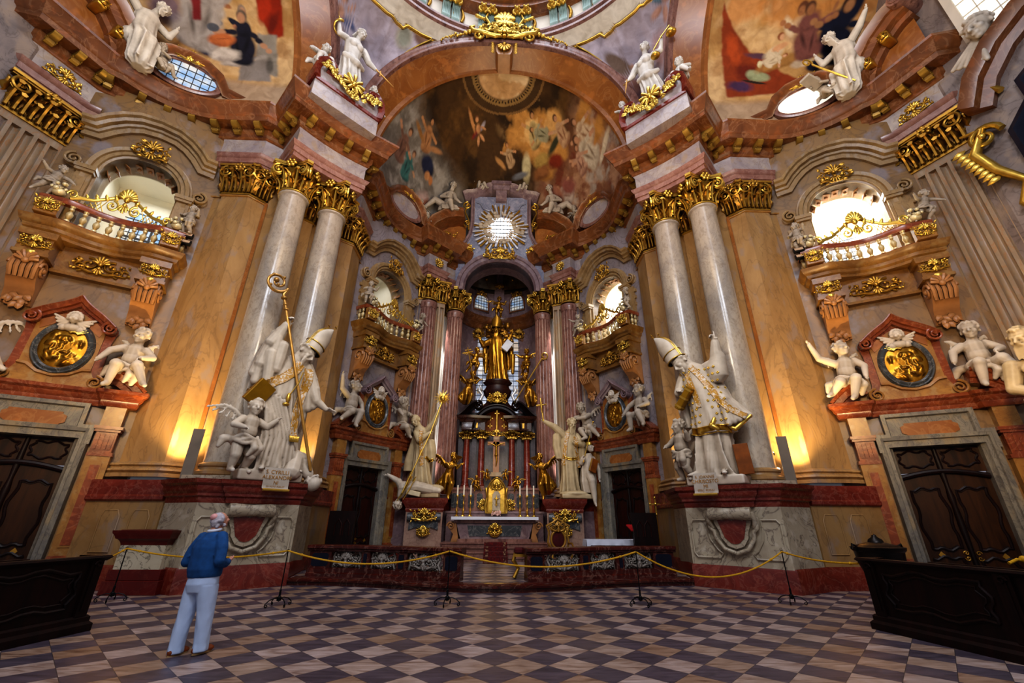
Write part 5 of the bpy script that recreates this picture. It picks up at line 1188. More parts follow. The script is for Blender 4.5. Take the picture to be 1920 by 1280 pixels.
Pp = [(2.05, 23.8), (2.05, 22.2), (3.05, 21.45), (4.3, 20.25), (4.9, 19.9), (5.35, 20.2), (5.6, 22), (4.4, 23.8)]
MB().prism(Pp, .1, 2.1).build('dado', M['violet'], ap); MB().sweep([(-.3, .1), (.06, .1), (.06, .5), (0, .56), (-.3, .56)], Pp[:6]).build('base', M['red'], ap)
MB().sweep([(-.3, 2.05), (.0, 2.05), (.03, 2.15), (.0, 2.2), (.0, 2.48), (.06, 2.52), (.06, 2.58), (-.3, 2.6)], Pp[:6]).build('cornice', M['red'], ap); MB().prism(Pp, 2.5, 2.6).build('top', M['red'], ap)
for o in list(ap.children):
 if o.name.startswith(('base', 'cornice')) : pass
mirX(ap, 'plinth of the apse', None, 'trim_9')
nt_root = struct_root('wall_niche', 'niche behind the altar', 'niche')
mb = MB(); mb.lathe([(2.55, 0), (2.55, 16.3)], 40, (0, 23.6, 0), -.15, PI + .15, sy=.9); nb = mb.build('face', M['violet'], nt_root, 60)
mb = MB(); mb.lathe([(2.5, 13.3), (2.4, 13.4), (2.4, 13.7), (2.2, 13.9), (2.15, 14.2), (2.5, 14.3)], 40, (0, 23.6, 0), -.1, PI + .1, sy=.9); mb.build('cornice', M['brown'], nt_root, 40)
M['dome'] = plain('dark_bronze_dome', S('#3a3026'), .5, 0, .4, 2)
mb = MB(); mb.lathe([(2.55 * math.cos(a), 16.2 + 2.6 * math.sin(a)) for a in np.linspace(0, PI / 2 - .01, 14)], 40, (0, 23.6, 0), -.15, PI + .15, sy=.9); mb.build('half_dome', M['dome'], nt_root, 60)
mb = MB(); mb.box(-.33, .33, 25.6, 25.95, 13.3, 16.4); mb.tube([(0, 25.75 - 2.3 * (1 - math.cos(a)), 16.3 + 2.4 * math.sin(a)) for a in np.linspace(0, 1.3, 8)], .3, 8); mb.build('pilaster_strip', M['violet'], nt_root)
mb = MB()
for ph in np.radians([50, 66, 114, 130, 35, 145]):
 for ps in np.radians([22, 45]): mb.ell((2.4 * math.cos(ph) * math.cos(ps), 23.6 + 2.15 * math.sin(ph) * math.cos(ps), 16.2 + 2.45 * math.sin(ps)), .15, None, 8, 6)
shell(mb, (-.0, 16.4), .4, 25.4, 7, 2.4, PI / 2, .06); mb.build('gilt_rosettes', M['goldk'], nt_root)
for k, sx in enumerate((-1, 1)):
 w = struct_root('window_%d' % (9 + k), 'small niche window', 'window', (sx * 1.22, 25.42, 15.1), -sx * .5)
 mb = MB(); P = sup(.5, .65, 2.2, .1, 10)[::-1]; P = [(-x, z) for x, z in P] + P[::-1][1:]; P = [(-.5, -.4)] + P + [(.5, -.4)]; mb.slab(P, 0, .03); mb.build('pane', M['glassd'] if 'glassd' in M else M['glass'], w)
 mb = MB();
 for x in np.arange(-.4, .45, .2): mb.box(x - .012, x + .012, -.03, 0, -.4, .7)
 for z in np.arange(-.3, .75, .2): mb.box(-.5, .5, -.03, 0, z - .012, z + .012)
 mb.build('glazing_bars', M['lead'], w); mb = MB(); mb.tube([(x * 1.08, -.03, z * 1.05) for x, z in P], .07, 6, True); mb.build('frame', M['brown'], w); mb = MB(); rocaille(mb, 0, -.05, .85, .8, .4, 71, .03); mb.build('keystone_ornament', M['goldk'], w, 60)
def stained():
 m, nt, bs = new_mat('leaded_stained_glass'); L = nt.links
 tc = N(nt, 'ShaderNodeTexCoord'); mp = N(nt, 'ShaderNodeMapping'); mp.inputs['Scale'].default_value = (3.1, 1, 3.1); L.new(tc.outputs['Object'], mp.inputs[0])
 fl = N(nt, 'ShaderNodeVectorMath', operation='FLOOR'); L.new(mp.outputs[0], fl.inputs[0]); wn_ = N(nt, 'ShaderNodeTexWhiteNoise'); L.new(fl.outputs[0], wn_.inputs[0])
 r = ramp(nt, [(0, S('#6d7690')), (.35, S('#9aa6bd')), (.6, S('#c7cbd6')), (.8, S('#b99a6a')), (1, S('#dfe6f2'))]); L.new(wn_.outputs['Value'], r.inputs[0])
 L.new(r.outputs[0], bs.inputs['Base Color']); L.new(r.outputs[0], bs.inputs['Emission Color']); bs.inputs['Emission Strength'].default_value = .6; bs.inputs['Roughness'].default_value = .2; return m
M['stained'] = stained()
w = struct_root('window_11', 'tall leaded niche window', 'window', (0, 25.55, 7.0))
mb = MB(); P = sup(1.75, .9, 2.2, 5.0, 12)[::-1]; P = [(-x, z) for x, z in P] + P[::-1][1:]; P = [(-1.75, 0)] + P + [(1.75, 0)]; mb.slab(P, 0, .04); mb.build('pane', M['stained'], w)
mb = MB()
for x in np.arange(-1.6, 1.7, .3225): mb.box(x - .015, x + .015, -.04, 0, 0, 5.9)
for z in np.arange(.2, 5.9, .3225): mb.box(-1.75, 1.75, -.04, 0, z - .015, z + .015)
mb.build('glazing_bars', M['lead'], w)
mb = MB(); mb.sweepxz([(.02, .05), (.02, -.15), (-.12, -.2), (-.2, -.1), (-.2, .05)], P); mb.build('frame', M['brown'], w, 50)
mb = MB()
for s in (-1, 1): rocaille(mb, s * 1.35, -.2, 5.95, .8, .7, 73, .04)
mb.build('gilt_ornament', M['goldk'], w, 60)
M['bluegrey'] = marble('pale_blue_grey_marble', S('#8f93a6'), S('#6f7288'), S('#c5c3cc'), 1.0, 1.4, .4, .25, (1, 1, 1), (S('#a8a4b4'), 3, .5), .02, .5)
gr = thing('altar_attic', 'pale grey attic with arch and sunburst window above the high altar', 'attic', (0, 22, 14.15))
T = mat4((0, -22, -14.15))
na = sup(2.05, 1.95, 2.1, 14.2, 16); na = full_arch(na)
mb = MB(T); mb.sweepxz([(0, 23.2), (0, 21.75), (-.06, 21.68), (-.1, 21.6), (-.3, 21.6), (-.33, 21.52), (-.52, 21.5), (-.56, 21.62), (-.58, 22.2)], [(-2.05, 14.1)] + na + [(2.05, 14.1)]); mb.build('archivolt', M['violet'], gr, 40)
side = [(2.62, 14.2), (2.72, 16.6), (2.62, 17.1), (2.2, 17.6), (1.95, 18.2), (1.85, 19), (1.88, 21.2)]
inner = [(-x, z) for x, z in na[::-1]]
poly = [(-x, z) for x, z in side[::-1]] + []
mb = MB(T); mb.slab([(2.05, 14.15)] + side + [(-x, z) for x, z in side[::-1]] + [(-2.05, 14.15)] + na, 21.85, 22.4); mb.build('panel', M['bluegrey'], gr, 30)
for s in (-1, 1):
 mb = MB(T); mb.tube([(s * x, 21.82, z) for x, z in side[1:]], .09, 8); mb.tube([(s * x * .93, 21.84, z) for x, z in side[1:]], .045, 8); mb.build('side_moulding', M['violet'], gr, 50)
 mb = MB(T); mb.slab([(s * (.95), 20.5), (s * .35, 20.35), (s * .3, 21.2), (s * 1.5, 21.2)] , 21.75, 21.9) if False else mb.tube([(s * 1.6, 21.8, 20.7), (s * 1.3, 21.78, 20.55), (s * 1.1, 21.78, 20.15), (s * .75, 21.78, 20.0), (s * .42, 21.78, 20.25), (s * .4, 21.78, 20.9)], .06, 8); mb.build('scrolled_moulding', M['bluegrey'], gr, 60)
tp = [(-2.35, .45), (-2.35, -.1), (-1.75, -.3), (-.75, -.3), (-.7, -.55), (.7, -.55), (.75, -.3), (1.75, -.3), (2.35, -.1), (2.35, .45)]
def gz(x): return 21.2 + .42 * math.exp(-(x / 1.1) ** 2)
mb = MB(T); hp = [(-2.45, 21.1), (-2.2, 21.25), (-1.7, 21.3), (-1.25, 21.6), (-.85, 21.85), (-.6, 21.9)]
for s in (-1, 1):
 p = [(s * -x, z) for x, z in hp]; p = p if s < 0 else p
 p2 = hp if s < 0 else [(-x, z) for x, z in hp][::-1]
 mb.sweepxz([(.25, 22.4), (.25, 21.85), (.18, 21.75), (.12, 21.6), (.02, 21.45), (-.1, 21.35), (-.14, 21.4), (-.14, 22.4)], p2)
mb.build('cornice', M['violet'], gr, 40)
mb = MB(T); mb.box(-.55, .55, 21.5, 22.3, 21.55, 21.9); mb.box(-.65, .65, 21.35, 22.3, 21.9, 22.15); mb.box(-.35, .35, 21.6, 22.3, 20.7, 21.6); mb.box(-.3, .3, 21.6, 22.2, 22.15, 22.35); mb.build('top_block', M['violet'], gr)
mb = MB(T); mb.lathe([(.22, 22.35), (.16, 22.42), (.1, 22.5), (.22, 22.65), (.26, 22.8), (.18, 22.95), (.1, 23.0), (.13, 23.08), (.04, 23.2), (.06, 23.3), (0, 23.45)], 16, (0, 21.9, 0));
for s in (-1, 1): scroll_tube(mb, (s * .3, 22.85), .14, 1.2, 0 if s < 0 else PI, s, .035, 21.9)
mb.build('gilded_urn', M['gold'], gr, 60)
mb = MB(T); rocaille(mb, 0, 21.5, 16.55, 1.9, .8, 81, .06); mb.build('gilt_cartouche', M['gold'], gr, 60)
for s in (-1, 1): mb = MB(T); rocaille(mb, s * 2.1, 21.75, 16.9, .8, .9, 82, .045); scroll_tube(mb, (s * 2.15, 20.3), .3, 1.3, PI / 2, -s, .06, 21.7); scroll_tube(mb, (s * 2.1, 18.9), .26, 1.3, -PI / 2, s, .05, 21.7); mb.tube([(s * 2.1, 21.7, 20.5), (s * 2.3, 21.7, 19.8), (s * 2.05, 21.7, 19.2), (s * 2.0, 21.7, 18.4)], .06, 6); mb.build('gilt_scrollwork', M['gold'], gr, 60)
mb = MB(T); mb.add([(1.15 * math.cos(a), 21.78, 18.55 + .95 * math.sin(a)) for a in np.linspace(0, 2 * PI, 40, endpoint=False)], [tuple(range(40))])
M['sunpane'] = plain('bright_sunlit_pane', (.9, .95, 1), .2, 0, .02, 1, 3.2); gp = mb.build('window_pane', M['sunpane'], gr)
mb = MB(T)
for x in np.arange(-.9, 1, .22): h = .95 * math.sqrt(max(0, 1 - (x / 1.15) ** 2)); mb.box(x - .015, x + .015, 21.73, 21.77, 18.55 - h, 18.55 + h)
for z in np.arange(-.6, .7, .3): h = 1.15 * math.sqrt(1 - (z / .95) ** 2); mb.box(-h, h, 21.73, 21.77, 18.55 + z - .02, 18.55 + z + .02)
mb.build('glazing_bars', M['lead'], gp)
g = random.Random(5); mg = MB(T); ms = MB(T)
for k in range(64):
 a = 2 * PI * k / 64; L0 = g.uniform(.55, .75); L1 = g.uniform(1.25, 1.75) * (1.1 if abs(math.sin(a)) > .5 else 1); m_2 = mg if k % 2 else ms
 d = np.array((math.cos(a), 0, math.sin(a) * .95)); n = np.array((-math.sin(a), 0, math.cos(a))); c = np.array((0, 21.66, 18.6)); w = .012; w1 = .055
 v = [c + d * L0 - n * w, c + d * L0 + n * w, c + d * L1 + n * w1, c + d * (L1 + .08), c + d * L1 - n * w1]; v2 = [q + (0, .04, 0) for q in v]
 m_2.add(v + v2, [(0, 1, 2, 3, 4), (9, 8, 7, 6, 5)] + [(i, i + 5, (i + 1) % 5 + 5, (i + 1) % 5) for i in range(5)])
mg.build('gilded_rays', M['goldflat'], gr, 20); M['silver'] = plain('silvered_metal', (.72, .74, .8), .3, .45, .15, 5); ms.build('silver_rays', M['silver'], gr, 20)
cl = MB(T)
for k in range(44):
 a = g.uniform(0, 2 * PI); q = g.uniform(.75, 1.35); cl.ell((1.05 * q * math.cos(a), 21.62, 18.5 + q * .95 * math.sin(a)), (g.uniform(.08, .2), .1, g.uniform(.08, .17)))
remesh(cl, 'clouds_with_cherubs', M['stone2'], .03, gr, 2)
for s in (-1, 1):
 bpd = thing('curved_pediment', 'curved broken pediment %s of the sunburst attic, carrying a reclining figure' % ('right' if s > 0 else 'left'), 'pediment', (s * 3.4, 21.4, 16.8))
 T2 = mat4((-s * 3.4, -21.4, -16.8))
 P = [(4.75, 17.0), (4.55, 17.9), (4.1, 18.6), (3.4, 19.05), (2.7, 19.2), (2.25, 19.15)]; P = [(s * x, z) for x, z in P]
 P = P[::-1] if s > 0 else P
 mb = MB(T2); mb.sweepxz([(.3, 22.1), (.3, 21.0), (.2, 20.9), (.14, 20.7), (0, 20.55), (-.06, 20.6), (-.06, 22.1)], P); mb.build('upper_moulding', M['brown'], bpd, 40)
 Pl = [(s * x, y) for x, y in [(5.0, 20.1), (4.6, 20.0), (4.1, 20.15), (3.4, 20.7), (2.9, 21.2), (2.4, 21.55)]]; Pl = Pl[::-1] if s > 0 else Pl
 mb = MB(T2); mb.sweep([(-.6, 16.75), (.0, 16.75), (.03, 16.85), (.1, 16.9), (.12, 17.05), (-.6, 17.1)], Pl); mb.build('lower_moulding', M['brown'], bpd, 40)
 mb = MB(T2); mb.add([(s * x, 22.0, z) for x, z in [(4.7, 16.9), (4.5, 17.9), (4.0, 18.6), (3.4, 19.0), (2.2, 19.1), (2.2, 16.9)]], [tuple(range(6))]); mb.build('back', M['orange'], bpd)
 mb = MB(T2); rocaille(mb, s * 3.4, 21.8, 17.9, 1.2, .7, 90, .05); mb.build('gilt_ornament', M['goldk'], bpd, 60)
for s in (-1, 1):
 c3 = np.array((3.94, 21.05)) + np.array((-.676, -.737)) * .68
 r = thing('rosette', 'gilded rosette on the entablature block above the %s altar column' % ('right' if s > 0 else 'left'), 'ornament', (s * c3[0], c3[1], 15.13), -s * math.atan2(.676, .737))
 mb = MB()
 for k in range(10):
  a = 2 * PI * k / 10; petal(mb, (.08 * math.cos(a), .08 * math.sin(a)), a, .24, .16, -.02, .05); petal(mb, (.05 * math.cos(a + .3), .05 * math.sin(a + .3)), a + .3, .14, .1, -.06, .05)
 mb.ell((0, -.08, 0), .08); mb.build('petals', M['gold'], r, 60)
# ---------------------------------------------------------------- high altar
st = thing('altar_steps', 'marble steps rising to the high altar', 'steps', (0, 19.4, .17))
for k in range(4):
 mb = MB(); y = 18.5 + .42 * k; h = .155; w = 2.9 - .22 * k
 mb.sweep([(-.6, h * k), (-.02, h * k), (-.02, h * k + .1), (.04, h * k + .11), (.04, h * (k + 1)), (-.6, h * (k + 1) + .001)], [(-w, 2.5), (-w, y - 19.4), (w, y - 19.4), (w, 2.5)]); mb.box(-w + .3, w - .3, y - 19.4 + .4, 2.5, h * k, h * (k + 1)); mb.build('step', M['rose'], st, 30)
rug = thing('carpet_runner', 'red patterned carpet runner on the altar steps', 'carpet', (.05, 19.0, .17))
def carpet_mat():
 m, nt, bs = new_mat('red_patterned_carpet'); L = nt.links; tc = N(nt, 'ShaderNodeTexCoord'); sx = N(nt, 'ShaderNodeSeparateXYZ'); L.new(tc.outputs['Object'], sx.inputs[0])
 ab = N(nt, 'ShaderNodeMath', operation='ABSOLUTE'); L.new(sx.outputs[0], ab.inputs[0])
 r = ramp(nt, [(0, (0, 0, 0)), (.3, (0, 0, 0)), (.31, (1, 1, 1)), (.42, (1, 1, 1)), (.43, (0, 0, 0))]); L.new(ab.outputs[0], r.inputs[0])
 v = N(nt, 'ShaderNodeTexVoronoi'); v.inputs['Scale'].default_value = 12; L.new(tc.outputs['Object'], v.inputs['Vector']); r2 = ramp(nt, [(.3, S('#9a7a5a')), (.5, S('#4a1410'))]); L.new(v.outputs['Distance'], r2.inputs[0])
 r3 = ramp(nt, [(.25, S('#6a1210')), (.6, S('#4a0a0c'))]); L.new(v.outputs['Distance'], r3.inputs[0])
 L.new(mixc(nt, r3.outputs[0], r2.outputs[0], r.outputs[0]), bs.inputs['Base Color']); bs.inputs['Roughness'].default_value = .95; return m
M['carpet'] = carpet_mat()
mb = MB(); prof = [(17.6, .012)]
for k in range(4): y = 18.5 + .42 * k; prof += [(y - .06, .012 + .155 * k), (y - .06, .17 + .155 * k)]
prof += [(20.1, .635)]
G = [[(-.48, y - 19.0, z), (.48, y - 19.0, z)] for y, z in prof]; mb.grid(np.array(G)); mb.build('pile', M['carpet'], rug, 0)
at = thing('altar_table', 'marble high altar table with gold emblem', 'altar', (0, 20.6, .79))
def A(m): return m
T = mat4((0, -20.6, -.79))
mb = MB(T); mb.slab([(-1.45, .79), (1.45, .79), (1.7, 1.6), (-1.7, 1.6)], 20.2, 21.3); mb.build('body', M['violet'], at); mb = MB(T); mb.box(-1.6, 1.6, 20.1, 21.3, .79, .92); mb.box(-1.78, 1.78, 20.08, 21.3, 1.56, 1.68); mb.box(-1.85, 1.85, 20.0, 21.3, 1.68, 1.74); mb.build('mensa', M['rose'], at)
mb = MB(T); mb.slab([(-1.1, 1.02), (1.1, 1.02), (1.2, 1.45), (-1.2, 1.45)], 20.17, 20.25); mb.build('front_panel', M['greymarb'], at)
mb = MB(T); rocaille(mb, 0, 20.14, 1.28, .55, .5, 95, .035); t = np.linspace(0, 2 * PI, 20, endpoint=False); mb.tube([(.24 * math.cos(a), 20.12, 1.26 + .26 * math.sin(a)) for a in t], .035, 6, True); mb.build('gold_emblem', M['gold'], at, 60)
for s in (-1, 1):
 mb = MB(T); mb.slab([(s * 1.55, .79), (s * 1.9, .79), (s * 1.8, 1.1), (s * 2.05, 1.4), (s * 2.0, 1.62), (s * 1.7, 1.62)], 20.15, 20.5); mb.tube(spiral((s * 1.92, 20.13, 1.42), .17, 1.5, (s, 0, 0), (0, 0, 1), 18), .04, 6); mb.build('scroll_console', M['brownstone'], at, 50)
tag(MB().join(MB(mat4((0, 0, 0)))).cbox(-1.88, 1.88, 19.93, 21.0, 1.74, 1.80, .01).box(-1.9, 1.9, 19.9, 19.93, 1.68, 1.80).build('altar_cloth', M['cloth'], None, 0), 'white linen cloth covering the top of the high altar', 'altar cloth')
rt_ = thing('retable', 'dark marble retable with niche, small red columns and broken pediments', 'retable', (0, 21.9, .79))
T = mat4((0, -21.9, -.79))
mb = MB(T); mb.box(-2.25, 2.25, 21.25, 23.2, .79, 2.05); mb.box(-2.3, 2.3, 21.2, 22, 1.96, 2.05); mb.build('lower_base', M['violet'], rt_)
mb = MB(T); mb.box(-2.1, 2.1, 21.5, 23.2, 2.05, 3.0); mb.box(-2.15, 2.15, 21.44, 23.2, 3.0, 3.1); mb.build('gradine', M['rose'], rt_)
for s in (-1, 1):
 for x in (.75, 1.15, 1.6, 1.95): mb = MB(T); mb.slab(notch(s * x - .14, s * x + .14, 2.2, 2.85, .05), 21.47, 21.52); mb.build('grey_inlay', M['greymarb'], rt_)
for x, nm in ((-1.53, 0), (-.76, 1), (.79, 2), (1.57, 3)):
 mb = MB(T @ mat4((x, 21.95 + (.15 if abs(x) > 1 else 0), 3.1))); mb.box(-.2, .2, -.2, .2, 0, .1); mb.lathe([(.2, .1), (.21, .15), (.18, .2), (.165, .24), (.165, .8), (.18, .82), (.18, .86), (.16, .9), (.16, 1.6), (.14, 2.35), (.15, 2.38)], 20); c = mb.build('small_column', M['red'], rt_)
 mb = MB(T @ mat4((x, 21.95 + (.15 if abs(x) > 1 else 0), 5.48))); k = capital_round(.16, 1.0); k.v = [q * np.array((1, 1, .42 / 1.3 * 1.0)) for q in k.v]; mb.join(k); mb.build('small_capital', M['gold'], c, 50)
mb = MB(T); mb.box(-2.0, 2.0, 22.5, 22.7, 3.1, 7.0)
for x in (-1.85, -1.15, 1.18, 1.9): mb.box(x - .12, x + .12, 22.3, 22.5, 3.1, 5.9)
for x in np.arange(-.55, .6, .22): mb.box(x - .05, x + .05, 22.42, 22.5, 3.1, 5.6)
mb.build('back_wall', M['violetdark'] if 'violetdark' in M else M['greymarb'], rt_)
for s in (-1, 1):
 a, b = (sorted((s * .62, s * 1.78)))
 pth = [(a, .0), (a, -.25), (a + .35, -.28), (b - .35, -.2), (b, -.15), (b, 0)]
 pth = [(x, y + 21.95) for x, y in pth]
 mb = MB(T); mb.box(a, b, 21.75, 22.5, 5.9, 6.35); mb.sweep([(-.3, 5.88), (0, 5.88), (.04, 5.95), (.02, 6.0), (.02, 6.3), (.1, 6.36), (.14, 6.44), (.26, 6.5), (.3, 6.62), (-.3, 6.66)], pth); mb.build('entablature', M['darkred'] if 'darkred' in M else M['wooddk'], rt_, 40)
 g2 = [(s * (2.05 - 1.0 * t), 6.68 + .75 * math.sin(t * PI / 2) ** 1.5) for t in np.linspace(0, 1, 8)]
 g2 = g2 if s < 0 else g2[::-1]
 mb = MB(T); mb.sweepxz([(.22, 22.4), (.22, 21.8), (.12, 21.7), (.05, 21.55), (-.04, 21.6), (-.04, 22.4)], g2); volute(mb, (s * 1.0, 21.95, 7.25), .24, (-s, 0, 0), (0, 0, 1), .4); mb.build('broken_pediment', M['wooddk'], rt_, 40)
 mb = MB(T);
 for k in range(3): mb.box(s * 1.2 + k * .16 - .2, s * 1.2 + k * .16 - .1, 21.68, 21.75, 6.02, 6.28)
 mb.build('gilt_triglyph', M['goldk'], rt_)
ar2_ = full_arch(sup(1.02, 1.05, 2, 5.95, 14))
mb = MB(T); mb.sweepxz([(0, 22.45), (0, 21.75), (-.06, 21.68), (-.16, 21.68), (-.2, 21.58), (-.26, 21.6), (-.26, 22.45)], ar2_); mb.build('niche_arch', M['wooddk'], rt_, 40)
mb = MB(T);
for i in range(1):
 Gd = [[(1.0 * math.cos(ph) * math.cos(ps), 22.0 + .45 * math.sin(ph) * math.cos(ps), 5.98 + 1.0 * math.sin(ps)) for ph in np.linspace(0, PI, 20)] for ps in np.linspace(0, PI / 2 - .02, 10)]
 mb.grid(np.array(Gd))
mb.build('niche_vault', M['amber'] if 'amber' in M else M['orange'], rt_, 60)
mb = MB(T)
for x, z in ((-.33, 6.55), (.0, 6.8), (.33, 6.55), (-.35, 6.15), (.38, 6.15)):
 for k in range(4): a = PI / 2 * k; petal(mb, (x, z), a, .14, .07, 21.85 if z < 6.7 else 21.8, .02)
mb.tube([(0, 21.75, 6.95), (0, 21.85, 6.4), (0, 21.9, 6.0)], .05, 6); rocaille(mb, 0, 21.7, 5.75, .8, .35, 97, .03); mb.build('gilt_flowers', M['gold'], rt_, 60)
cs = thing('statue_console', 'dark carved console with gold cartouche under the gilded bishop statue', 'console', (0, 22.7, 7.0))
mb = MB(); mb.lathe([(.95, 0), (.9, .3), (.62, .6), (.58, .8), (.72, 1.0), (.8, 1.25), (.68, 1.4), (.62, 1.55), (.78, 1.68), (.82, 1.75), (.7, 1.8), (.7, 1.88)], 28, sy=.6); mb.build('body', M['wooddk2'] if 'wooddk2' in M else M['woodred'], cs)
mb = MB(); rocaille(mb, 0, -.62, .72, 1.0, .6, 99, .04); t = np.linspace(0, 2 * PI, 24, endpoint=False); mb.tube([(.36 * math.cos(a), -.6, .72 + .22 * math.sin(a)) for a in t], .05, 6, True); mb.add([(.34 * math.cos(a), -.6, .72 + .2 * math.sin(a)) for a in t], [tuple(range(24))]); mb.build('gold_cartouche', M['gold'], cs, 60)
mb = MB()
for s in (-1, 1): mb.tube([(s * .95, -.2, 1.5), (s * 1.0, -.25, 1.2), (s * .8, -.3, .95), (s * 1.0, -.3, .5), (s * 1.35, -.3, .35)], [.05, .1, .08, .1, .05], 8)
mb.build('silver_scrolls', M['silver'], cs, 60)
tb = thing('tabernacle', 'gilded tabernacle in the middle of the high altar', 'tabernacle', (0.05, 21.3, 1.97))
mb = MB(); P = [(-.42, 0), (.42, 0), (.42, 1.05), (.3, 1.3), (.12, 1.5), (0, 1.56), (-.12, 1.5), (-.3, 1.3), (-.42, 1.05)]; mb.slab(P, -.25, .25); body = mb.build('case', M['gold'], tb)
mb = MB(); mb.tube([(x, -.26, z) for x, z in P], .05, 6, True); rocaille(mb, 0, -.3, 1.2, .55, .4, 101, .03);
for s in (-1, 1): mb.tube([(s * .46, -.2, 0), (s * .52, -.24, .3), (s * .42, -.24, .7), (s * .5, -.2, 1.1)], .06, 8); rocaille(mb, s * .62, -.1, .35, .4, .5, 102, .025)
mb.build('scrollwork', M['gold'], tb, 60)
mb = MB(); P2 = [(-.18, .1), (.18, .1), (.18, .8), (.08, .95), (-.08, .95), (-.18, .8)]; mb.slab(P2, -.29, -.2); mb.build('door', M['amberm'] if 'amberm' in M else M['light'], tb)
mb = MB(); mb.cap((0, -.32, .35), (0, -.32, .75), .05, .03); mb.cap((-.1, -.32, .62), (.1, -.32, .62), .025); mb.build('small_figure', M['gold'], tb, 60)
cx_ = thing('crucifix', 'altar crucifix above the tabernacle', 'crucifix', (0, 21.55, 3.62))
mb = MB(); mb.box(-.32, .32, -.15, .15, 0, .1); mb.box(-.24, .24, -.12, .12, .1, .2); mb.build('foot', M['cream'], cx_); mb = MB(); mb.box(-.15, .15, -.05, .05, .2, 1.95); mb.box(-.44, .44, -.05, .05, 1.5, 1.68); mb.build('cross', M['orange'], cx_)
mb = MB(); mb.limb([(0, -.1, 1.48), (0, -.12, 1.2), (0, -.13, 1.0), (.03, -.12, .75), (0, -.08, .5)], [.06, .07, .06, .045, .03]); mb.limb([(0, -.1, 1.45), (.22, -.09, 1.56), (.4, -.07, 1.6)], [.04, .03, .02]); mb.limb([(0, -.1, 1.45), (-.22, -.09, 1.56), (-.4, -.07, 1.6)], [.04, .03, .02]); mb.ell((-.03, -.14, 1.6), (.055, .06, .07)); mb.ell((0, -.13, 1.02), (.09, .08, .08)); remesh(mb, 'corpus', M['gold'], .012, cx_, 1)
mb = MB(); mb.slab([(-.15, 1.78), (.15, 1.78), (.15, 1.9), (-.15, 1.9)], -.08, -.05); mb.build('title_board', M['cream'], cx_)
cd = thing('candlestick', '', 'candlestick', (-1.75, 20.8, 1.80), 0, 'six altar candlesticks')
mb = MB(); mb.lathe([(.11, 0), (.12, .03), (.06, .08), (.03, .12), (.05, .2), (.06, .26), (.025, .34), (.022, .5), (.045, .56), (.022, .62), (.02, .8), (.035, .84), (.07, .9), (.05, .93)], 14); mb.build('stick', M['gold'], cd)
mb = MB(); mb.lathe([(.035, .92), (.033, 1.35), (.005, 1.37)], 12); mb.build('candle', M['white'], cd)
for k, (x, l) in enumerate(((-1.75, 'leftmost of the six altar candlesticks'), (-1.46, 'second altar candlestick from the left'), (-1.14, 'altar candlestick just left of the tabernacle'), (1.14, 'altar candlestick just right of the tabernacle'), (1.47, 'second altar candlestick from the right'), (1.78, 'rightmost of the six altar candlesticks'))):
 c = cd if k == 0 else dup(cd); c.location.x = x; c['label'] = l
fl = thing('flower_posy', 'small pinkish white flowers in front of the tabernacle', 'flowers', (0.05, 20.85, 1.80))
mb = MB(); g = random.Random(2)
for k in range(26): mb.ell((g.uniform(-.2, .2), g.uniform(-.1, .1), .06 + g.uniform(0, .18)), g.uniform(.03, .06), None, 7, 5)
mb.build('blossoms', plain('blossoms', S('#d8b0a4'), .8), fl)
cp_ = thing('statue_pedestal', '', 'pedestal', (3.1, 20.2, .17), -.12)
mb = MB(); mb.box(-.78, .78, -.5, .6, 0, 1.85); mb.box(-.84, .84, -.56, .6, 0, .3); mb.build('dado', M['rose2'] if 'rose2' in M else M['light'], cp_)
mb = MB(); mb.sweep([(-.3, 1.8), (0, 1.8), (.04, 1.9), (.02, 1.95), (.1, 2.1), (.18, 2.2), (.2, 2.36), (-.3, 2.38)], [(-.78, .6), (-.78, -.5), (-.3, -.55), (.3, -.55), (.78, -.5), (.78, .6)]); mb.box(-.7, .7, -.4, .6, 2.2, 2.38); mb.build('cornice', M['red'], cp_)
mb = MB(mat4((0, -.55, 1.6), ry=PI / 2)); mb.lathe([(.02, -.72), (.17, -.7), (.18, -.55), (.15, 0), (.18, .55), (.17, .7), (.02, .72)], 20); mb.M = mat4((0, -.52, 0)); mb.slab([(-.6, 1.5), (-.62, 1.1), (-.3, 1.2), (0, 1.05), (.3, 1.2), (.62, 1.1), (.6, 1.5)], -.06, .05); mb.build('rolled_bracket', M['greymarb'], cp_, 50)
mb = MB(); rocaille(mb, 0, -.72, 1.68, 1.0, .5, 111, .04); petal(mb, (0, 1.2), -PI / 2, .3, .25, -.62); rocaille(mb, 0, -.6, 1.05, .5, .4, 112, .035); mb.build('gilt_ornament', M['gold'], cp_, 60)
cl_ = mirX(cp_, 'pedestal with gilt ornament under the statue holding a sunburst'); cp_['label'] = 'pedestal with gilt ornament under the statue raising a crucifix'
# ---------------------------------------------------------------- rope stands
sd = thing('rope_stand', '', 'rope stand', (-8.21, 10.81, 0), .3, 'iron rope stands')
mb = MB(); mb.lathe([(.011, .09), (.011, 1.0), (.016, 1.01), (.011, 1.02)], 10); mb.tube([(.022 * math.cos(a), 0, 1.035 + .022 * math.sin(a)) for a in np.linspace(0, 2 * PI, 14, endpoint=False)], .007, 6, True); mb.build('pole', M['iron'], sd)
mb = MB(); mb.lathe([(.03, .1), (.045, .11), (.045, .17), (.022, .19), (.02, .3), (.011, .31)], 12); mb.build('socket', M['iron'], sd)
for k in range(4):
 a = PI / 2 * k + .4; P = [(.03, .15), (.1, .16), (.2, .13), (.27, .07), (.275, .035), (.255, .014), (.23, .018), (.222, .04), (.24, .055), (.255, .045)]
 mb = MB(); mb.tube([(r * math.cos(a), r * math.sin(a), z) for r, z in P], .0105, 6); mb.build('leg', M['iron'], sd)
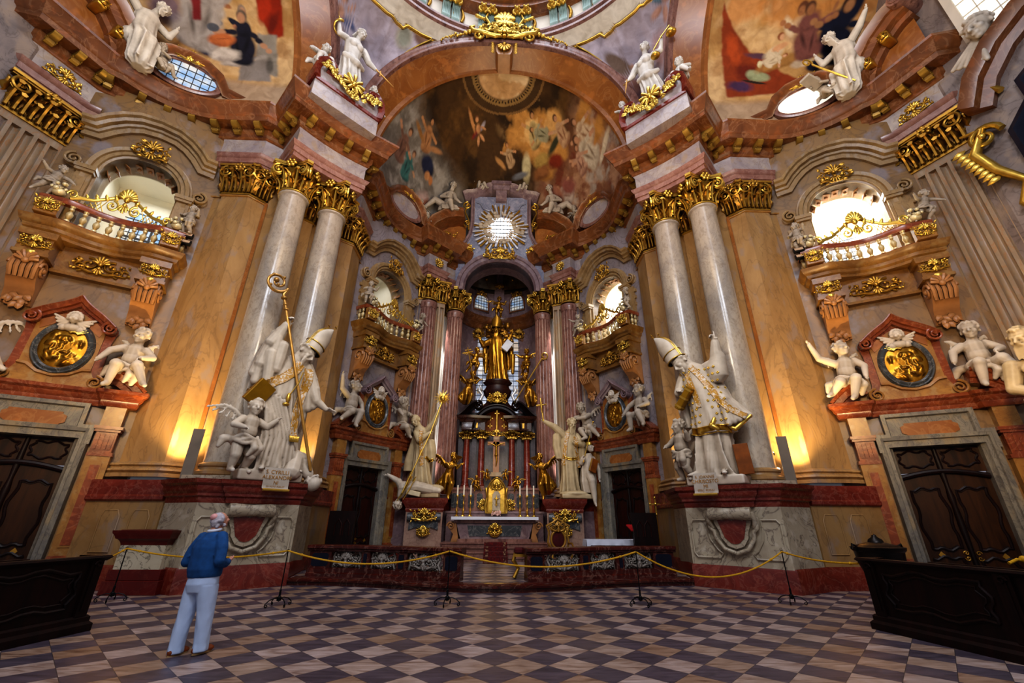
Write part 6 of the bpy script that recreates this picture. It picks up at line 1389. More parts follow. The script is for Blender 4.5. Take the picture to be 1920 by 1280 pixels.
stands = [(-8.21, 10.81), (-4.42, 10.26), (-.97, 10.31), (3.13, 10.30), (6.58, 10.54)]
for k, (x, y) in enumerate(stands):
 o = sd if k == 0 else dup(sd); o.location = (x, y, 0); o.rotation_euler.z = .5 * k
 o['label'] = ['iron rope stand in front of the small stone pulpit', 'iron rope stand just right of the man', 'iron rope stand before the opening of the communion rail', 'iron rope stand before the right communion rail', 'iron rope stand nearest the right pew'][k]
def rope(p0, p1, sag, lab):
 P = [np.array(p0) * (1 - t) + np.array(p1) * t - np.array((0, 0, sag * 4 * t * (1 - t))) for t in np.linspace(0, 1, 24)]
 c = P[0]; mb = MB(); mb.tube([p - c for p in P], .017, 8)
 for s_, q in ((1, 2), (1, 21)): mb.ell(P[q] - c, (.03, .03, .028))
 o = mb.build('rope', M['rope'], None); o.location = tuple(c); tag(o, lab, 'rope', 'yellow barrier ropes')
tops = [(x, y, 1.03) for x, y in stands]
for k, (sg, l) in enumerate(((.16, 'yellow rope passing behind the man'), (.25, 'yellow rope across the left communion rail'), (.3, 'yellow rope across the gap of the communion rail'), (.5, 'yellow rope sagging deepest, in front of the right pedestal'))): rope(tops[k], tops[k + 1], sg, l)
rope(tops[0], (-7.05, 8.2, .86), .06, 'yellow rope from the pulpit side stand to the left pew'); rope(tops[4], (6.5, 8.25, .98), .06, 'yellow rope from the last stand to the right pew')
kn = MB(); kn.tube([(-.25, 0, 0), (-.1, 0, .05), (0, .02, .03), (.05, -.02, .08), (.1, .02, .02), (.2, 0, -.02), (.4, 0, -.06)], .02, 8); kn.ell((0, 0, .05), .05)
o = kn.build('rope', M['rope'], None); o.location = (7.75, 6.65, 1.12); tag(o, 'knotted end of yellow rope lying over the right pew', 'rope', 'yellow barrier ropes')
# ---------------------------------------------------------------- pews
pw = thing('pew', '', 'pew', (6.52, 8.17, 0), math.atan2(-1.85, .3))
mb = MB()
mb.box(0, 6, .0, .07, .12, 1.04); fp_ = mb.build('front_panel', M['wooddk'], pw)
mb = MB(); mb.sweep([(-.1, 1.0), (.02, 1.0), (.05, 1.03), (.07, 1.05), (.05, 1.08), (-.1, 1.08)], [(-.02, .4), (-.02, -.0), (6, 0)]); mb.build('top_rail', M['wooddk'], pw)
mb = MB(); mb.sweep([(-.1, 0), (.09, 0), (.09, .1), (.05, .14), (.05, .2), (.02, .23), (-.1, .23)], [(-.0, 1.0), (-.0, 0), (6, 0)]); mb.build('base', M['wooddk'], pw)
mb = MB(); mb.box(-.02, .05, 0, .45, .1, 1.02); mb.build('end_panel', M['wooddk'], pw)
for a, b in ((.32, 1.75), (2.25, 3.7), (4.2, 5.7)):
 mb = MB(); mb.tube([(x, -.012, z) for x, z in sinu(a, b, .36, .9)], .025, 6, True); mb.tube([(x, -.006, z) for x, z in sinu(a + .08, b - .08, .44, .83)], .014, 6, True); mb.build('panel_moulding', M['wooddk'], pw)
for x in (.02, 1.9, 3.85):
 mb = MB(); mb.box(x, x + .18, -.04, 0, .22, 1.03); mb.box(x + .05, x + .13, -.055, -.03, .3, .95); mb.tube(spiral((x + .09, -.06, .95), .06, 1.2, (1, 0, 0), (0, 0, 1), 12), .015, 5); mb.build('post', M['wooddk'], pw)
mb = MB(); mb.box(0.1, 6, .45, .95, .42, .47); mb.build('seat', M['wooddk'], pw); mb = MB(); mb.box(.4, 6, 1.0, 1.06, .1, .98); mb.box(.35, 6, .97, 1.1, .98, 1.03); mb.build('backrest', M['wooddk'], pw)
mirX(pw, 'dark carved wooden pew front at the left edge beside the small stone pulpit'); pw['label'] = 'long dark carved wooden pew front at the right edge, holy water cauldron behind it'
bk = thing('bronze_cauldron', 'dark bronze cauldron with domed lid behind the right pew', 'cauldron', (7.95, 9.45, 0))
mb = MB(); mb.lathe([(.3, .0), (.3, .06), (.12, .12), (.1, .4), (.2, .6), (.34, .72), (.4, .9), (.42, 1.1), (.46, 1.14), (.47, 1.19), (.43, 1.2), (.4, 1.16), (.38, 1.0)], 30); mb.build('bowl', M['bronze'], bk)
mb = MB(); mb.lathe([(.42, 1.17), (.36, 1.22), (.18, 1.27), (.14, 1.28), (.12, 1.33), (.05, 1.38), (.035, 1.42), (.0, 1.44)], 26); mb.build('lid', M['bronze'], bk)
for s in (-1, 1): mb = MB(); mb.tube([(s * .44, 0, 1.12), (s * .54, 0, 1.16), (s * .52, 0, 1.24), (s * .44, 0, 1.2)], .025, 8); mb.build('handle', M['bronze'], bk)
pu = thing('stone_pulpit', 'small red and veined marble pulpit base beside the standing man', 'pulpit', (-8.5, 11.9, 0), .0)
mb = MB(); mb.cbox(-.66, .64, -.3, .34, 0, .3, .01); mb.cbox(-.62, .6, -.26, .3, .3, .53, .01); mb.build('plinth', M['redflat'] if 'redflat' in M else M['red'], pu)
mb = MB(); mb.box(-.55, .53, -.22, .28, .5, 1.1); mb.build('dado', M['veined'] if 'veined' in M else M['light'], pu)
mb = MB(); pth = [(-.55, .28), (-.55, -.22), (.53, -.22), (.53, .28)]; mb.sweep([(-.2, 1.05), (.0, 1.05), (.02, 1.12), (.06, 1.18), (.1, 1.2), (.12, 1.26), (.16, 1.32), (.17, 1.38), (-.2, 1.4)], pth); mb.box(-.6, .58, -.28, .3, 1.3, 1.395); mb.build('cornice', M['redflat'] if 'redflat' in M else M['red'], pu)
fl_ = thing('floodlight', 'black twin floodlight fixed at the end of the right balcony', 'floodlight', (10.75, 12.35, 10.45), -.5)
for k in (0, 1):
 mb = MB(mat4((0, -.1, .28 * k - .1), rx=-.5)); mb.cbox(-.17, .17, -.06, .06, -.11, .11, .015); h = mb.build('lamp_head', M['iron'], fl_); mb = MB(mat4((0, -.1, .28 * k - .1), rx=-.5)); mb.box(-.13, .13, -.068, -.06, -.07, .07); mb.build('lamp_glass', M['amberglass'] if 'amberglass' in M else M['cream'], h)
mb = MB(); mb.tube([(0, .3, -.1), (0, .1, -.05), (0, -.02, .1), (0, -.02, .3)], .02, 6); mb.build('bracket', M['iron'], fl_)
f2 = dup(fl_, 'black floodlight fixed at the end of the left balcony'); f2.location = (-10.78, 12.4, 10.4); f2.rotation_euler.z = .5
for c in list(f2.children)[1:2]: pass
for sx in (1, -1):
 bx_ = thing('light_shield', 'tall grey board shielding the uplight beside the %s pilaster' % ('right' if sx > 0 else 'left'), 'shield', (sx * 8.58, 12.55, 2.62), sx * -.35)
 mb = MB(); mb.box(-.14, .14, -.02, .02, 0, 1.42); mb.build('board', M['shield'], bx_); mb = MB(); mb.box(-.12, .12, 0, .2, 0, .03); mb.build('foot', M['iron'], bx_)
ul = thing('uplight', 'upper glaring uplight at the foot of the right column', 'lamp', (8.30, 12.72, 3.55), 0, 'uplights by the right column')
M['bulb'] = plain('lamp_bulb', (1, .85, .55), .3, 0, .02, 1, 30)
mb = MB(); mb.lathe([(.02, -.06), (.07, -.05), (.08, 0), (.07, .02)], 14); mb.build('lamp_shade', M['iron'], ul); mb = MB(); mb.ell((0, 0, .02), .055); mb.build('bulb', M['bulb'], ul)
mb = MB(); mb.tube([(0, 0, -.05), (.05, .1, -.3), (.05, .1, -.93)], .015, 6); mb.build('stem', M['iron'], ul)
u2_ = thing('uplight', 'lower glaring uplight at the foot of the right column', 'lamp', (8.42, 12.78, 3.08), 0, 'uplights by the right column')
for c in ul.children: q = c.copy(); COL.objects.link(q); q.parent = u2_
for c in list(u2_.children):
 if c.name.startswith('stem'): c.scale = (1, 1, .48)
tb_ = thing('credence_table', 'small table under a white cloth behind the right communion rail', 'table', (4.35, 17.2, .17), 0)
mb = MB(); mb.box(-.95, .95, -.3, .3, .78, .84); mb.box(-.9, .9, -.27, .27, .66, .78); mb.build('tabletop', M['woodred'], tb_)
for a in (-.86, .86):
 for b in (-.24, .24): mb = MB(); mb.box(a - .04, a + .04, b - .04, b + .04, 0, .68); mb.build('leg', M['woodred'], tb_)
mb = MB(); mb.box(-1.0, 1.0, -.36, .36, 0, .012)
n = 40; G = [[(x, -.36, 0), (x, -.37 - .012 * math.sin(i * 1.1), -.1), (x, -.375 + .015 * math.sin(i * .8), -.17 - .06 * (abs(x) > .85))] for i, x in enumerate(np.linspace(-1.0, 1.0, n))]; mb.grid(np.array(G))
for s in (-1, 1): mb.grid(np.array([[(s * 1.0, y, 0), (s * 1.02, y, -.12), (s * 1.03, y, -.2 - .05 * abs(y))] for y in np.linspace(-.36, .36, 9)]))
o = mb.build('tablecloth', M['cloth'], None, 60); o.location = (4.35, 17.2, 1.015); tag(o, 'white cloth hanging over the small table right of the altar', 'tablecloth')
lc = thing('lectern', 'dark lectern topped by a bright red cover beside the white table', 'lectern', (5.0, 16.1, .17), .2)
mb = MB(); mb.box(-.2, .2, -.15, .15, 0, .04); mb.box(-.13, .13, -.08, .08, .04, 1.2); mb.build('stand', M['wooddk'], lc)
mb = MB(mat4((0, 0, 1.26), rx=.45)); mb.cbox(-.3, .3, -.22, .22, -.02, .03, .01); mb.build('red_cover', M['redcloth'], lc)
pc = thing('processional_cross', 'gilded processional cross on a tall thin staff before the right chancel door', 'cross', (5.95, 16.6, .17))
mb = MB(); mb.lathe([(.12, 0), (.12, .03), (.02, .06), (.014, 1.7)], 10); mb.build('staff', M['goldk'], pc); mb = MB(); mb.box(-.025, .025, -.015, .015, 1.7, 2.3); mb.box(-.2, .2, -.015, .015, 2.05, 2.1)
for x, z in ((-.2, 2.075), (.2, 2.075), (0, 2.3)): mb.ell((x, 0, z), .05)
mb.ell((0, 0, 1.72), .05); mb.ell((0, -.02, 2.08), .06); mb.build('cross', M['gold'], pc)
chv = thing('gilded_armchair', 'carved gilded armchair with oval dark red back right of the altar', 'chair', (2.3, 16.7, .17), .1)
mb = MB(); t = np.linspace(0, 2 * PI, 28, endpoint=False); mb.tube([(.26 * math.cos(a), .02, .86 + .3 * math.sin(a)) for a in t], .05, 8, True); rocaille(mb, 0, 0, 1.28, .7, .32, 121, .03)
for s in (-1, 1): mb.tube([(s * .3, .02, .45), (s * .38, .02, .8), (s * .33, .02, 1.1), (s * .42, .02, 1.32), (s * .2, .02, 1.42), (0, .02, 1.55)], .04, 8)
mb.build('back_frame', M['chairgold'] if 'chairgold' in M else M['goldk'], chv, 60); mb = MB(); mb.ell((0, .03, .86), (.24, .05, .28)); mb.build('back_cushion', M['velvet'] if 'velvet' in M else M['redcloth'], chv)
mb = MB(); mb.cbox(-.36, .36, -.55, .05, .4, .52, .03); mb.build('seat', M['velvet'] if 'velvet' in M else M['redcloth'], chv)
for s in (-1, 1):
 for y in (-.5, 0): mb = MB(); mb.tube([(s * .32, y, .42), (s * .36, y - .03, .25), (s * .28, y, .1), (s * .34, y - .04, 0)], [.05, .045, .03, .045], 8); mb.build('leg', M['goldk'], chv)
 mb = MB(); mb.tube([(s * .36, .0, .75), (s * .42, -.3, .74), (s * .4, -.5, .66), (s * .38, -.48, .45)], .035, 8); mb.build('armrest', M['goldk'], chv)
so = thing('gilded_stool', 'gilded kneeling stool with red cushion half behind the right communion rail', 'stool', (.86, 13.35, .17))
mb = MB(); mb.cbox(-.3, .3, -.22, .22, .62, .78, .04); mb.build('cushion', M['velvet'] if 'velvet' in M else M['redcloth'], so)
for s in (-1, 1): mb = MB(); mb.tube([(s * .26, 0, .64), (s * .32, -.05, .45), (s * .18, 0, .25), (s * .3, -.05, .02)], [.05, .06, .05, .06], 8); mb.build('leg', M['goldk'], so)
mb = MB(); mb.box(-.28, .28, -.18, .18, .55, .63); mb.build('frame', M['goldk'], so)
for sx in (1, -1):
 stl = thing('choir_stall', 'dark carved choir stall end behind the %s pedestal' % ('right' if sx > 0 else 'left'), 'stall', (sx * 5.0, 15.4, .17), 0)
 out_ = [(-.5, 0), (.5, 0), (.5, .45), (.42, .6), (.3, .66), (.34, .8), (.32, 1.2), (.4, 1.6), (.42, 1.75), (-.5, 1.75)]
 mb = MB(); mb.slab([(sx * -x, z) for x, z in out_], -.04, .04); mb.build('end_panel', M['wooddk'], stl); mb = MB(); mb.box(-.46, .46, .04, 1.3, .4, .46); mb.build('seat', M['wooddk'], stl); mb = MB(); mb.box(*sorted((sx * .4, sx * .5)), .04, 1.3, 0, 1.75); mb.build('backrest', M['wooddk'], stl)
 mb = MB(); mb.tube(spiral((sx * -.36, -.05, .5), .12, 1.4, (1, 0, 0), (0, 0, 1), 16), .03, 6)
 for k in (-.15, .12): mb.tube([(sx * -k - .1, -.05, 1.0), (sx * -k - .1, -.05, 1.35), (sx * -k, -.05, 1.5), (sx * -k + .1, -.05, 1.35), (sx * -k + .1, -.05, 1.0)], .02, 6)
 mb.build('carving', M['woodred'], stl)
kc = thing('dome_crest', 'large gilded crest where the chancel arch meets the dome ring', 'crest', (0, 13.45, 23.95))
mb = MB(mat4((0, 0, .35), rx=-.1)); rocaille(mb, 0, 0, .1, 2.6, 1.5, 131, .09); rocaille(mb, 0, -.12, .1, 1.5, 1.2, 132, .08); shell(mb, (0, .75), .75, -.05, 9, 2.2, PI / 2, .1); mb.build('shield', M['gold'], kc, 60)
for s in (-1, 1):
 mb = MB(); mb.tube([(s * .4, -.05, -.2), (s * 1.0, -.15, -.1), (s * 1.5, -.12, .05), (s * 1.7, -.1, .35), (s * 1.5, -.1, .5)], [.08, .13, .12, .1, .05], 8); scroll_tube(mb, (s * 1.2, -.25), .3, 1.3, PI / 2, -s, .07, -.1); mb.tube([(s * .7, -.1, .6), (s * .95, -.2, 1.0), (s * .85, -.1, 1.5), (s * 1.15, -.05, 1.75)], [.06, .07, .06, .03], 6)
 g = random.Random(8)
 for k in range(26):
  t = k / 25; x = 1.2 + 1.9 * t; z = np.interp(x, [p[0] for p in frontA], [p[1] for p in frontA]) - 23.95 + .62 - .25 * t; mb.ell((s * x, -.05 + g.uniform(-.05, .05), z + g.uniform(-.07, .07)), g.uniform(.05, .11) * (1.2 - .6 * t), None, 7, 5)
 for k in range(12):
  t = k / 11; mb.ell((s * (.9 + .55 * t), -.1, 1.0 + .35 * t), g.uniform(.06, .12), None, 7, 5)
 mb.build('garland', M['gold'], kc, 60)
mb = MB(); mb.slab([(-.45, -.35), (.45, -.35), (.38, -.9), (.3, -1.1), (-.3, -1.1), (-.38, -.9)], .2, 1.2); mb.build('keystone', M['brownstone'], kc); mb = MB()
for s in (-1, 1):
 for k in range(6): petal(mb, (s * .45, -.4 - .13 * k), PI if s < 0 else 0, .22, .16, .2, .08)
shell(mb, (0, -.5), .45, .18, 7, 2.4, -PI / 2, .07); mb.build('gilt_leaves', M['goldk'], kc, 60)
# ---------------------------------------------------------------- figure building blocks
V3 = lambda *a: np.array(a, float)
def unit(v): v = np.asarray(v, float); return v / max(np.linalg.norm(v), 1e-9)
def head(mb, c, R, yaw=0, pitch=0, roll=0, hair='short', beard=0, face=True):
 """c = middle of the skull, R = half the head height; faces -Y before turning"""
 Rm = R3(ry=roll) @ R3(rz=yaw) @ R3(rx=pitch); c = V3(*c)
 P = lambda x, y, z: c + R * (Rm @ V3(x, y, z))
 E = lambda x, y, z, r: mb.ell(P(x, y, z), tuple(R * q for q in r), Rm, 14, 10)
 E(0, .1, .22, (.74, .86, .78)); E(0, -.22, -.3, (.55, .56, .66)); E(0, -.52, -.78, (.24, .22, .2))
 mb.cap(P(0, -.8, .12), P(0, -1.0, -.24), R * .08, R * .14); E(0, -.9, -.26, (.17, .12, .09))
 for s in (-1, 1):
  mb.cap(P(s * .08, -.8, .17), P(s * .42, -.66, .2), R * .09, R * .07); E(s * .36, -.55, -.22, (.22, .22, .22)); E(s * .27, -.7, .02, (.12, .1, .08)); E(s * .74, .12, -.1, (.09, .16, .24))
 mb.cap(P(-.16, -.76, -.48), P(.16, -.76, -.48), R * .06); mb.cap(P(-.12, -.76, -.57), P(.12, -.76, -.57), R * .07)
 g = random.Random(int(abs(c[0] * 100) + abs(c[2] * 37)))
 if hair == 'curly' or hair == 'long':
  for k in range(46 if hair == 'curly' else 60):
   a = g.uniform(0, 2 * PI); q = g.uniform(-.1, 1); u = V3(math.cos(a) * math.sqrt(1 - q * q * .99), math.sin(a) * math.sqrt(1 - q * q * .99), q)
   if u[1] < -.45 and q < .55: continue
   mb.ell(P(u[0] * .78, .1 + u[1] * .9, .25 + u[2] * .82), R * g.uniform(.12, .2), None, 8, 6)
  if hair == 'long':
   for k in range(14): x = g.uniform(-.7, .7); mb.cap(P(x, .6, .1), P(x * 1.15, .75, -.9 - g.random() * .3), R * .16, R * .1)
 elif hair == 'rim':
  for k in range(24):
   a = g.uniform(-.5, PI + .5); mb.ell(P(.74 * math.cos(a), .1 + .84 * math.sin(a), g.uniform(-.35, .2)), R * g.uniform(.1, .18), None, 8, 6)
 elif hair == 'short': E(0, .18, .3, (.78, .86, .76))
 if beard:
  for k in range(int(26 * beard)):
   t = g.random(); x = g.uniform(-.5, .5) * (1 - .45 * t); mb.cap(P(x, -.6 - .1 * t, -.5 - .3 * t), P(x * 1.1 + g.uniform(-.1, .1), -.72 - .15 * t, -.85 - .95 * t * beard), R * .17, R * .07, 7)
  for s in (-1, 1): mb.cap(P(s * .05, -.84, -.4), P(s * .42, -.68, -.62), R * .1, R * .06)
def hand(mb, w, d, n, s, pose='open', flip=1):
 """w wrist, d direction of fingers, n palm normal, s hand length"""
 w = V3(*w); d = unit(d); n = unit(V3(*n) - d * (V3(*n) @ d)); sd = np.cross(d, n) * flip
 Rm = np.stack([sd, n, d], 1); mb.ell(w + d * s * .27, (s * .21, s * .1, s * .32), Rm, 12, 8)
 for k in range(4):
  L = s * (.42, .5, .46, .36)[k]; b = w + d * s * (.46, .5, .48, .42)[k] + sd * s * (.165 - .11 * k)
  curl = {'open': .22 + .08 * k, 'soft': .5 + .1 * k, 'fist': 1.75, 'grip': 1.5, 'point': 0 if k == 0 else 1.8}[pose]
  pts = [b]; a = 0
  for j in range(3):
   a += curl * (.55 if j == 0 else .5); pts.append(pts[-1] + (d * math.cos(a) + n * math.sin(a)) * L * (.44, .32, .26)[j])
  mb.limb(pts, [s * .062, s * .058, s * .05, s * .042], 8)
 b = w + d * s * .12 + sd * s * .16; t1 = b + (sd * .75 + d * .6 + n * .25) * s * .24
 t2 = t1 + ((d * .75 + n * .45 + sd * .1) if pose in ('open', 'soft') else (d * .25 + n * .8 - sd * .5)) * s * .22
 mb.limb([b, t1, t2], [s * .085, s * .07, s * .05], 8)
def foot(mb, a, toe, s):
 a = V3(*a); t = V3(*toe); d = unit(t - a); mb.cap(a, a + d * s * .55, s * .2, s * .22); mb.cap(a + d * s * .5, t, s * .22, s * .14)
 sd = np.cross(d, V3(0, 0, 1));
 for k in range(5): mb.cap(t + sd * s * (.18 - .09 * k) - d * s * .1, t + sd * s * (.2 - .1 * k) + d * s * (.1 - .02 * k), s * .065, s * .055, 7)
def wing(mb, root, out, up, L, w, n=8):
 """feathered wing from root, spreading along out and up"""
 root = V3(*root); out = unit(out); up = unit(up); nn = unit(np.cross(out, up))
 mb.limb([root, root + out * L * .35 + up * L * .35, root + out * L * .8 + up * L * .45], [L * .07, L * .07, L * .04])
 for k in range(n):
  t = k / (n - 1); b = root + out * L * (.1 + .68 * t) + up * L * (.25 + .25 * math.sin(t * 2.2)); a = -1.9 + 1.45 * t
  tip = b + (out * math.cos(a) + up * math.sin(a)) * L * (.42 + .25 * t)
  for q in np.linspace(0, 1, 5)[:-1]:
   p0 = b + (tip - b) * q; p1 = b + (tip - b) * (q + .25); Rm = np.stack([unit(np.cross(nn, tip - b)), nn, unit(tip - b)], 1)
   mb.ell((p0 + p1) / 2 + nn * .012 * (k % 2), (L * .075, L * .025, np.linalg.norm(p1 - p0) * .75), Rm, 8, 6)
def ribbon(name, body, path, w, mat, parent, lift=.02, n=40, fringe=0):
 """band laid on the front of a body: path in (x,z) dropped onto the surface along +Y"""
 tree = bvh(body); P = np.array(path, float); L = np.r_[0, np.cumsum(np.hypot(*(P[1:] - P[:-1]).T))]; rows = []; last = None
 for q in np.linspace(0, L[-1], n):
  x = np.interp(q, L, P[:, 0]); z = np.interp(q, L, P[:, 1]); x2 = np.interp(min(q + .05, L[-1]), L, P[:, 0]) - np.interp(max(q - .05, 0), L, P[:, 0]); z2 = np.interp(min(q + .05, L[-1]), L, P[:, 1]) - np.interp(max(q - .05, 0), L, P[:, 1])
  d = unit((x2, z2)); nx, nz = d[1], -d[0]; row = []
  for s in (-1, -.5, 0, .5, 1):
   h = tree.ray_cast(Vector((x + nx * w * s / 2, -4, z + nz * w * s / 2)), Vector((0, 1, 0)))
   y = h[0].y - lift if h[0] is not None else (last if last is not None else 0)
   last = y; row.append((x + nx * w * s / 2, y, z + nz * w * s / 2))
  rows.append(row)
 G = np.array(rows); G[..., 1] = np.minimum(G[..., 1], np.median(G[..., 1], axis=1)[:, None] + .1)
 mb = MB(); mb.grid(G); B = G.copy(); B[..., 1] += .03; mb.grid(B[:, ::-1]);
 mb.tube([tuple(p) for p in G[:, 0]], .018, 5); mb.tube([tuple(p) for p in G[:, -1]], .018, 5)
 return mb.build(name, mat, parent, 60)
def studs(name, body, pts, r, mat, parent):
 tree = bvh(body); mb = MB()
 for x, z in pts:
  h = tree.ray_cast(Vector((x, -4, z)), Vector((0, 1, 0)))
  if h[0] is None: continue
  for k in range(4): a = PI / 2 * k; mb.ell((x + r * .6 * math.cos(a), h[0].y - .008, z + r * .6 * math.sin(a)), (r * .55, .018, r * .55), None, 6, 5)
 return mb.build(name, mat, parent, 60)
def band_mat():
 m, nt, bs = new_mat('gold_embroidered_band'); L = nt.links; tc = N(nt, 'ShaderNodeTexCoord'); v = N(nt, 'ShaderNodeTexNoise'); v.inputs['Scale'].default_value = 7; v.inputs['Detail'].default_value = 2; v.inputs['Distortion'].default_value = 2; L.new(tc.outputs['Object'], v.inputs['Vector'])
 r = ramp(nt, [(.44, S('#cbbca8')), (.5, S('#b5852e'))]); L.new(v.outputs[0], r.inputs[0]); L.new(r.outputs[0], bs.inputs['Base Color']); bs.inputs['Roughness'].default_value = .4; return m
M['band'] = band_mat()
def mitre(mb, c, R, yaw, pitch, roll, h):
 Rm = R3(ry=roll) @ R3(rz=yaw) @ R3(rx=pitch); c = V3(*c)
 for s in (-1, 1):
  G = []
  for i in range(9):
   t = i / 8; row = []
   for j in range(13):
    a = (j / 12 - .5) * PI; wx = R * (1.0 + .12 * math.sin(t * PI)) * (1 if t < .45 else max(.02, math.cos((t - .45) / .55 * PI / 2)) ** .7)
    row.append(c + Rm @ V3(wx * math.sin(a), s * (R * 1.05 * math.cos(a) * (1 - .55 * t) + .02), h * t))
   G.append(row)
  G = np.array(G); mb.grid(G if s < 0 else G[:, ::-1]); I = G.copy(); I -= Rm @ V3(0, s * .035, 0); mb.grid(I[:, ::-1] if s < 0 else I)
  mb.edges = getattr(mb, 'edges', []) + [[tuple(p + Rm @ V3(0, s * .012, 0)) for p in np.concatenate([G[:, 0], G[::-1][:, -1]])], [tuple(p + Rm @ V3(0, s * .02, 0)) for p in G[0]], [tuple(p + Rm @ V3(0, s * .02, 0)) for p in G[2]]]
def mitre_trim(mb, parent):
 t = MB(mb.M)
 for e in mb.edges: t.tube(e, .02, 6)
 t.build('mitre_border', M['gold'], parent, 60)
def cross_tip(mb, p, s, Rm):
 p = V3(*p); mb.tube([p, p + Rm @ V3(0, 0, s)], s * .08, 6); mb.tube([p + Rm @ V3(-s * .3, 0, s * .6), p + Rm @ V3(s * .3, 0, s * .6)], s * .08, 6)
def scroll_text(name, parent, T, w, h, lines, label=None):
 mb = MB(T); G = []
 for i in range(14):
  t = i / 13; z = -h * t; y = -.06 * math.sin(t * 2.4) - (.0 if t < .8 else .55 * (t - .8) ** 1.0); G.append([(x * w / 2 + .12 * t * w * 0, y + .02 * math.cos(x * 2), z + (.0 if t < .8 else .35 * (t - .8))) for x in np.linspace(-1, 1, 9)])
 mb.grid(np.array(G)); o = mb.build(name, M['parch'], parent, 60)
 e = MB(T); e.tube([(x * w / 2, G[-1][0][1] - .02, G[-1][0][2]) for x in (-1, 1)], .035, 8); e.build('gilt_roll', M['gold'], parent, 60)
 z = -.05
 for txt, sz in lines:
  cu = bpy.data.curves.new('txt', 'FONT'); cu.body = txt; cu.size = sz; cu.align_x = 'CENTER'; cu.align_y = 'TOP'; cu.extrude = .004
  to = bpy.data.objects.new('tmp', cu); COL.objects.link(to); dg = bpy.context.evaluated_depsgraph_get(); me = bpy.data.meshes.new_from_object(to.evaluated_get(dg)); bpy.data.objects.remove(to)
  v = np.array([q.co[:] for q in me.vertices]); f = [tuple(p.vertices) for p in me.polygons]; bpy.data.meshes.remove(me)
  if len(v):
   t = np.clip(-(z + v[:, 1]) / h, 0, 1); yy = -.06 * np.sin(t * 2.4) - .02
   mb = MB(T); mb.add(np.c_[v[:, 0], yy - v[:, 2] * .5 + .02 * np.cos(v[:, 0] * 2 / w * 2) - .0, z + v[:, 1]], f); mb.build('lettering', M['gilt_letters'], o, 0)
  z -= sz * 1.02
 return o
M['parch'] = plain('stone_scroll', S('#b7ab9c'), .6, 0, .15, 4); M['gilt_letters'] = plain('gilt_letters', S('#a8751f'), .4, .3, .2)
# ---------------------------------------------------------------- the two great bishops
def robe(mb, rows, k=11, amp=.07, seed=0):
 mb.loft([(c, rx, ry, amp * f, k, .4 * i + seed + .12 * c[2], 0) for i, (c, rx, ry, f) in enumerate(rows)])
Tb = mat4((0, 0, -2.62))
bl = thing('bishop_statue', 'large pale statue of a bearded bishop in mitre gripping a tall crozier', 'statue', (-6.75, 12.75, 2.62), PI / 4)
mb = MB(Tb)
robe(mb, [((.3, .02, 2.86), .78, .42, 1.4), ((.3, .0, 3.1), .7, .4, 1.4), ((.28, -.02, 3.6), .62, .38, 1.3), ((.22, -.05, 4.2), .56, .37, 1.1), ((.15, -.06, 4.8), .5, .36, .8), ((.14, -.05, 5.3), .48, .34, .5), ((.18, -.03, 5.8), .52, .34, .3), ((.24, 0, 6.15), .52, .31, .2), ((.32, 0, 6.35), .36, .26, 0), ((.38, -.02, 6.5), .2, .19, 0)], 9, .12)
mb.limb([(.38, -.02, 6.35), (.48, -.08, 6.6)], [.2, .19]); head(mb, (.56, -.14, 6.62), .34, .75, .25, .42, 'curly', 1.25)
mb.limb([(-.12, .0, 6.25), (-.42, -.08, 6.75), (-.26, -.3, 7.3)], [.26, .22, .13]); hand(mb, (-.25, -.31, 7.32), (.12, -.25, 1), (.3, -1, 0), .42, 'grip', 1)
for (x0, z0, x1, z1, r0, r1, y) in ((-.42, 7.0, -.62, 6.0, .17, .2, -.06), (-.5, 6.8, -.72, 5.7, .16, .17, .05), (-.36, 7.1, -.4, 6.1, .15, .16, -.2), (-.62, 6.1, -.66, 5.45, .2, .14, 0), (-.45, 6.3, -.4, 5.5, .2, .16, -.2), (-.2, 6.6, -.25, 5.9, .22, .2, -.2), (-.3, 7.2, -.5, 6.7, .13, .2, -.15)): mb.cap((x0, y, z0), (x1, y, z1), r0, r1)
mb.limb([(.72, .0, 6.15), (1.0, -.12, 5.55), (1.12, -.28, 5.12), (1.42, -.38, 4.9)], [.25, .21, .15, .085]); hand(mb, (1.42, -.38, 4.9), (1, -.2, -.15), (.1, -.5, -.9), .36, 'open', -1)
for (x0, z0, x1, z1, r0, r1, y) in ((.92, 5.8, .98, 4.9, .2, .15, -.1), (1.05, 5.5, 1.08, 4.95, .15, .12, -.2), (.85, 6.0, .86, 4.6, .2, .16, .05), (.78, 5.2, .74, 4.3, .18, .12, .0), (.98, 5.2, .86, 4.5, .14, .1, .1)): mb.cap((x0, y, z0), (x1, y, z1), r0, r1)
robe(mb, [((.05, .22, 4.2), .62, .16, 1), ((.02, .22, 4.9), .75, .18, 1), ((.05, .2, 5.6), .78, .2, .8), ((.15, .16, 6.2), .62, .2, .4), ((.25, .1, 6.4), .4, .18, 0)], 9, .08, 1)
for k in range(7): mb.tube([(-.62 + .12 * k, -.18 - .05 * k, 5.3 - .06 * k), (-.3 + .13 * k, -.38, 4.6 - .1 * k), (-.1 + .12 * k, -.36, 3.8), (-.18 + .14 * k, -.34, 3.0)], [.05, .075, .06, .05], 6)
foot(mb, (.78, -.3, 3.0), (.98, -.52, 2.94), .3); foot(mb, (-.02, -.3, 3.0), (-.1, -.5, 2.95), .3)
mb.cbox(-.6, 1.1, -.4, .36, 2.62, 2.92, .03)
body = remesh(mb, 'figure', M['stone'], .026, bl, 2)
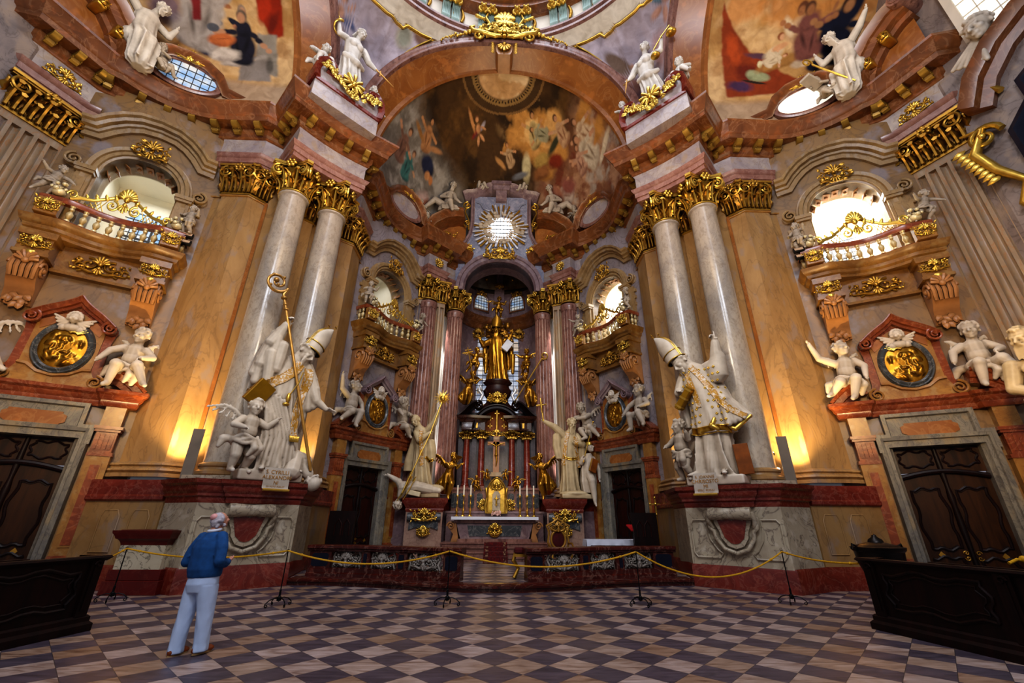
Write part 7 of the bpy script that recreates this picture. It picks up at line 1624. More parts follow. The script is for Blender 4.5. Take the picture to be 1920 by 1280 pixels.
ribbon('gold_cloak_border', body, [(x, z - 2.62) for x, z in [(-.72, 5.08), (-.45, 5.28), (0, 5.62), (.3, 5.95), (.42, 6.2)]], .26, M['band'], bl)
ribbon('gold_stole', body, [(x, z - 2.62) for x, z in [(.72, 6.1), (.74, 5.7), (.66, 5.2), (.6, 4.7), (.58, 4.25), (.6, 3.9)]], .24, M['band'], bl)
mb = MB(Tb);
for k in range(9): mb.cap((.48 + .03 * k, -.5, 3.9), (.48 + .03 * k, -.5, 3.76), .018)
mb.ell((.2, -.5, 5.0), (.07, .06, .16)); mb.ell((.17, -.5, 4.8), (.1, .06, .06)); mb.tube([(.5, -.4, 5.9), (.4, -.48, 5.5), (.22, -.5, 5.1)], .02, 5); mb.build('gold_tassels', M['gold'], bl, 60)
mb = MB(Tb); mitre(mb, (.68, -.12, 6.75), .31, .6, .1, .42, 1.05); mt = mb.build('mitre', M['stone'], bl, 50); mitre_trim(mb, mt)
mb = MB(Tb); Rm = R3(ry=.42) @ R3(rz=.6) @ R3(rx=.1)
for s in (-1, 1): cross_tip(mb, V3(.68, -.12, 6.75) + Rm @ V3(0, s * .15, 1.04), .2, Rm)
mb.build('gilt_cross', M['goldk'], mt)
mb = MB(Tb); mb.cap((.78, -.3, 2.95), (.9, -.1, 3.35), .3, .24); mb.limb([(.7, .0, 3.2), (1.1, -.15, 3.15), (1.25, -.35, 2.9)], [.3, .26, .16]); head(mb, (1.36, -.5, 2.66), .27, .4, 2.6, .3, 'rim', .3); mb.ell((1.0, -.05, 3.3), (.42, .3, .25)); remesh(mb, 'fallen_figure', M['stone'], .024, bl, 2)
scroll_text('inscription_scroll', bl, Tb @ mat4((.28, -.66, 2.97)), .68, .66, [('S. CYRILLI', .14), ('ALEXANDRI', .14), ('NI', .13), ('EX VOTO POSUIT', .06)])
cz = thing('crozier', 'tall bronze gold crozier with curled head held by the left bishop', 'crozier', (-6.75, 12.75, 2.62), PI / 4)
mb = MB(Tb); a, b = V3(1.25, -.5, 2.98), V3(-.52, -.36, 8.15); mb.tube([a, (a + b) / 2, b], .045, 10); d = unit(b - a); u_ = V3(-.94, 0, -.33)
for t, r in ((.93, .085), (.96, .07), (1.0, .1)): mb.ell(a + (b - a) * t, (r, r, r * .7))
mb.build('staff', M['bronzegold'], cz); mb = MB(Tb)
sp = []
for i in range(40):
 t = i / 39; aa = -.35 - t * 2 * PI * 1.55; q = .36 * (1 - .8 * t); cc = V3(-.81, -.36, 8.62); sp.append(cc + V3(q * math.cos(aa) , 0, q * math.sin(aa)))
mb.tube([b, b + d * .12] + sp, [.05] * 2 + [.055 - .03 * i / 39 for i in range(40)], 8)
for i in (8, 14, 20, 26, 30): mb.ell(sp[i] + V3(.03, 0, .05), .05)
mb.ell(sp[-1], .09); mb.build('curled_head', M['bronzegold'], cz)
gb = thing('gilded_book', 'thick gilded book carried by the cherub beside the left bishop', 'book', (-6.75, 12.75, 2.62), PI / 4)
mb = MB(Tb @ mat4((-.58, -.46, 4.98), ry=.45, rz=.3, rx=.25)); mb.cbox(-.26, .26, -.07, -.045, -.36, .36, .01); mb.cbox(-.26, .26, .045, .07, -.36, .36, .01); mb.cbox(-.27, -.24, -.07, .07, -.36, .36, .01); mb.build('cover', M['goldflat'], gb); mb = MB(Tb @ mat4((-.58, -.46, 4.98), ry=.45, rz=.3, rx=.25)); mb.box(-.25, .245, -.046, .046, -.345, .345); mb.build('pages', M['parch'], gb)
brt = thing('bishop_statue', 'large pale statue of a bishop in star-patterned vestment raising one finger', 'statue', (6.75, 12.75, 2.62), -PI / 4)
mb = MB(Tb)
robe(mb, [((-.2, .02, 2.86), .72, .42, 1.5), ((-.2, .0, 3.1), .64, .4, 1.4), ((-.18, -.02, 3.6), .55, .37, 1.2), ((-.13, -.04, 4.1), .52, .36, .8), ((-.12, -.05, 4.3), .5, .36, .4)], 9, .12)
robe(mb, [((-.08, -.04, 4.12), .64, .47, 1.2), ((-.06, -.05, 4.3), .62, .46, 1), ((-.1, -.06, 4.8), .55, .43, .5), ((-.16, -.07, 5.3), .52, .4, .25), ((-.24, -.06, 5.8), .52, .37, .15), ((-.28, -.03, 6.15), .5, .33, .1), ((-.36, -.04, 6.35), .34, .28, 0), ((-.46, -.06, 6.5), .2, .2, 0)], 9, .07, 2)
mb.limb([(-.4, -.06, 6.35), (-.56, -.16, 6.52)], [.2, .2]); head(mb, (-.66, -.24, 6.52), .33, -.75, .3, -.45, 'curly', .25)
mb.limb([(.1, .0, 6.2), (.42, -.1, 6.25), (.5, -.2, 6.95)], [.27, .25, .14]); hand(mb, (.49, -.2, 6.95), (-.08, -.1, 1), (-.4, -1, 0), .44, 'point', 1)
for z in (6.5, 6.62, 6.74, 6.86): mb.ell((.49, -.17, z), (.17 - .1 * (z - 6.5), .17 - .1 * (z - 6.5), .05))
robe(mb, [((.3, -.08, 5.66), .16, .2, 0), ((.38, -.1, 5.85), .3, .27, 0), ((.36, -.1, 6.15), .33, .28, 0), ((.46, -.12, 6.45), .25, .22, 0), ((.49, -.15, 6.6), .18, .17, 0)], 8, .05)
mb.limb([(-.68, .0, 6.1), (-.86, -.1, 5.6), (-.86, -.36, 5.5)], [.25, .22, .13]); hand(mb, (-.86, -.38, 5.52), (.5, -.8, .1), (.1, -.2, -1), .36, 'soft', 1)
robe(mb, [((-.84, .05, 4.4), .16, .14, 1), ((-.88, .02, 4.9), .2, .17, 1), ((-.86, -.05, 5.5), .22, .22, .4), ((-.76, -.03, 5.9), .2, .2, 0)], 6, .08)
for k in range(9):
 t = k / 8; mb.limb([(.28 - .06 * t, .12 - .3 * t, 5.7 - .05 * k), (.5 - .08 * t, .05 - .32 * t, 5.1), (1.0 - .5 * t, -.05 - .34 * t, 4.55 - .22 * t + .05 * (k % 2))], [.16, .15, .1], 8)
mb.cbox(-1.0, .62, -.42, .36, 2.62, 2.9, .03); foot(mb, (-.62, -.3, 3.0), (-.86, -.5, 2.93), .32); foot(mb, (.08, -.32, 3.0), (.18, -.54, 2.95), .32)
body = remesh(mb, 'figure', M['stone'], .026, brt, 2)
st_ = []
for i in range(9):
 for j in range(8):
  z = 4.45 + .21 * i; x = -.62 + .155 * j + (.08 if i % 2 else 0) - .1 * (z - 4.4) * .6
  if not (-.3 < x + .12 * (z - 5.2) < .0): st_.append((x, z - 2.62))
for q in st_: studs('gold_star', body, [q], .042, M['gold'], brt)
ribbon('gold_cope_border', body, [(x, z - 2.62) for x, z in [(-.35, 6.3), (-.1, 5.95), (.15, 5.5), (.35, 5.05), (.6, 4.75), (.95, 4.5)]], .16, M['band'], brt)
ribbon('gold_orphrey', body, [(x, z - 2.62) for x, z in [(-.5, 6.1), (-.4, 5.7), (-.28, 5.2), (-.24, 4.9)]], .14, M['band'], brt)
ribbon('gold_hem', body, [(x, z - 2.62) for x, z in [(-.68, 4.24), (-.4, 4.18), (-.1, 4.2), (.2, 4.22), (.5, 4.18)]], .2, M['gold'], brt, .015)
mb = MB(Tb); mb.limb([(.4, -.3, 4.28), (.62, -.3, 4.16), (.86, -.14, 4.38), (1.04, -.1, 4.52)], [.05, .07, .06, .05]); mb.build('gold_fringe', M['gold'], brt, 60); mb = MB(Tb); mb.limb([(.15, -.5, 4.5), (.05, -.52, 4.3), (.2, -.5, 4.18)], [.05, .09, .05]); mb.build('gold_fringe', M['gold'], brt, 60)
mb = MB(Tb); mitre(mb, (-.79, -.22, 6.66), .31, -.6, .1, -.45, 1.1); mt = mb.build('mitre', M['stone'], brt, 50); mitre_trim(mb, mt)
mb = MB(Tb); Rm = R3(ry=-.45) @ R3(rz=-.6) @ R3(rx=.1)
for s in (-1, 1): cross_tip(mb, V3(-.79, -.22, 6.66) + Rm @ V3(0, s * .15, 1.09), .2, Rm)
mb.build('gilt_cross', M['goldk'], mt)
scroll_text('inscription_scroll', brt, Tb @ mat4((-.34, -.68, 2.95)), .66, .66, [('S. JOANNIS', .11), ('CHRISOSTO', .14), ('MI', .13), ('EPISC. POPULI', .075), ('ANTIOCHENI', .06)])
g2b = thing('gilded_book', 'gilded book held under the arm of the right bishop', 'book', (6.75, 12.75, 2.62), -PI / 4)
mb = MB(Tb @ mat4((-.62, -.52, 5.25), ry=.72, rx=.1)); mb.cbox(-.1, .1, -.14, .14, -.4, .4, .02); mb.build('cover', M['goldflat'], g2b); mb = MB(Tb @ mat4((-.62, -.52, 5.25), ry=.72, rx=.1))
for z in (-.3, 0, .3): mb.box(-.112, .112, -.15, .15, z - .03, z + .03)
mb.build('spine_bands', M['gold'], g2b)
b3 = thing('leather_book', 'large brown leather book with gilt edges standing behind the right bishop', 'book', (6.75, 12.75, 2.62), -PI / 4)
mb = MB(Tb @ mat4((.64, -.16, 3.32), rx=.1, rz=.35, ry=-.06)); mb.cbox(-.2, .18, -.1, -.07, -.42, .42, .01); mb.cbox(-.2, .18, .07, .1, -.42, .42, .01); mb.cbox(-.21, -.18, -.1, .1, -.42, .42, .01); mb.build('cover', M['leather'], b3); mb = MB(Tb @ mat4((.64, -.16, 3.32), rx=.1, rz=.35, ry=-.06)); mb.box(-.19, .17, -.07, .07, -.4, .4); mb.build('pages', M['gold'], b3)
# ---------------------------------------------------------------- cherubs
def cherub_body(pose, hairstyle='curly', vox=.017):
 mb = MB(); P, Cc, H = [V3(*pose[k]) for k in 'PCH']
 mb.ell(P, (.115, .1, .1)); mb.cap(P, Cc, .115, .115); mb.ell((P + Cc) / 2 + (0, -.03, 0), (.115, .1, .12)); mb.ell(Cc, (.13, .095, .09)); mb.cap(Cc, H, .06, .055)
 head(mb, H, .125, pose.get('hy', 0), pose.get('hp', 0), pose.get('hr', 0), hairstyle)
 for s, k in ((-1, 'aL'), (1, 'aR')):
  e, h = [V3(*q) for q in pose[k]]; sh = Cc + (s * .12, 0, .03); mb.limb([sh, e, h], [.06, .05, .033]); hand(mb, h, h - e, (0, -.6, -.5), .1, 'soft', -s)
 for s, k in ((-1, 'lL'), (1, 'lR')):
  kn, f, t = [V3(*q) for q in pose[k]]; hp = P + (s * .06, 0, -.02); mb.limb([hp, kn, f], [.09, .07, .042]); mb.cap(f, t, .04, .03)
 return mb
POSES = {
'sit': dict(P=(0, 0, .06), C=(0, .0, .33), H=(.02, -.03, .56), hy=-.4, aL=((-.24, -.06, .28), (-.3, -.16, .12)), aR=((.22, -.05, .26), (.12, -.18, .2)), lL=((-.1, -.24, .06), (-.12, -.2, -.2), (-.14, -.28, -.24)), lR=((.12, -.24, .08), (.24, -.26, -.16), (.28, -.33, -.2))),
'wave': dict(P=(0, 0, .06), C=(.03, .0, .33), H=(.04, -.03, .56), hy=.4, hp=-.2, aL=((-.26, -.02, .46), (-.34, -.08, .68)), aR=((.24, -.03, .26), (.2, -.14, .08)), lL=((-.12, -.22, .02), (-.24, -.12, -.12), (-.3, -.2, -.16)), lR=((.06, -.26, .04), (-.02, -.26, -.22), (-.06, -.34, -.26))),
'lean': dict(P=(0, 0, .05), C=(-.08, -.06, .3), H=(-.14, -.12, .52), hy=.8, hp=.2, aL=((-.28, -.16, .32), (-.32, -.28, .22)), aR=((.06, -.2, .26), (-.08, -.3, .24)), lL=((-.08, -.22, .0), (.06, -.2, -.18), (.02, -.28, -.22)), lR=((.16, -.18, .04), (.28, -.06, -.14), (.34, -.1, -.18))),
'stand': dict(P=(0, 0, .42), C=(.02, -.02, .67), H=(.03, -.04, .89), hy=-.3, aL=((-.22, -.06, .6), (-.16, -.2, .56)), aR=((.24, -.08, .64), (.3, -.18, .74)), lL=((-.09, -.05, .22), (-.08, .02, .04), (-.1, -.08, .02)), lR=((.1, -.08, .22), (.12, .04, .06), (.14, -.06, .02))),
'fly': dict(P=(0, 0, .4), C=(.05, -.08, .62), H=(.08, -.14, .83), hy=.3, aL=((-.18, -.12, .66), (-.3, -.2, .74)), aR=((.28, -.16, .6), (.36, -.26, .5)), lL=((-.12, .02, .24), (-.22, .1, .1), (-.26, .08, .02)), lR=((.1, -.12, .2), (.06, .02, .06), (.04, -.02, -.02))),
}
PUT = {}
def cherub(pose, mat, label, loc, rz, h, wings=True, group=None, drape=True, name='cherub_statue'):
 key = (pose, mat.name, wings, drape)
 if key not in PUT:
  r = thing(name, label, 'statue', loc, rz, group); o = remesh(cherub_body(POSES[pose]), 'body', mat, .0125, r, 1); p = POSES[pose]; Cc = V3(*p['C']); P = V3(*p['P'])
  if wings:
   for s in (-1, 1): mb = MB(); wing(mb, Cc + (s * .05, .09, .02), (s * .9, .35, .15), (0, .1, 1), .34, .1, 7); remesh(mb, 'wing', mat, .014, r, 1)
  if drape:
   mb = MB();
   for dz in (-.03, 0, .035): mb.tube([P + (.15 * math.cos(a), .13 * math.sin(a) - .02, dz + .025 * math.sin(3 * a + dz * 60)) for a in np.linspace(0, 2 * PI, 20, endpoint=False)], .03, 6, True)
   mb.limb([P + (.1, -.12, 0), P + (.14, -.16, -.1), P + (.1, -.1, -.22)], [.05, .06, .03]); mb.limb([P + (.05, -.13, 0), P + (.06, -.17, -.1), P + (.02, -.12, -.2)], [.04, .05, .025]); mb.limb([P + (-.13, .06, .02), P + (-.22, .1, .0), P + (-.26, .1, -.1)], [.05, .06, .03]); remesh(mb, 'drapery', mat, .014, r, 1)
  PUT[key] = r
 else: r = dup(PUT[key], label)
 r['label'] = label; r.location = loc; r.rotation_euler = (0, 0, rz); r.scale = (h, h, h)
 if group: r['group'] = group
 return r
def bayp(side, x, y, z):
 """point of a bay given its local coordinates -> world, with facing angle"""
 p = Vector((BO[0], BO[1], 0)) + Matrix.Rotation(BR, 3, 'Z') @ Vector((x, y, 0)); rz = BR; q = (p.x, p.y)
 if side in (2, 3): q = Dm(q); rz = PI / 2 - BR + PI
 if side in (1, 3): q = (-q[0], q[1]); rz = -rz
 return (q[0], q[1], z), rz
def bayang(side): return {0: BR, 1: -BR, 2: -math.radians(58.5), 3: math.radians(58.5)}[side]
seats = [(0, 1, 'sit', 'cherub statue with open wings seated on the far right door pediment, nearest the edge'), (0, -1, 'wave', 'cherub statue waving a raised hand on the right door pediment'),
  (1, 1, 'lean', 'cherub statue at the left edge of the photo on the left door pediment'), (1, -1, 'sit', 'seated cherub statue right of the gold medallion over the left door'),
  (2, 1, 'lean', 'cherub statue on the right chancel door pediment nearer the altar'), (2, -1, 'sit', 'cherub statue leaning by the gold medallion over the right chancel door'),
  (3, 1, 'lean', 'cherub statue on the left chancel door pediment nearer the altar'), (3, -1, 'wave', 'cherub statue raising an arm by the gold medallion of the left chancel door')]
for sd_, sx, ps, lab in seats:
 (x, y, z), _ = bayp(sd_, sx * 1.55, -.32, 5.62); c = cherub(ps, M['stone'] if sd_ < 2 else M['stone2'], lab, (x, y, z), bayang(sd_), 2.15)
for sd_, w in enumerate(WH):
 for sx in (-1, 1):
  (x, y, z), _ = bayp(sd_, sx * 1.72, -.6, 10.62); mid = (sx == 1) == (sd_ in (0, 3)) if False else sx
  end = 'outer' if sx > 0 and sd_ < 2 else 'inner' if sd_ < 2 else 'near' if sx < 0 else 'far'
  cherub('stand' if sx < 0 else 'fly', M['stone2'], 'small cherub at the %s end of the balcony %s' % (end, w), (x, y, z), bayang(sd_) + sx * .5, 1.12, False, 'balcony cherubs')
def dev(S0, lat, y, z, e): return (S0[0] + lat * e[0] - y * 0, S0[1] + lat * e[1], z)
e_ = V3(Q, Q); n_ = V3(Q, -Q)
def locL(lat, f, z): p = V3(-6.75, 12.75) + e_ * lat + n_ * f; return (p[0], p[1], z)
def locR(lat, f, z): p = V3(6.75, 12.75) + V3(Q, -Q) * lat + V3(-Q, -Q) * f; return (p[0], p[1], z)
cherub('stand', M['stone'], 'tall cherub statue holding the gilded book beside the left bishop', locL(-.66, .38, 2.8), PI / 4 + .3, 2.0)
cherub('stand', M['stone2'], 'tall cherub statue with folded arms beside the right bishop', locR(-1.05, .25, 2.8), -PI / 4 - .4, 1.85)
# ---------------------------------------------------------------- statues of the chancel
sg = thing('saint_statue', 'statue of a saint lifting a golden sunburst, trampling a fallen figure', 'statue', (-3.1, 20.05, 2.55))
T = mat4((3.1, -20.05, -2.55)); T = mat4((.1, 0, -2.55)); mb = MB(T)
robe(mb, [((-.35, .1, 2.85), .55, .35, 1.3), ((-.38, .08, 3.4), .45, .33, 1.2), ((-.42, .05, 4.0), .38, .3, .9), ((-.42, .02, 4.7), .36, .28, .5), ((-.48, 0, 5.3), .4, .28, .2), ((-.58, -.02, 5.6), .3, .22, 0), ((-.68, -.05, 5.75), .17, .16, 0)], 10, .08)
mb.limb([(-.64, -.05, 5.65), (-.8, -.12, 5.9)], [.16, .15]); head(mb, (-.84, -.14, 5.98), .27, -.35, .35, -.2, 'rim', .15)
mb.limb([(-.25, 0, 5.5), (.02, -.1, 5.85), (.22, -.15, 6.45)], [.2, .17, .09]); hand(mb, (.22, -.15, 6.45), (.2, 0, 1), (0, -1, 0), .26, 'grip')
mb.limb([(-.72, -.05, 5.4), (-.55, -.3, 5.05), (-.1, -.32, 5.35)], [.2, .17, .09]); hand(mb, (-.1, -.32, 5.35), (1, 0, .3), (0, -1, 0), .26, 'grip')
robe(mb, [((-.8, .16, 3.7), .42, .1, 1), ((-.86, .16, 4.2), .36, .12, 1), ((-.75, .14, 4.9), .3, .14, .5), ((-.65, .1, 5.4), .25, .16, 0)], 6, .07); robe(mb, [((.02, .0, 4.15), .2, .16, .6), ((-.02, .0, 4.6), .25, .2, .6), ((-.12, .0, 5.1), .25, .2, .3)], 6, .07)
mb.cbox(-.3, .5, -.3, .35, 2.55, 2.85, .03); mb.ell((.3, 0, 2.95), (.4, .3, .18))
fg = remesh(mb, 'figure', M['stoney'], .026, sg, 2)
ribbon('gold_stole', fg, [(x + .1, z - 2.55) for x, z in [(-.5, 5.5), (-.46, 5.0), (-.4, 4.4), (-.35, 3.9)]], .14, M['band'], sg); ribbon('gold_hem', fg, [(x + .1, z - 2.55) for x, z in [(-.2, 4.3), (-.02, 4.12), (.15, 4.18)]], .1, M['gold'], sg)
fd = thing('fallen_figure', 'fallen figure hanging head down under the saint with the sunburst', 'statue', (-3.1, 20.05, 2.55)); mb = MB(T)
mb.limb([(.1, -.2, 2.9), (-.5, -.3, 3.0), (-1.0, -.4, 2.95), (-1.1, -.5, 2.6)], [.22, .26, .28, .14]); head(mb, (-1.18, -.55, 2.3), .24, 0, 2.9, 0, 'curly', .2); mb.limb([(-1.1, -.4, 2.95), (-1.25, -.45, 3.2), (-1.7, -.5, 3.45)], [.17, .15, .08]); hand(mb, (-1.7, -.5, 3.45), (-1, 0, .1), (0, -1, 0), .24, 'open'); mb.limb([(.1, -.2, 2.9), (.5, -.25, 2.85)], [.2, .12]); remesh(mb, 'figure', M['stone'], .024, fd, 2)
sbk = tag(MB(mat4((-.55, -.5, 2.72), ry=.2)).cbox(-.3, .3, -.12, .12, -.1, .1, .02).build('stone_book', M['stoney'], None), 'pale book lying under the saint with the sunburst', 'book'); sbk.location = (-3.0, 20.05, 0)
sb = thing('sunburst_staff', 'golden sunburst on a long thin staff held by the left chancel saint', 'staff', (-3.1, 20.05, 2.55)); mb = MB(T); mb.tube([(-1.0, -.75, 2.7), (-.05, -.4, 5.3), (.35, -.2, 6.85)], .028, 7); mb.build('shaft', M['gold'], sb); mb = MB(T)
for k in range(28): a = 2 * PI * k / 28; L = .42 if k % 2 else .3; mb.tube([(.37 + .08 * math.cos(a), -.2, 7.05 + .08 * math.sin(a)), (.37 + L * math.cos(a), -.2, 7.05 + L * math.sin(a))], [.035, .006], 5)
mb.ell((.37, -.22, 7.05), (.13, .07, .13)); mb.build('sunburst', M['gold'], sb)
mb = MB(T)
for (x, z, x2, z2) in ((-.35, 4.6, -.75, 3.3), (-.75, 3.6, -.9, 3.1), (-.5, 3.4, -.62, 3.2)): mb.tube([(x, -.5, z), (x2, -.62, z2), (x2 + .12, -.66, z2 + .1), (x2 - .3, -.72, z2 - .75)], .022, 5)
mb.build('lightning_darts', M['gold'], sb)
s2 = thing('saint_statue', 'bearded saint statue raising a gold crucifix right of the altar', 'statue', (3.1, 20.05, 2.55)); T2 = mat4((-.1, 0, -2.55)); mb = MB(T2)
robe(mb, [((.42, .08, 2.85), .5, .34, 1.3), ((.42, .06, 3.3), .42, .32, 1.2), ((.42, .04, 3.9), .38, .3, .8), ((.42, .02, 4.5), .4, .3, .5), ((.44, 0, 5.1), .42, .28, .3), ((.48, 0, 5.45), .36, .24, 0), ((.54, -.03, 5.65), .17, .16, 0)], 10, .08)
mb.limb([(.52, 0, 5.5), (.57, -.06, 5.8)], [.16, .15]); head(mb, (.58, -.1, 5.9), .28, .2, .2, .1, 'curly', .9)
mb.limb([(.15, 0, 5.4), (-.25, -.1, 5.75), (-.75, -.2, 6.0)], [.2, .17, .09]); hand(mb, (-.75, -.2, 6.0), (-1, -.1, .4), (0, -1, 0), .26, 'grip')
robe(mb, [((-.02, .05, 4.3), .2, .1, 1), ((-.12, .05, 4.9), .24, .13, 1), ((-.1, .03, 5.4), .25, .18, .5), ((.05, .0, 5.6), .2, .18, 0)], 6, .07)
mb.limb([(.8, 0, 5.3), (1.0, -.15, 4.95), (.7, -.35, 4.95)], [.22, .19, .1]); hand(mb, (.7, -.35, 4.95), (-1, -.1, .3), (0, -1, 0), .26, 'soft'); robe(mb, [((.98, .05, 4.2), .22, .14, 1), ((1.0, .0, 4.8), .22, .2, .6), ((.9, .0, 5.2), .2, .2, 0)], 6, .07)
mb.cbox(-.05, 1.5, -.4, .35, 2.55, 2.75, .03); mb.ell((.6, -.05, 2.78), (.75, .4, .14)); fg = remesh(mb, 'figure', M['stoney'], .026, s2, 2)
ribbon('gold_stole', fg, [(x - .1, z - 2.55) for x, z in [(.35, 5.5), (.22, 5.0), (.15, 4.4), (.08, 4.0)]], .14, M['band'], s2); ribbon('gold_stole', fg, [(x - .1, z - 2.55) for x, z in [(.68, 5.3), (.7, 4.8), (.78, 4.2), (.82, 3.9)]], .14, M['band'], s2); ribbon('gold_hem', fg, [(x - .1, z - 2.55) for x, z in [(.1, 4.35), (.4, 4.25), (.75, 4.3)]], .08, M['gold'], s2)
c2_ = thing('hand_crucifix', 'gold crucifix held high by the saint right of the altar', 'crucifix', (3.1, 20.05, 2.55)); mb = MB(T2); mb.tube([(-.8, -.28, 6.0), (-.92, -.28, 7.1)], .035, 6); mb.tube([(-1.12, -.28, 6.72), (-.64, -.28, 6.8)], .035, 6); mb.limb([(-.9, -.33, 6.85), (-.87, -.34, 6.4)], [.06, .03]); mb.limb([(-1.08, -.32, 6.75), (-.88, -.32, 6.75), (-.68, -.32, 6.8)], [.02, .035, .02]); mb.build('cross', M['gold'], c2_, 60)
sq = thing('seated_figure', 'seated helmeted figure with book and staff beside the bearded chancel saint', 'statue', (3.1, 20.05, 2.55)); mb = MB(T2)
robe(mb, [((1.2, -.1, 2.8), .32, .3, 1), ((1.2, -.12, 3.3), .36, .34, 1), ((1.22, -.1, 3.8), .34, .3, .7), ((1.26, -.05, 4.3), .27, .22, .3), ((1.3, -.05, 4.55), .14, .13, 0)], 8, .09); head(mb, (1.34, -.1, 4.82), .25, .7, -.25, 0, 'short'); mb.limb([(1.22, -.3, 3.6), (1.28, -.5, 3.3), (1.34, -.5, 2.75), (1.36, -.55, 2.35)], [.2, .17, .13, .07]); foot(mb, (1.36, -.55, 2.42), (1.36, -.7, 2.25), .24); mb.limb([(1.05, -.05, 4.35), (.9, -.25, 4.1), (1.0, -.42, 4.25)], [.14, .12, .07]); hand(mb, (1.0, -.42, 4.25), (-.3, -.2, 1), (0, -1, 0), .22, 'grip'); mb.limb([(1.5, 0, 4.3), (1.72, -.15, 3.8), (1.7, -.2, 3.45)], [.15, .13, .07]); hand(mb, (1.7, -.2, 3.45), (0, -.1, -1), (0, -1, 0), .22, 'soft'); remesh(mb, 'figure', M['stone'], .024, sq, 2)
mb = MB(T2); mb.lathe([(.27, 0), (.25, .12), (.1, .22), (.03, .3)], 12, (1.34, -.05, 4.92)); mb.cap((1.5, -.1, 4.98), (1.75, -.12, 5.05), .06, .03); mb.build('gilt_helmet', M['gold'], sq)
bk3 = thing('leather_book', 'brown leather book held by the seated figure right of the altar', 'book', (3.1, 20.05, 2.55)); mb = MB(T2 @ mat4((1.4, -.5, 3.95), ry=.35, rz=.4)); mb.cbox(-.16, .16, -.06, .06, -.3, .3, .01); mb.build('cover', M['leather'], bk3); mb = MB(T2 @ mat4((1.4, -.5, 3.95), ry=.35, rz=.4)); mb.box(-.17, -.155, -.05, .05, -.28, .28); mb.build('pages', M['gold'], bk3)
stf = thing('gold_staff', 'thin gold cross-topped staff held by the seated figure right of the altar', 'staff', (3.1, 20.05, 2.55)); mb = MB(T2); mb.tube([(.95, -.45, 4.1), (1.52, -.4, 5.9)], .025, 6); mb.tube([(1.43, -.4, 5.8), (1.57, -.4, 5.76)], .022, 6); mb.ell((1.54, -.4, 5.95), .05); mb.build('shaft', M['gold'], stf)
# ---------------------------------------------------------------- gilded group of the high altar
gs = thing('gilded_bishop_statue', 'gilded statue of a blessing bishop standing above the high altar', 'statue', (0, 22.75, 8.86)); T = mat4((0, 0, -8.86)); mb = MB(T)
robe(mb, [((0, 0, 8.86), .62, .4, 1.3), ((0, 0, 9.4), .52, .36, 1.2), ((-.02, 0, 10.0), .48, .34, .9), ((-.04, 0, 10.7), .5, .34, .5), ((-.06, 0, 11.3), .5, .3, .2), ((-.08, 0, 11.55), .3, .22, 0), ((-.1, 0, 11.7), .16, .16, 0)], 11, .09)
robe(mb, [((0, .22, 9.6), .72, .12, 1), ((0, .22, 10.2), .85, .15, 1), ((-.02, .2, 10.9), .72, .18, .5), ((-.05, .15, 11.4), .52, .18, 0)], 9, .08)
mb.limb([(-.1, 0, 11.6), (-.13, -.05, 11.85)], [.17, .15]); head(mb, (-.13, -.08, 11.95), .27, -.15, .25, .05, 'curly', .8)
mb.limb([(-.45, 0, 11.3), (-.85, -.15, 11.0), (-1.05, -.4, 11.2)], [.22, .19, .1]); hand(mb, (-1.05, -.4, 11.2), (-.5, -.3, .7), (0, -1, 0), .3, 'open'); mb.limb([(.4, 0, 11.3), (.65, -.2, 10.85), (.35, -.42, 10.7)], [.22, .19, .1]); hand(mb, (.35, -.42, 10.7), (-.6, -.2, .4), (0, -1, 0), .28, 'soft')
for x, z in ((-.78, 10.4), (.75, 10.3), (.85, 9.9), (-.7, 9.9)): mb.cap((x, 0, z + .5), (x, .05, z - .5), .16, .1)
remesh(mb, 'figure', M['gold'], .026, gs, 1); mb = MB(T); mitre(mb, (-.14, -.1, 12.12), .27, -.15, .1, .05, .82); mb.build('mitre', M['gold'], gs, 50)
gbk = tag(MB(mat4((0, 0, 0), ry=.6, rz=.2)).cbox(-.22, .22, -.08, .08, -.34, .34, .02).build('silver_book', M['silver'], None), 'silver book held by the gilded bishop above the altar', 'book'); gbk.location = (.5, 22.3, 10.85)
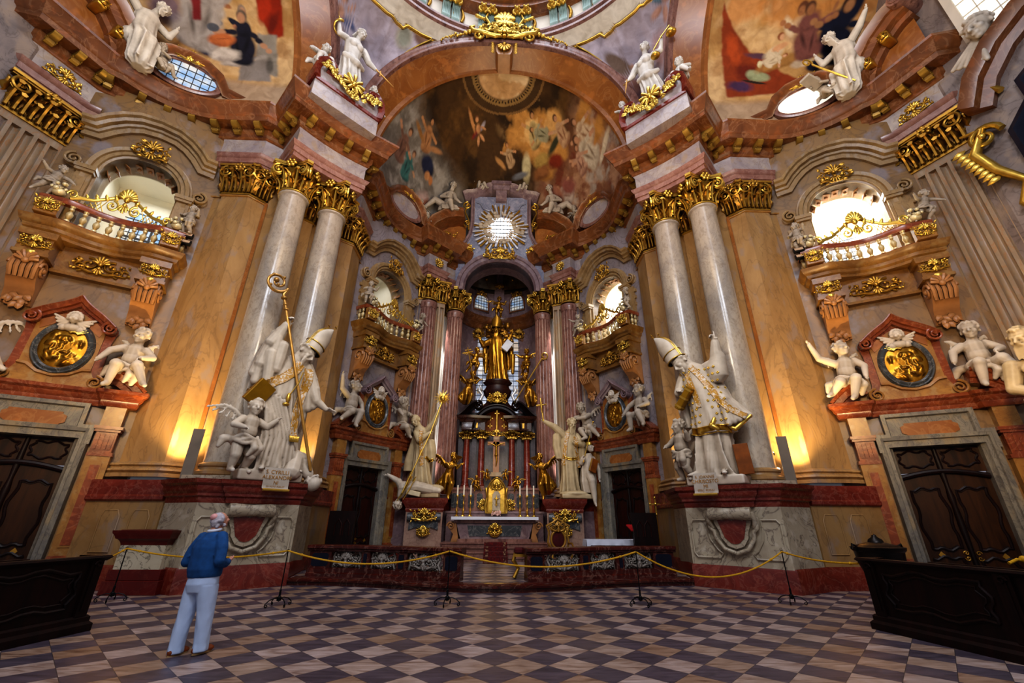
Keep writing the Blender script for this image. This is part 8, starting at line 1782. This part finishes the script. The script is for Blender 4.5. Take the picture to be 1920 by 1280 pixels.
def angel(label, T0, loc, sx, mat, lean=.0):
 r = thing('angel_statue', label, 'statue', loc); r.scale = (sx, 1, 1); mb = MB()
 mb.ell((0, 0, .62), (.24, .2, .2)); mb.cap((0, 0, .6), (.12, -.06, 1.05), .2, .18); mb.ell((.13, -.06, 1.12), (.24, .16, .14)); mb.cap((.14, -.06, 1.15), (.2, -.1, 1.35), .09, .08); head(mb, (.23, -.13, 1.46), .19, .7, .2, .1, 'curly')
 mb.limb([(.3, -.05, 1.16), (.45, -.25, .95), (.62, -.3, 1.12)], [.09, .075, .05]); hand(mb, (.62, -.3, 1.12), (1, 0, .3), (0, -1, 0), .17, 'open'); mb.limb([(-.08, -.05, 1.16), (.1, -.3, .98), (.36, -.36, 1.05)], [.09, .075, .05]); hand(mb, (.36, -.36, 1.05), (1, 0, .2), (0, -1, 0), .17, 'soft')
 robe(mb, [((-.12, .0, -.2), .12, .1, 1), ((-.06, -.05, .0), .3, .24, 1.3), ((0, -.06, .3), .33, .28, 1.2), ((0, -.02, .6), .28, .23, .8), ((.04, 0, .8), .2, .18, .3)], 8, .1); mb.limb([(.1, -.15, .5), (.22, -.36, .25), (.1, -.3, -.25), (.12, -.38, -.4)], [.15, .13, .09, .05]); mb.limb([(-.25, .05, .45), (-.42, .05, .2), (-.3, .0, -.05)], [.15, .17, .08])
 remesh(mb, 'figure', mat, .018, r, 1)
 for s, o in ((-1, (-.75, .3, .35)), (1, (.35, .6, .3))): mb = MB(); wing(mb, (.0 + .1 * s, .12, 1.05), o, (-.1, .05, 1), .75, .2, 9); remesh(mb, 'wing', mat, .018, r, 1)
 return r
angel('gilded kneeling angel left of the tabernacle', None, (-2.25, 20.75, 2.95), 1, M['gold'])
angel('gilded bowing angel right of the tabernacle', None, (2.3, 20.75, 2.95), -1, M['gold'])
a1 = angel('gilded angel with a cross staff on the left altar pediment', None, (-1.6, 22.2, 7.55), 1, M['gold']); a2 = angel('gilded angel with a long crozier on the right altar pediment', None, (1.75, 22.2, 7.5), -1, M['gold'])
f = thing('gold_crozier', 'long gilded crozier leaning across the right altar angel', 'crozier', (0, 21.75, 7.4)); mb = MB(); mb.tube([(.9, 0, 0), (2.42, 0, 2.5)], .035, 7); mb.tube([V3(2.55, 0, 2.68) + V3(.22 * (1 - .6 * t) * math.cos(-2.2 + 7 * t), 0, .22 * (1 - .6 * t) * math.sin(-2.2 + 7 * t)) for t in np.linspace(0, 1, 20)], .04, 6); mb.build('shaft', M['gold'], f)
f = thing('cross_staff', 'gilded double cross staff held by the left altar angel', 'staff', (-1.45, 21.8, 8.2)); mb = MB(); mb.tube([(.2, 0, .2), (-.25, 0, 2.3)], .03, 6); mb.tube([(-.5, 0, 1.95), (.05, 0, 2.07)], .03, 6); mb.tube([(-.4, 0, 2.12), (-.05, 0, 2.2)], .025, 6); mb.build('shaft', M['gold'], f)
for lab, x, y, z, rz, h, ps in (('gilded cherub flying left of the gilded bishop', -1.35, 22.4, 9.25, .3, 1.5, 'fly'), ('gilded cherub flying right of the gilded bishop', 1.6, 22.4, 9.2, -.5, 1.5, 'fly'), ('gilded cherub standing above the mitre of the gilded bishop', -.05, 22.9, 12.95, .3, 1.35, 'stand'), ('gilded cherub at the left shoulder of the gilded bishop', .62, 22.6, 10.9, .5, 1.1, 'fly'),
 ('small gilded cherub on the altar left of the tabernacle', -.95, 21.4, 3.12, .3, .78, 'sit'), ('small gilded cherub on the altar right of the tabernacle', 1.05, 21.4, 3.12, -.3, .78, 'sit'), ('tiny gilded cherub left of the crucifix foot', -.45, 21.4, 3.55, .4, .6, 'sit'), ('tiny gilded cherub right of the crucifix foot', .48, 21.4, 3.55, -.4, .6, 'sit')):
 cherub(ps, M['gold'], lab, (x, y, z), rz, h, True, None, True)
mb = MB();
for k in range(30): g = random.Random(k); mb.ell((g.uniform(-.8, .7), g.uniform(-.1, .2), g.uniform(-.5, .5)), (g.uniform(.15, .3), .15, g.uniform(.12, .25)))
o = remesh(mb, 'gilded_cloud', M['goldk'], .03, None, 1); o.location = (-.1, 23.3, 12.3); tag(o, 'dark gilded cloud with wings behind the mitre of the gilded bishop', 'cloud')
# ---------------------------------------------------------------- reclining figures of the apse attic
for s, lab in ((-1, 'reclining statue with bowed head on the curved pediment left of the sunburst'), (1, 'reclining statue in a crown on the curved pediment right of the sunburst')):
 r = thing('reclining_statue', lab, 'statue', (s * 3.45, 20.95, 19.2)); r.scale = (-s, 1, 1); mb = MB()
 mb.ell((.1, 0, .3), (.35, .28, .28)); mb.limb([(.1, 0, .35), (.2, -.05, .9), (.25, -.05, 1.25)], [.28, .26, .2]); mb.ell((.24, -.05, 1.3), (.36, .2, .18)); mb.limb([(.27, -.08, 1.4), (.38, -.2, 1.65)], [.13, .12]); head(mb, (.42, -.24, 1.8), .24, .6, .5, .2, 'curly', .6 if s < 0 else 0)
 mb.limb([(.0, -.05, 1.3), (-.25, -.2, .95), (.2, -.4, .75)], [.14, .12, .07]); mb.limb([(.5, -.05, 1.25), (.62, -.2, .8), (.9, -.3, .45)], [.14, .12, .07]); hand(mb, (.9, -.3, .45), (1, -.1, -.4), (0, -1, 0), .22, 'soft')
 mb.limb([(.0, -.1, .3), (-.6, -.35, .55), (-1.15, -.35, .0)], [.24, .19, .11]); mb.limb([(.15, -.15, .25), (.35, -.55, .3), (.5, -.5, -.25)], [.24, .19, .11]); robe(mb, [((.3, -.1, -.15), .75, .4, 1.2), ((.25, -.1, .1), .65, .4, 1), ((.1, -.05, .4), .4, .3, .5)], 9, .1)
 remesh(mb, 'figure', M['stone2'], .026, r, 1)
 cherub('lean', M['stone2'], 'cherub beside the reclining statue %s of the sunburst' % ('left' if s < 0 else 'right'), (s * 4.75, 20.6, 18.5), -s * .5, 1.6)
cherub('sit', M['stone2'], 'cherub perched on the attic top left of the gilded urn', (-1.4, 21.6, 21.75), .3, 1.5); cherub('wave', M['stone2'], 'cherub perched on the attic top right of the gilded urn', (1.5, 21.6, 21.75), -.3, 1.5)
# ---------------------------------------------------------------- virtues over the piers
for s, lab in ((-1, 'left'), (1, 'right')):
 rz = -s * PI / 4; c0 = V3(s * 6.49, 12.36); fr = V3(-s * Q, -Q)
 br_ = thing('scrolled_pediment', 'red scrolled pediment with gold shell above the %s pier' % lab, 'pediment', (c0[0], c0[1], 17.15), rz); br_.scale = (1.03,) * 3
 mb = MB(); mb.box(-1.3, 1.3, -.35, .3, -.75, .95); mb.build('base', M['frieze'], br_); mb = MB(); mb.box(-1.0, 1.0, -.45, .25, .62, .72); mb.box(-.95, .95, -.5, .25, .78, .92); mb.box(-1.3, 1.3, -.42, .2, .0, .14); mb.build('moulding', M['red'], br_)
 for q in (-1, 1):
  P = [(1.35, .1), (1.42, .5), (1.35, .95), (1.12, 1.22), (.82, 1.2), (.7, .98)]; P = [(q * x, z) for x, z in P]; P = P[::-1] if q > 0 else P
  mb = MB(); mb.sweepxz([(.2, .3), (.2, -.42), (.1, -.48), (0, -.55), (-.04, -.5), (-.04, .3)], P); volute(mb, (q * .88, -.25, 1.0), .2, (-q, 0, 0), (0, 0, 1), .5); mb.build('scroll', M['red'], br_, 40)
 mb = MB(); shell(mb, (0, .75), .5, -.5, 9, 5.2, PI / 2, .07); mb.build('gold_shell', M['gold'], br_, 60)
 mb = MB(); g = random.Random(4)
 for k in range(75):
  t = g.uniform(-1, 1); zz = .55 + .35 * abs(t) - .35 * (1 - abs(t)) + g.uniform(-.1, .1); petal(mb, (t * 1.15, zz), g.uniform(0, 6.3), .24, .15, -.5, .07); k % 3 or mb.ell((t * 1.15, -.55, zz), g.uniform(.04, .07), None, 7, 5)
 mb.build('gold_garland', M['gold'], br_, 60)
 vt = thing('virtue_statue', 'white marble woman statue ' + ('looking down, dagger in hand, above the left pier' if s < 0 else 'with raised scales and sword above the right pier'), 'statue', (c0[0], c0[1], 18.2), rz); vt.scale = (1.03,) * 3; mb = MB()
 robe(mb, [((.0, 0, .2), .5, .34, 1.2), ((-.02, 0, .7), .46, .34, 1.2), ((-.08, 0, 1.2), .42, .32, 1), ((-.14, 0, 1.55), .4, .3, .6), ((-.15, 0, 1.75), .31, .24, .2), ((-.14, 0, 2.2), .37, .27, .2), ((-.12, 0, 2.6), .42, .25, .1), ((-.1, 0, 2.8), .26, .19, 0), ((-.08, 0, 2.95), .12, .12, 0)], 10, .08)
 mb.limb([(-.08, 0, 2.85), (-.04, -.06, 3.15)], [.13, .12]); head(mb, (0, -.1, 3.32), .25, .45 if s < 0 else -.35, .35 if s < 0 else -.15, .2 if s < 0 else -.1, 'long' if s < 0 else 'curly')
 mb.ell((-.25, -.2, 2.35), .16); mb.ell((.02, -.22, 2.35), .16)
 up_ = -1 if s < 0 else 1
 mb.limb([(up_ * .4 - .1, 0, 2.65), (up_ * .72 - .1, -.1, 2.45), (up_ * .85 - .1, -.1, 3.05)], [.15, .12, .07]); hand(mb, (up_ * .85 - .1, -.1, 3.05), (0, 0, 1), (0, -1, 0), .24, 'fist')
 mb.limb([(-up_ * .4 - .1, 0, 2.62), (-up_ * .62 - .1, -.15, 2.05), (-up_ * .85, -.3, 1.75)], [.17, .15, .07]); hand(mb, (-up_ * .85, -.3, 1.75), (-up_ * .6, -.2, -.4), (0, -1, 0), .24, 'grip')
 mb.limb([(-.45, -.15, 1.5), (0, -.34, 1.25), (.35, -.1, 1.45)], [.12, .16, .1]); mb.ell((0, -.1, .12), (.55, .3, .12)); foot(mb, (.15, -.3, .25), (.2, -.45, .16), .22)
 remesh(mb, 'figure', M['stonew'], .024, vt, 1)
 hb = thing('gilded_attribute', 'gilded snake wound round the raised arm of the left pier statue' if s < 0 else 'gilded scales hanging from the raised hand of the right pier statue', 'attribute', (c0[0], c0[1], 18.2), rz); hb.scale = (1.03,) * 3; mb = MB()
 if s < 0: mb.tube([(-.95 + .14 * math.cos(t * 9), -.1 + .14 * math.sin(t * 9), 2.35 + t * 1.3) for t in np.linspace(0, 1, 40)] , .045, 6)
 else:
  mb.tube([(.78, -.2, 3.2), (.8, -.25, 2.9)], .015, 5); mb.tube([(.4, -.25, 2.55), (.8, -.28, 2.95), (1.2, -.25, 3.3)], .025, 6); mb.ell((1.22, -.3, 2.75), (.22, .2, .12)); mb.ell((.45, -.35, 2.0), (.2, .18, .1))
  for q in (-1, 1): mb.tube([(1.2, -.25, 3.3), (1.22 + q * .18, -.3, 2.78)], .01, 4); mb.tube([(.4, -.25, 2.55), (.45 + q * .17, -.35, 2.02)], .01, 4)
 mb.build('metalwork', M['gold'], hb, 60)
 dg_ = thing('dagger' if s < 0 else 'sword', 'dark dagger held out by the left pier statue' if s < 0 else 'gold hilted sword held by the right pier statue', 'weapon', (c0[0], c0[1], 18.2), rz); dg_.scale = (1.03,) * 3; mb = MB(); h0 = V3(-up_ * .92, -.36, 1.68); dd = unit(V3(-up_ * .9, -.1, -.35)) if s < 0 else unit(V3(-.1, -.15, -1))
 mb.tube([h0 - dd * .12, h0 + dd * .1], .035, 6); mb.tube([h0 + dd * .1, h0 + dd * .8], [.05, .008], 6); mb.tube([h0 + dd * .1 + V3(0, 0, .16) * (1 if s < 0 else 0) + V3(.16, 0, 0) * (1 if s > 0 else 0), h0 + dd * .1 - V3(0, 0, .16) * (1 if s < 0 else 0) - V3(.16, 0, 0) * (1 if s > 0 else 0)], .025, 6); mb.build('blade', M['bronzegold'], dg_)
 pe = V3(Q, Q if s < 0 else -Q); q = c0 + pe * s * 1.2
 cherub('sit', M['stonew'], 'cherub leaning on the outer scroll above the %s pier' % lab, (q[0], q[1], 18.35), rz, 1.8, False)
 q = c0 - pe * s * 1.2; cherub('lean', M['stonew'], 'cherub peeping over the inner scroll above the %s pier' % lab, (q[0], q[1], 18.25), rz, 1.4, False)
# ---------------------------------------------------------------- seated saints over the transept cornices
for s, lab in ((1, 'right'), (-1, 'left')):
 an = math.atan2(-1.62, .6); rz = an if s > 0 else -an; base = V3(s * 14.25, 10.15)
 pdm = thing('curved_pediment', 'big curved brown pediment with rolled end above the %s fluted pilaster' % lab, 'pediment', (s * 13.95, 10.75, 16.7), rz); pdm.scale = (s, 1, 1) if s > 0 else (-1, 1, 1)
 P = [(-.35, .05), (-.2, .7), (.15, 1.35), (.75, 1.95), (1.45, 2.35), (1.95, 2.45)]
 mb = MB(); mb.sweepxz([(.75, .8), (.75, -.15), (.6, -.2), (.55, -.45), (.3, -.5), (.28, -.6), (.1, -.68), (0, -.75), (-.05, .8)], P); mb.build('moulding', M['brown'], pdm, 40)
 mb = MB(mat4((2.05, -.75, 2.3), rx=-PI / 2)); mb.lathe([(.0, 0), (.3, 0), (.32, .1), (.3, 1.5), (0, 1.5)], 24); mb.M = None; mb.tube(spiral((2.05, -.77, 2.3), .28, 1.6, (1, 0, 0), (0, 0, 1), 24), .04, 6); mb.build('rolled_end', M['rose'], pdm, 50)
 mb = MB(); mb.add([(-.3, .1, 0), (2.0, .1, 0), (2.0, .1, 1.9), (1.4, .1, 1.7), (.7, .1, 1.3), (.2, .1, .8)], [tuple(range(6))]); mb.build('back', M['orange'], pdm)
 for x, z in ((.55, 1.1), (1.25, 1.6)):
  mb = MB(); mb.cbox(x - .15, x + .15, -.5, .1, z - .35, z + .05, .03); rocaille(mb, x, -.5, z - .15, .3, .3, 7, .02); mb.build('console', M['goldk'], pdm, 50)
 st2 = thing('seated_saint_statue', 'seated white statue of a bearded saint with crozier high at the upper right' if s > 0 else 'seated white robed statue high at the upper left beside the fresco', 'statue', (s * 13.45, 10.55, 17.5), rz); st2.scale = (s, 1, 1) if s > 0 else (-1, 1, 1); mb = MB()
 robe(mb, [((-.15, -.35, -1.0), .22, .2, 1), ((-.12, -.35, -.9), .36, .32, 1.5), ((-.1, -.35, -.75), .4, .35, 1.3), ((-.05, -.35, -.2), .42, .38, 1.2), ((.0, -.3, .35), .45, .4, 1), ((.1, -.1, .7), .4, .34, .5), ((.15, -.05, 1.3), .38, .28, .3), ((.12, -.1, 1.6), .36, .24, .1), ((.1, -.15, 1.78), .15, .15, 0)], 9, .1)
 mb.limb([(.1, -.15, 1.7), (.05, -.25, 2.0)], [.14, .13]); head(mb, (0, -.32, 2.15), .27, -.5, .35, -.25, 'curly', 1.3 if s > 0 else .5)
 mb.limb([(-.22, -.1, 1.55), (-.5, -.35, 1.25), (-.55, -.55, 1.6)], [.16, .13, .08]); hand(mb, (-.55, -.55, 1.6), (0, -.2, 1), (-.5, -1, 0), .26, 'open'); mb.limb([(.45, -.05, 1.5), (.85, -.1, 1.75), (1.2, -.2, 2.05)], [.17, .15, .09]); hand(mb, (1.2, -.2, 2.05), (.6, -.2, .8), (0, -1, 0), .26, 'soft'); foot(mb, (-.25, -.55, -.8), (-.3, -.75, -.9), .26); foot(mb, (.15, -.5, -.75), (.15, -.72, -.85), .26); mb.ell((.1, 0, .3), (.5, .35, .4))
 remesh(mb, 'figure', M['stonew'], .026, st2, 1)
 if s > 0:
  f = thing('gold_crozier', 'gilded crozier leaning in front of the seated saint at the upper right', 'crozier', (12.9, 10.5, 16.9), 0); mb = MB(); a, b = V3(.15, -.35, -.15), V3(-.75, .1, 1.35); mb.tube([a, b], .035, 6); cc = b + V3(-.2, .0, .08); mb.tube([cc + V3(.22 * (1 - .7 * t) * math.cos(-.4 + 7.5 * t), 0, .22 * (1 - .7 * t) * math.sin(-.4 + 7.5 * t)) for t in np.linspace(0, 1, 24)], .035, 6); mb.build('shaft', M['gold'], f)
  f = thing('pale_book', 'pale golden book jutting out beside the seated saint at the upper right', 'book', (12.2, 10.9, 17.6), .3); MB(mat4((0, 0, 0), ry=.2)).cbox(-.45, .3, -.2, .2, -.07, .07, .01).build('cover', M['parch'], f)
 cherub('lean', M['stone2'], 'cherub crouching by the seated saint at the upper %s' % lab, (s * 12.75, 11.0, 17.15), rz * .6, 1.4, False)
# ---------------------------------------------------------------- right edge: side altar figures, frame and pediment
es = thing('saint_statue', 'bare shouldered bearded statue cut by the right edge of the photo', 'statue', (12.75, 8.85, 2.75), -.9); mb = MB(); T = mat4((0, 0, 0))
robe(mb, [((0, 0, .05), .45, .35, 1.2), ((0, 0, .8), .42, .33, 1), ((0, 0, 1.4), .4, .3, .8)], 9, .1); mb.cap((0, 0, 1.4), (.0, 0, 2.2), .3, .34); mb.ell((0, -.02, 2.35), (.46, .27, .24)); mb.ell((-.16, -.2, 2.25), (.2, .12, .15)); mb.ell((.16, -.2, 2.25), (.2, .12, .15)); mb.limb([(0, 0, 2.45), (-.06, -.08, 2.8)], [.16, .15]); head(mb, (-.1, -.12, 2.98), .3, -.5, .1, 0, 'curly', .9)
mb.limb([(-.45, 0, 2.38), (-.58, -.1, 1.85), (-.2, -.38, 1.6)], [.19, .15, .09]); hand(mb, (-.2, -.38, 1.6), (1, -.1, 0), (0, -1, 0), .27, 'soft'); mb.limb([(.45, 0, 2.38), (.62, -.05, 1.85), (.7, -.3, 1.5)], [.19, .15, .09]); mb.limb([(-.4, -.3, 1.5), (.1, -.4, 1.35), (.4, -.2, 1.5)], [.14, .18, .14]); mb.cbox(-.45, .45, -.4, .4, -.2, .08, .03); remesh(mb, 'figure', M['stoney'], .024, es, 2)
ep = thing('side_altar_pedestal', 'dark marble pedestal under the statue at the right edge', 'pedestal', (12.75, 8.85, -.25), -.9); mb = MB(); mb.box(-.6, .6, -.5, .5, 0, 2.6); mb.build('block', M['red'], ep); mb = MB(); mb.box(-.68, .68, -.58, .58, 2.6, 2.82); mb.build('cap', M['darkred'], ep)
ew = math.atan2(-4.6, 1.0)
fm = thing('altarpiece_frame', 'dark framed altarpiece with gilded scrollwork at the right edge', 'frame', (15.54, 7.12, 9.1), -1.249); mb = MB(); mb.sweepxz([(0, 0), (0, -.2), (.12, -.25), (.3, -.12), (.35, 0)], [(-1.5, 0), (-1.5, 3.2), (-.9, 3.9), (-.9, 4.6), (0, 5.2), (.9, 4.6), (.9, 3.9), (1.5, 3.2), (1.5, 0)]); mb.build('frame', M['black'], fm, 40); mb = MB(); mb.slab([(-1.4, 0), (-1.4, 3.1), (0, 4.9), (1.4, 3.1), (1.4, 0)], -.03, .02); mb.build('canvas', plain('dark_canvas', S('#2a2026'), .5, 0, .5, 1), fm)
mb = MB(); mb.tube([(-1.7, -.15, .2), (-1.9, -.2, .9), (-1.65, -.2, 1.5), (-2.05, -.22, 2.2), (-2.3, -.2, 3.0), (-1.9, -.2, 3.7), (-2.4, -.15, 3.9)], [.08, .12, .1, .14, .16, .1, .04], 8); scroll_tube(mb, (-1.95, 3.4), .4, 1.3, 0, 1, .1, -.2)
for k in range(9): petal(mb, (-2.0 - .05 * k, 2.0 + .17 * k), PI + .5, .4, .2, -.22, .1)
scroll_tube(mb, (-1.7, .4), .3, 1.3, 0, 1, .08, -.2); mb.tube([(-1.2, -.15, 4.6), (-1.4, -.15, 5.0), (-1.9, -.1, 5.2)], [.1, .1, .04], 6); mb.build('gilded_scrollwork', M['gold'], fm, 60)
pm = thing('wall_pediment', 'brown curved pediment with cherub head at the upper right edge', 'pediment', (15.3, 7.8, 13.6), -1.249); mb = MB(); mb.sweepxz([(.6, .1), (.6, -.2), (.35, -.28), (.3, -.5), (.1, -.6), (0, -.7), (-.03, .1)], [(-1.3, 0), (-.9, .9), (-.2, 1.7), (.6, 2.2), (1.6, 2.5)]); mb.build('moulding', M['brown'], pm, 40); mb = MB(); head(mb, (-.1, -.6, 2.2), .42, -.3, .2, 0, 'curly')
for k in range(6): mb.cap((-.25, -.5, 1.95), (-1.0 + .14 * k, -.5, 1.5 - .08 * k), .14, .07)
remesh(mb, 'cherub_head', M['stone'], .03, pm, 1)
wr = struct_root('window_12', 'tall window of the right wall', 'window', (15.22, 7.9, 15.9), -1.249); mb = MB(); mb.box(-.2, .9, -.05, 0, 0, 6); mb.build('pane', M['glassw'], wr); mb = MB(); mb.box(-.42, -.2, -.2, .05, -.2, 6); mb.box(.9, 1.1, -.2, .05, -.2, 6); mb.box(-.42, 1.1, -.2, .05, -.25, 0)
for z in np.arange(.5, 6, .6): mb.box(-.2, .9, -.08, 0, z - .015, z + .015)
for x in (.15, .52): mb.box(x - .012, x + .012, -.08, 0, 0, 6)
mb.build('frame', M['plaster'], wr)
# ---------------------------------------------------------------- the visitor
mn = thing('person', 'man seen from behind in blue sweater and pale trousers, looking up', 'person', (-4.02, 6.88, 0), -.35); mn.rotation_euler.y = -.05
mb = MB(); sk = M['skin']
head(mb, (.02, .05, 1.63), .115, PI - .12, -.32, 0, 'none'); mb.cap((0, -.01, 1.44), (.01, .02, 1.56), .062, .058); mb.ell((0, 0, 1.36), (.17, .09, .1)); mb.cap((0, 0, 1.0), (0, 0, 1.32), .13, .14); mb.ell((0, 0, .93), (.15, .1, .1))
for s in (-1, 1):
 mb.limb([(s * .17, 0, 1.38), (s * .265, -.05, 1.1), (s * .19, .17, 1.08)], [.05, .042, .028]); hand(mb, (s * .19, .17, 1.08), (-s * .5, .8, .1), (-s * .6, -.2, .8), .18, 'soft', s)
 dy = -.07 if s < 0 else .06; mb.limb([(s * .09, 0, .9), (s * .112, dy * .5, .48), (s * .125, dy, .08)], [.08, .05, .035]); mb.cap((s * .125, dy, .06), (s * .135, dy + .08, .045), .032, .028)
remesh(mb, 'body', sk, .009, mn, 1)
mb = MB(); Rm = R3(rz=PI - .12) @ R3(rx=-.32); c = V3(.02, .05, 1.63)
mb.ell(c + .115 * (Rm @ V3(0, .26, .2)), (.092, .1, .098), Rm, 16, 10)
for k in range(40):
 g = random.Random(k); a = g.uniform(-.2, PI + .2); z = g.uniform(-.6, .3); mb.ell(c + .115 * (Rm @ V3(.76 * math.cos(a), .14 + .86 * math.sin(a), z)), g.uniform(.018, .028), None, 7, 5)
hair = remesh(mb, 'hair', M['hair'], .008, mn, 1)
mb = MB(); mb.ell(c + .115 * (Rm @ V3(0, .75, .66)), (.06, .05, .05), Rm, 14, 9); remesh(mb, 'bald_crown', M['skinpink'], .008, mn, 2)
mb = MB(); robe(mb, [((0, -.005, .9), .235, .16, .3), ((0, -.005, .93), .25, .17, .5), ((0, -.015, 1.0), .262, .175, .4), ((0, -.02, 1.12), .25, .165, .3), ((0, -.02, 1.28), .25, .155, .15), ((0, -.01, 1.38), .215, .13, 0), ((0, 0, 1.44), .14, .095, 0), ((0, .0, 1.475), .085, .075, 0)], 7, .035)
for s in (-1, 1):
 mb.limb([(s * .175, -.005, 1.4), (s * .265, -.04, 1.26), (s * .305, -.07, 1.1), (s * .26, .06, 1.06), (s * .2, .15, 1.075)], [.085, .08, .072, .06, .048])
 for k in range(3): mb.ell((s * (.26 + .01 * k), -.06 + .02 * k, 1.16 - .035 * k), (.075, .07, .018), R3(ry=s * .4))
remesh(mb, 'sweater', M['sweater'], .011, mn, 2)
mb = MB(); mb.tube([(.078 * math.cos(a), .005 + .07 * math.sin(a), 1.5 + .012 * math.sin(a)) for a in np.linspace(0, 2 * PI, 24, endpoint=False)], .02, 8, True); mb.build('shirt_collar', M['cloth'], mn)
mb = MB(); mb.loft([((0, 0, .72), .2, .15, .02, 6, 0, 0), ((0, -.005, .82), .23, .168, .02, 6, 0, 0), ((0, 0, .93), .222, .15, 0, 6, 0, 0)])
for s in (-1, 1):
 dy = -.07 if s < 0 else .06
 rows = []
 for z, x, r, y, f in ((.8, .105, .125, 0, 0), (.68, .115, .118, dy * .2, .4), (.5, .125, .1, dy * .5, .8), (.42, .128, .096, dy * .6, 1.4), (.3, .13, .09, dy * .8, 1), (.12, .132, .086, dy, 1.2), (.05, .132, .09, dy, 2), (.025, .132, .088, dy, 1.5)): rows.append(((s * x, y, z), r, r * 1.08, .03 * f, 5, z * 9, 0))
 mb.loft(rows[::-1])
remesh(mb, 'trousers', M['trousers'], .0105, mn, 2)
for s in (-1, 1):
 dy = -.07 if s < 0 else .06; mb = MB(); mb.cap((s * .125, dy - .06, .05), (s * .14, dy + .13, .045), .045, .042); mb.ell((s * .14, dy + .12, .04), (.048, .08, .035)); mb.ell((s * .125, dy - .05, .06), (.042, .05, .05)); sh_ = remesh(mb, 'shoe', M['shoe'], .008, mn, 1)
 mb = MB(); mb.prism([(s * .132 + .05 * math.cos(a), dy + .035 + .135 * math.sin(a)) for a in np.linspace(0, 2 * PI, 20, endpoint=False)], 0, .022); mb.build('sole', M['cream'], sh_)
# ---------------------------------------------------------------- light
w = bpy.data.worlds.new('world'); scene.world = w; w.use_nodes = True
bg = w.node_tree.nodes['Background']; bg.inputs[0].default_value = (.86, .86, 1, 1); bg.inputs[1].default_value = .27
def lamp(name, kind, loc, aim, energy, color, size=1.0, size_y=None, spot=60, blend=.5):
 L = bpy.data.lights.new(name, kind); L.energy = energy; L.color = color
 if kind == 'AREA':
  L.size = size
  if size_y: L.shape = 'RECTANGLE'; L.size_y = size_y
 elif kind == 'SPOT': L.spot_size = math.radians(spot); L.spot_blend = blend; L.shadow_soft_size = size
 else: L.shadow_soft_size = size
 o = bpy.data.objects.new(name, L); COL.objects.link(o); o.location = loc
 o.rotation_euler = (Vector(aim) - Vector(loc)).to_track_quat('-Z', 'Z').to_euler(); return o
WARM = (1, .66, .3); GOLD = (1, .74, .34)
for s in (1, -1):
 lamp('transept_lamp', 'SPOT', (s * 7.6, 5.0, 6.0), (s * 12.6, 11.6, 6.5), 1500, WARM, .35, None, 80, .7)
 lamp('transept_vault_lamp', 'AREA', (s * 10.5, 7.5, 17.5), (s * 11.5, 11.5, 20.5), 90, (1, .78, .5), 2)
 lamp('pilaster_uplight', 'SPOT', (s * 8.72, 12.62, 2.75), (s * 9.32, 13.12, 6.2), 1500, GOLD, .06, None, 90, .9)
 lamp('pilaster_uplight', 'SPOT', (s * 6.45, 15.12, 2.75), (s * 6.78, 15.6, 5.4), 800, GOLD, .06, None, 55, .8)
 lamp('pilaster_uplight', 'SPOT', (s * 9.9, 11.9, 2.8), (s * 10.0, 12.9, 9.5), 160, WARM, .1, None, 80, 1)
 lamp('statue_lamp', 'SPOT', (s * 2.5, 7.5, 9), (s * 6.7, 12.9, 5.5), 650, (1, .86, .68), .3, None, 40, .6)
 lamp('cornice_lamp', 'AREA', (s * 4.5, 9.2, 12.5), (s * 7.5, 13, 16.5), 170, (1, .7, .42), 2.5)
 lamp('window_light', 'AREA', (s * 3.0, -3, 17), (s * 7.5, 13, 12), 1050, (.82, .88, 1), 3)
lamp('altar_lamp', 'SPOT', (0, 13.5, 15.5), (0, 22, 8), 1500, (1, .84, .6), .5, None, 60, .6)
lamp('altar_lamp', 'AREA', (0, 16.5, 4.5), (0, 22, 6), 70, (1, .8, .55), 2)
lamp('apse_vault_lamp', 'AREA', (0, 17, 16.9), (0, 18.5, 23), 170, (1, .8, .52), 3)
lamp('dome_light', 'AREA', (0, 5.5, 32), (0, 6.3, 0), 2300, (.84, .88, 1), 9)
lamp('nave_light', 'AREA', (0, -5, 12), (0, 14, 13), 620, (1, .92, .84), 8)
scene.view_settings.view_transform = 'Standard'
for lk in ('Medium High Contrast', 'None'):
 try: scene.view_settings.look = lk; break
 except TypeError: pass
scene.view_settings.exposure = -.22
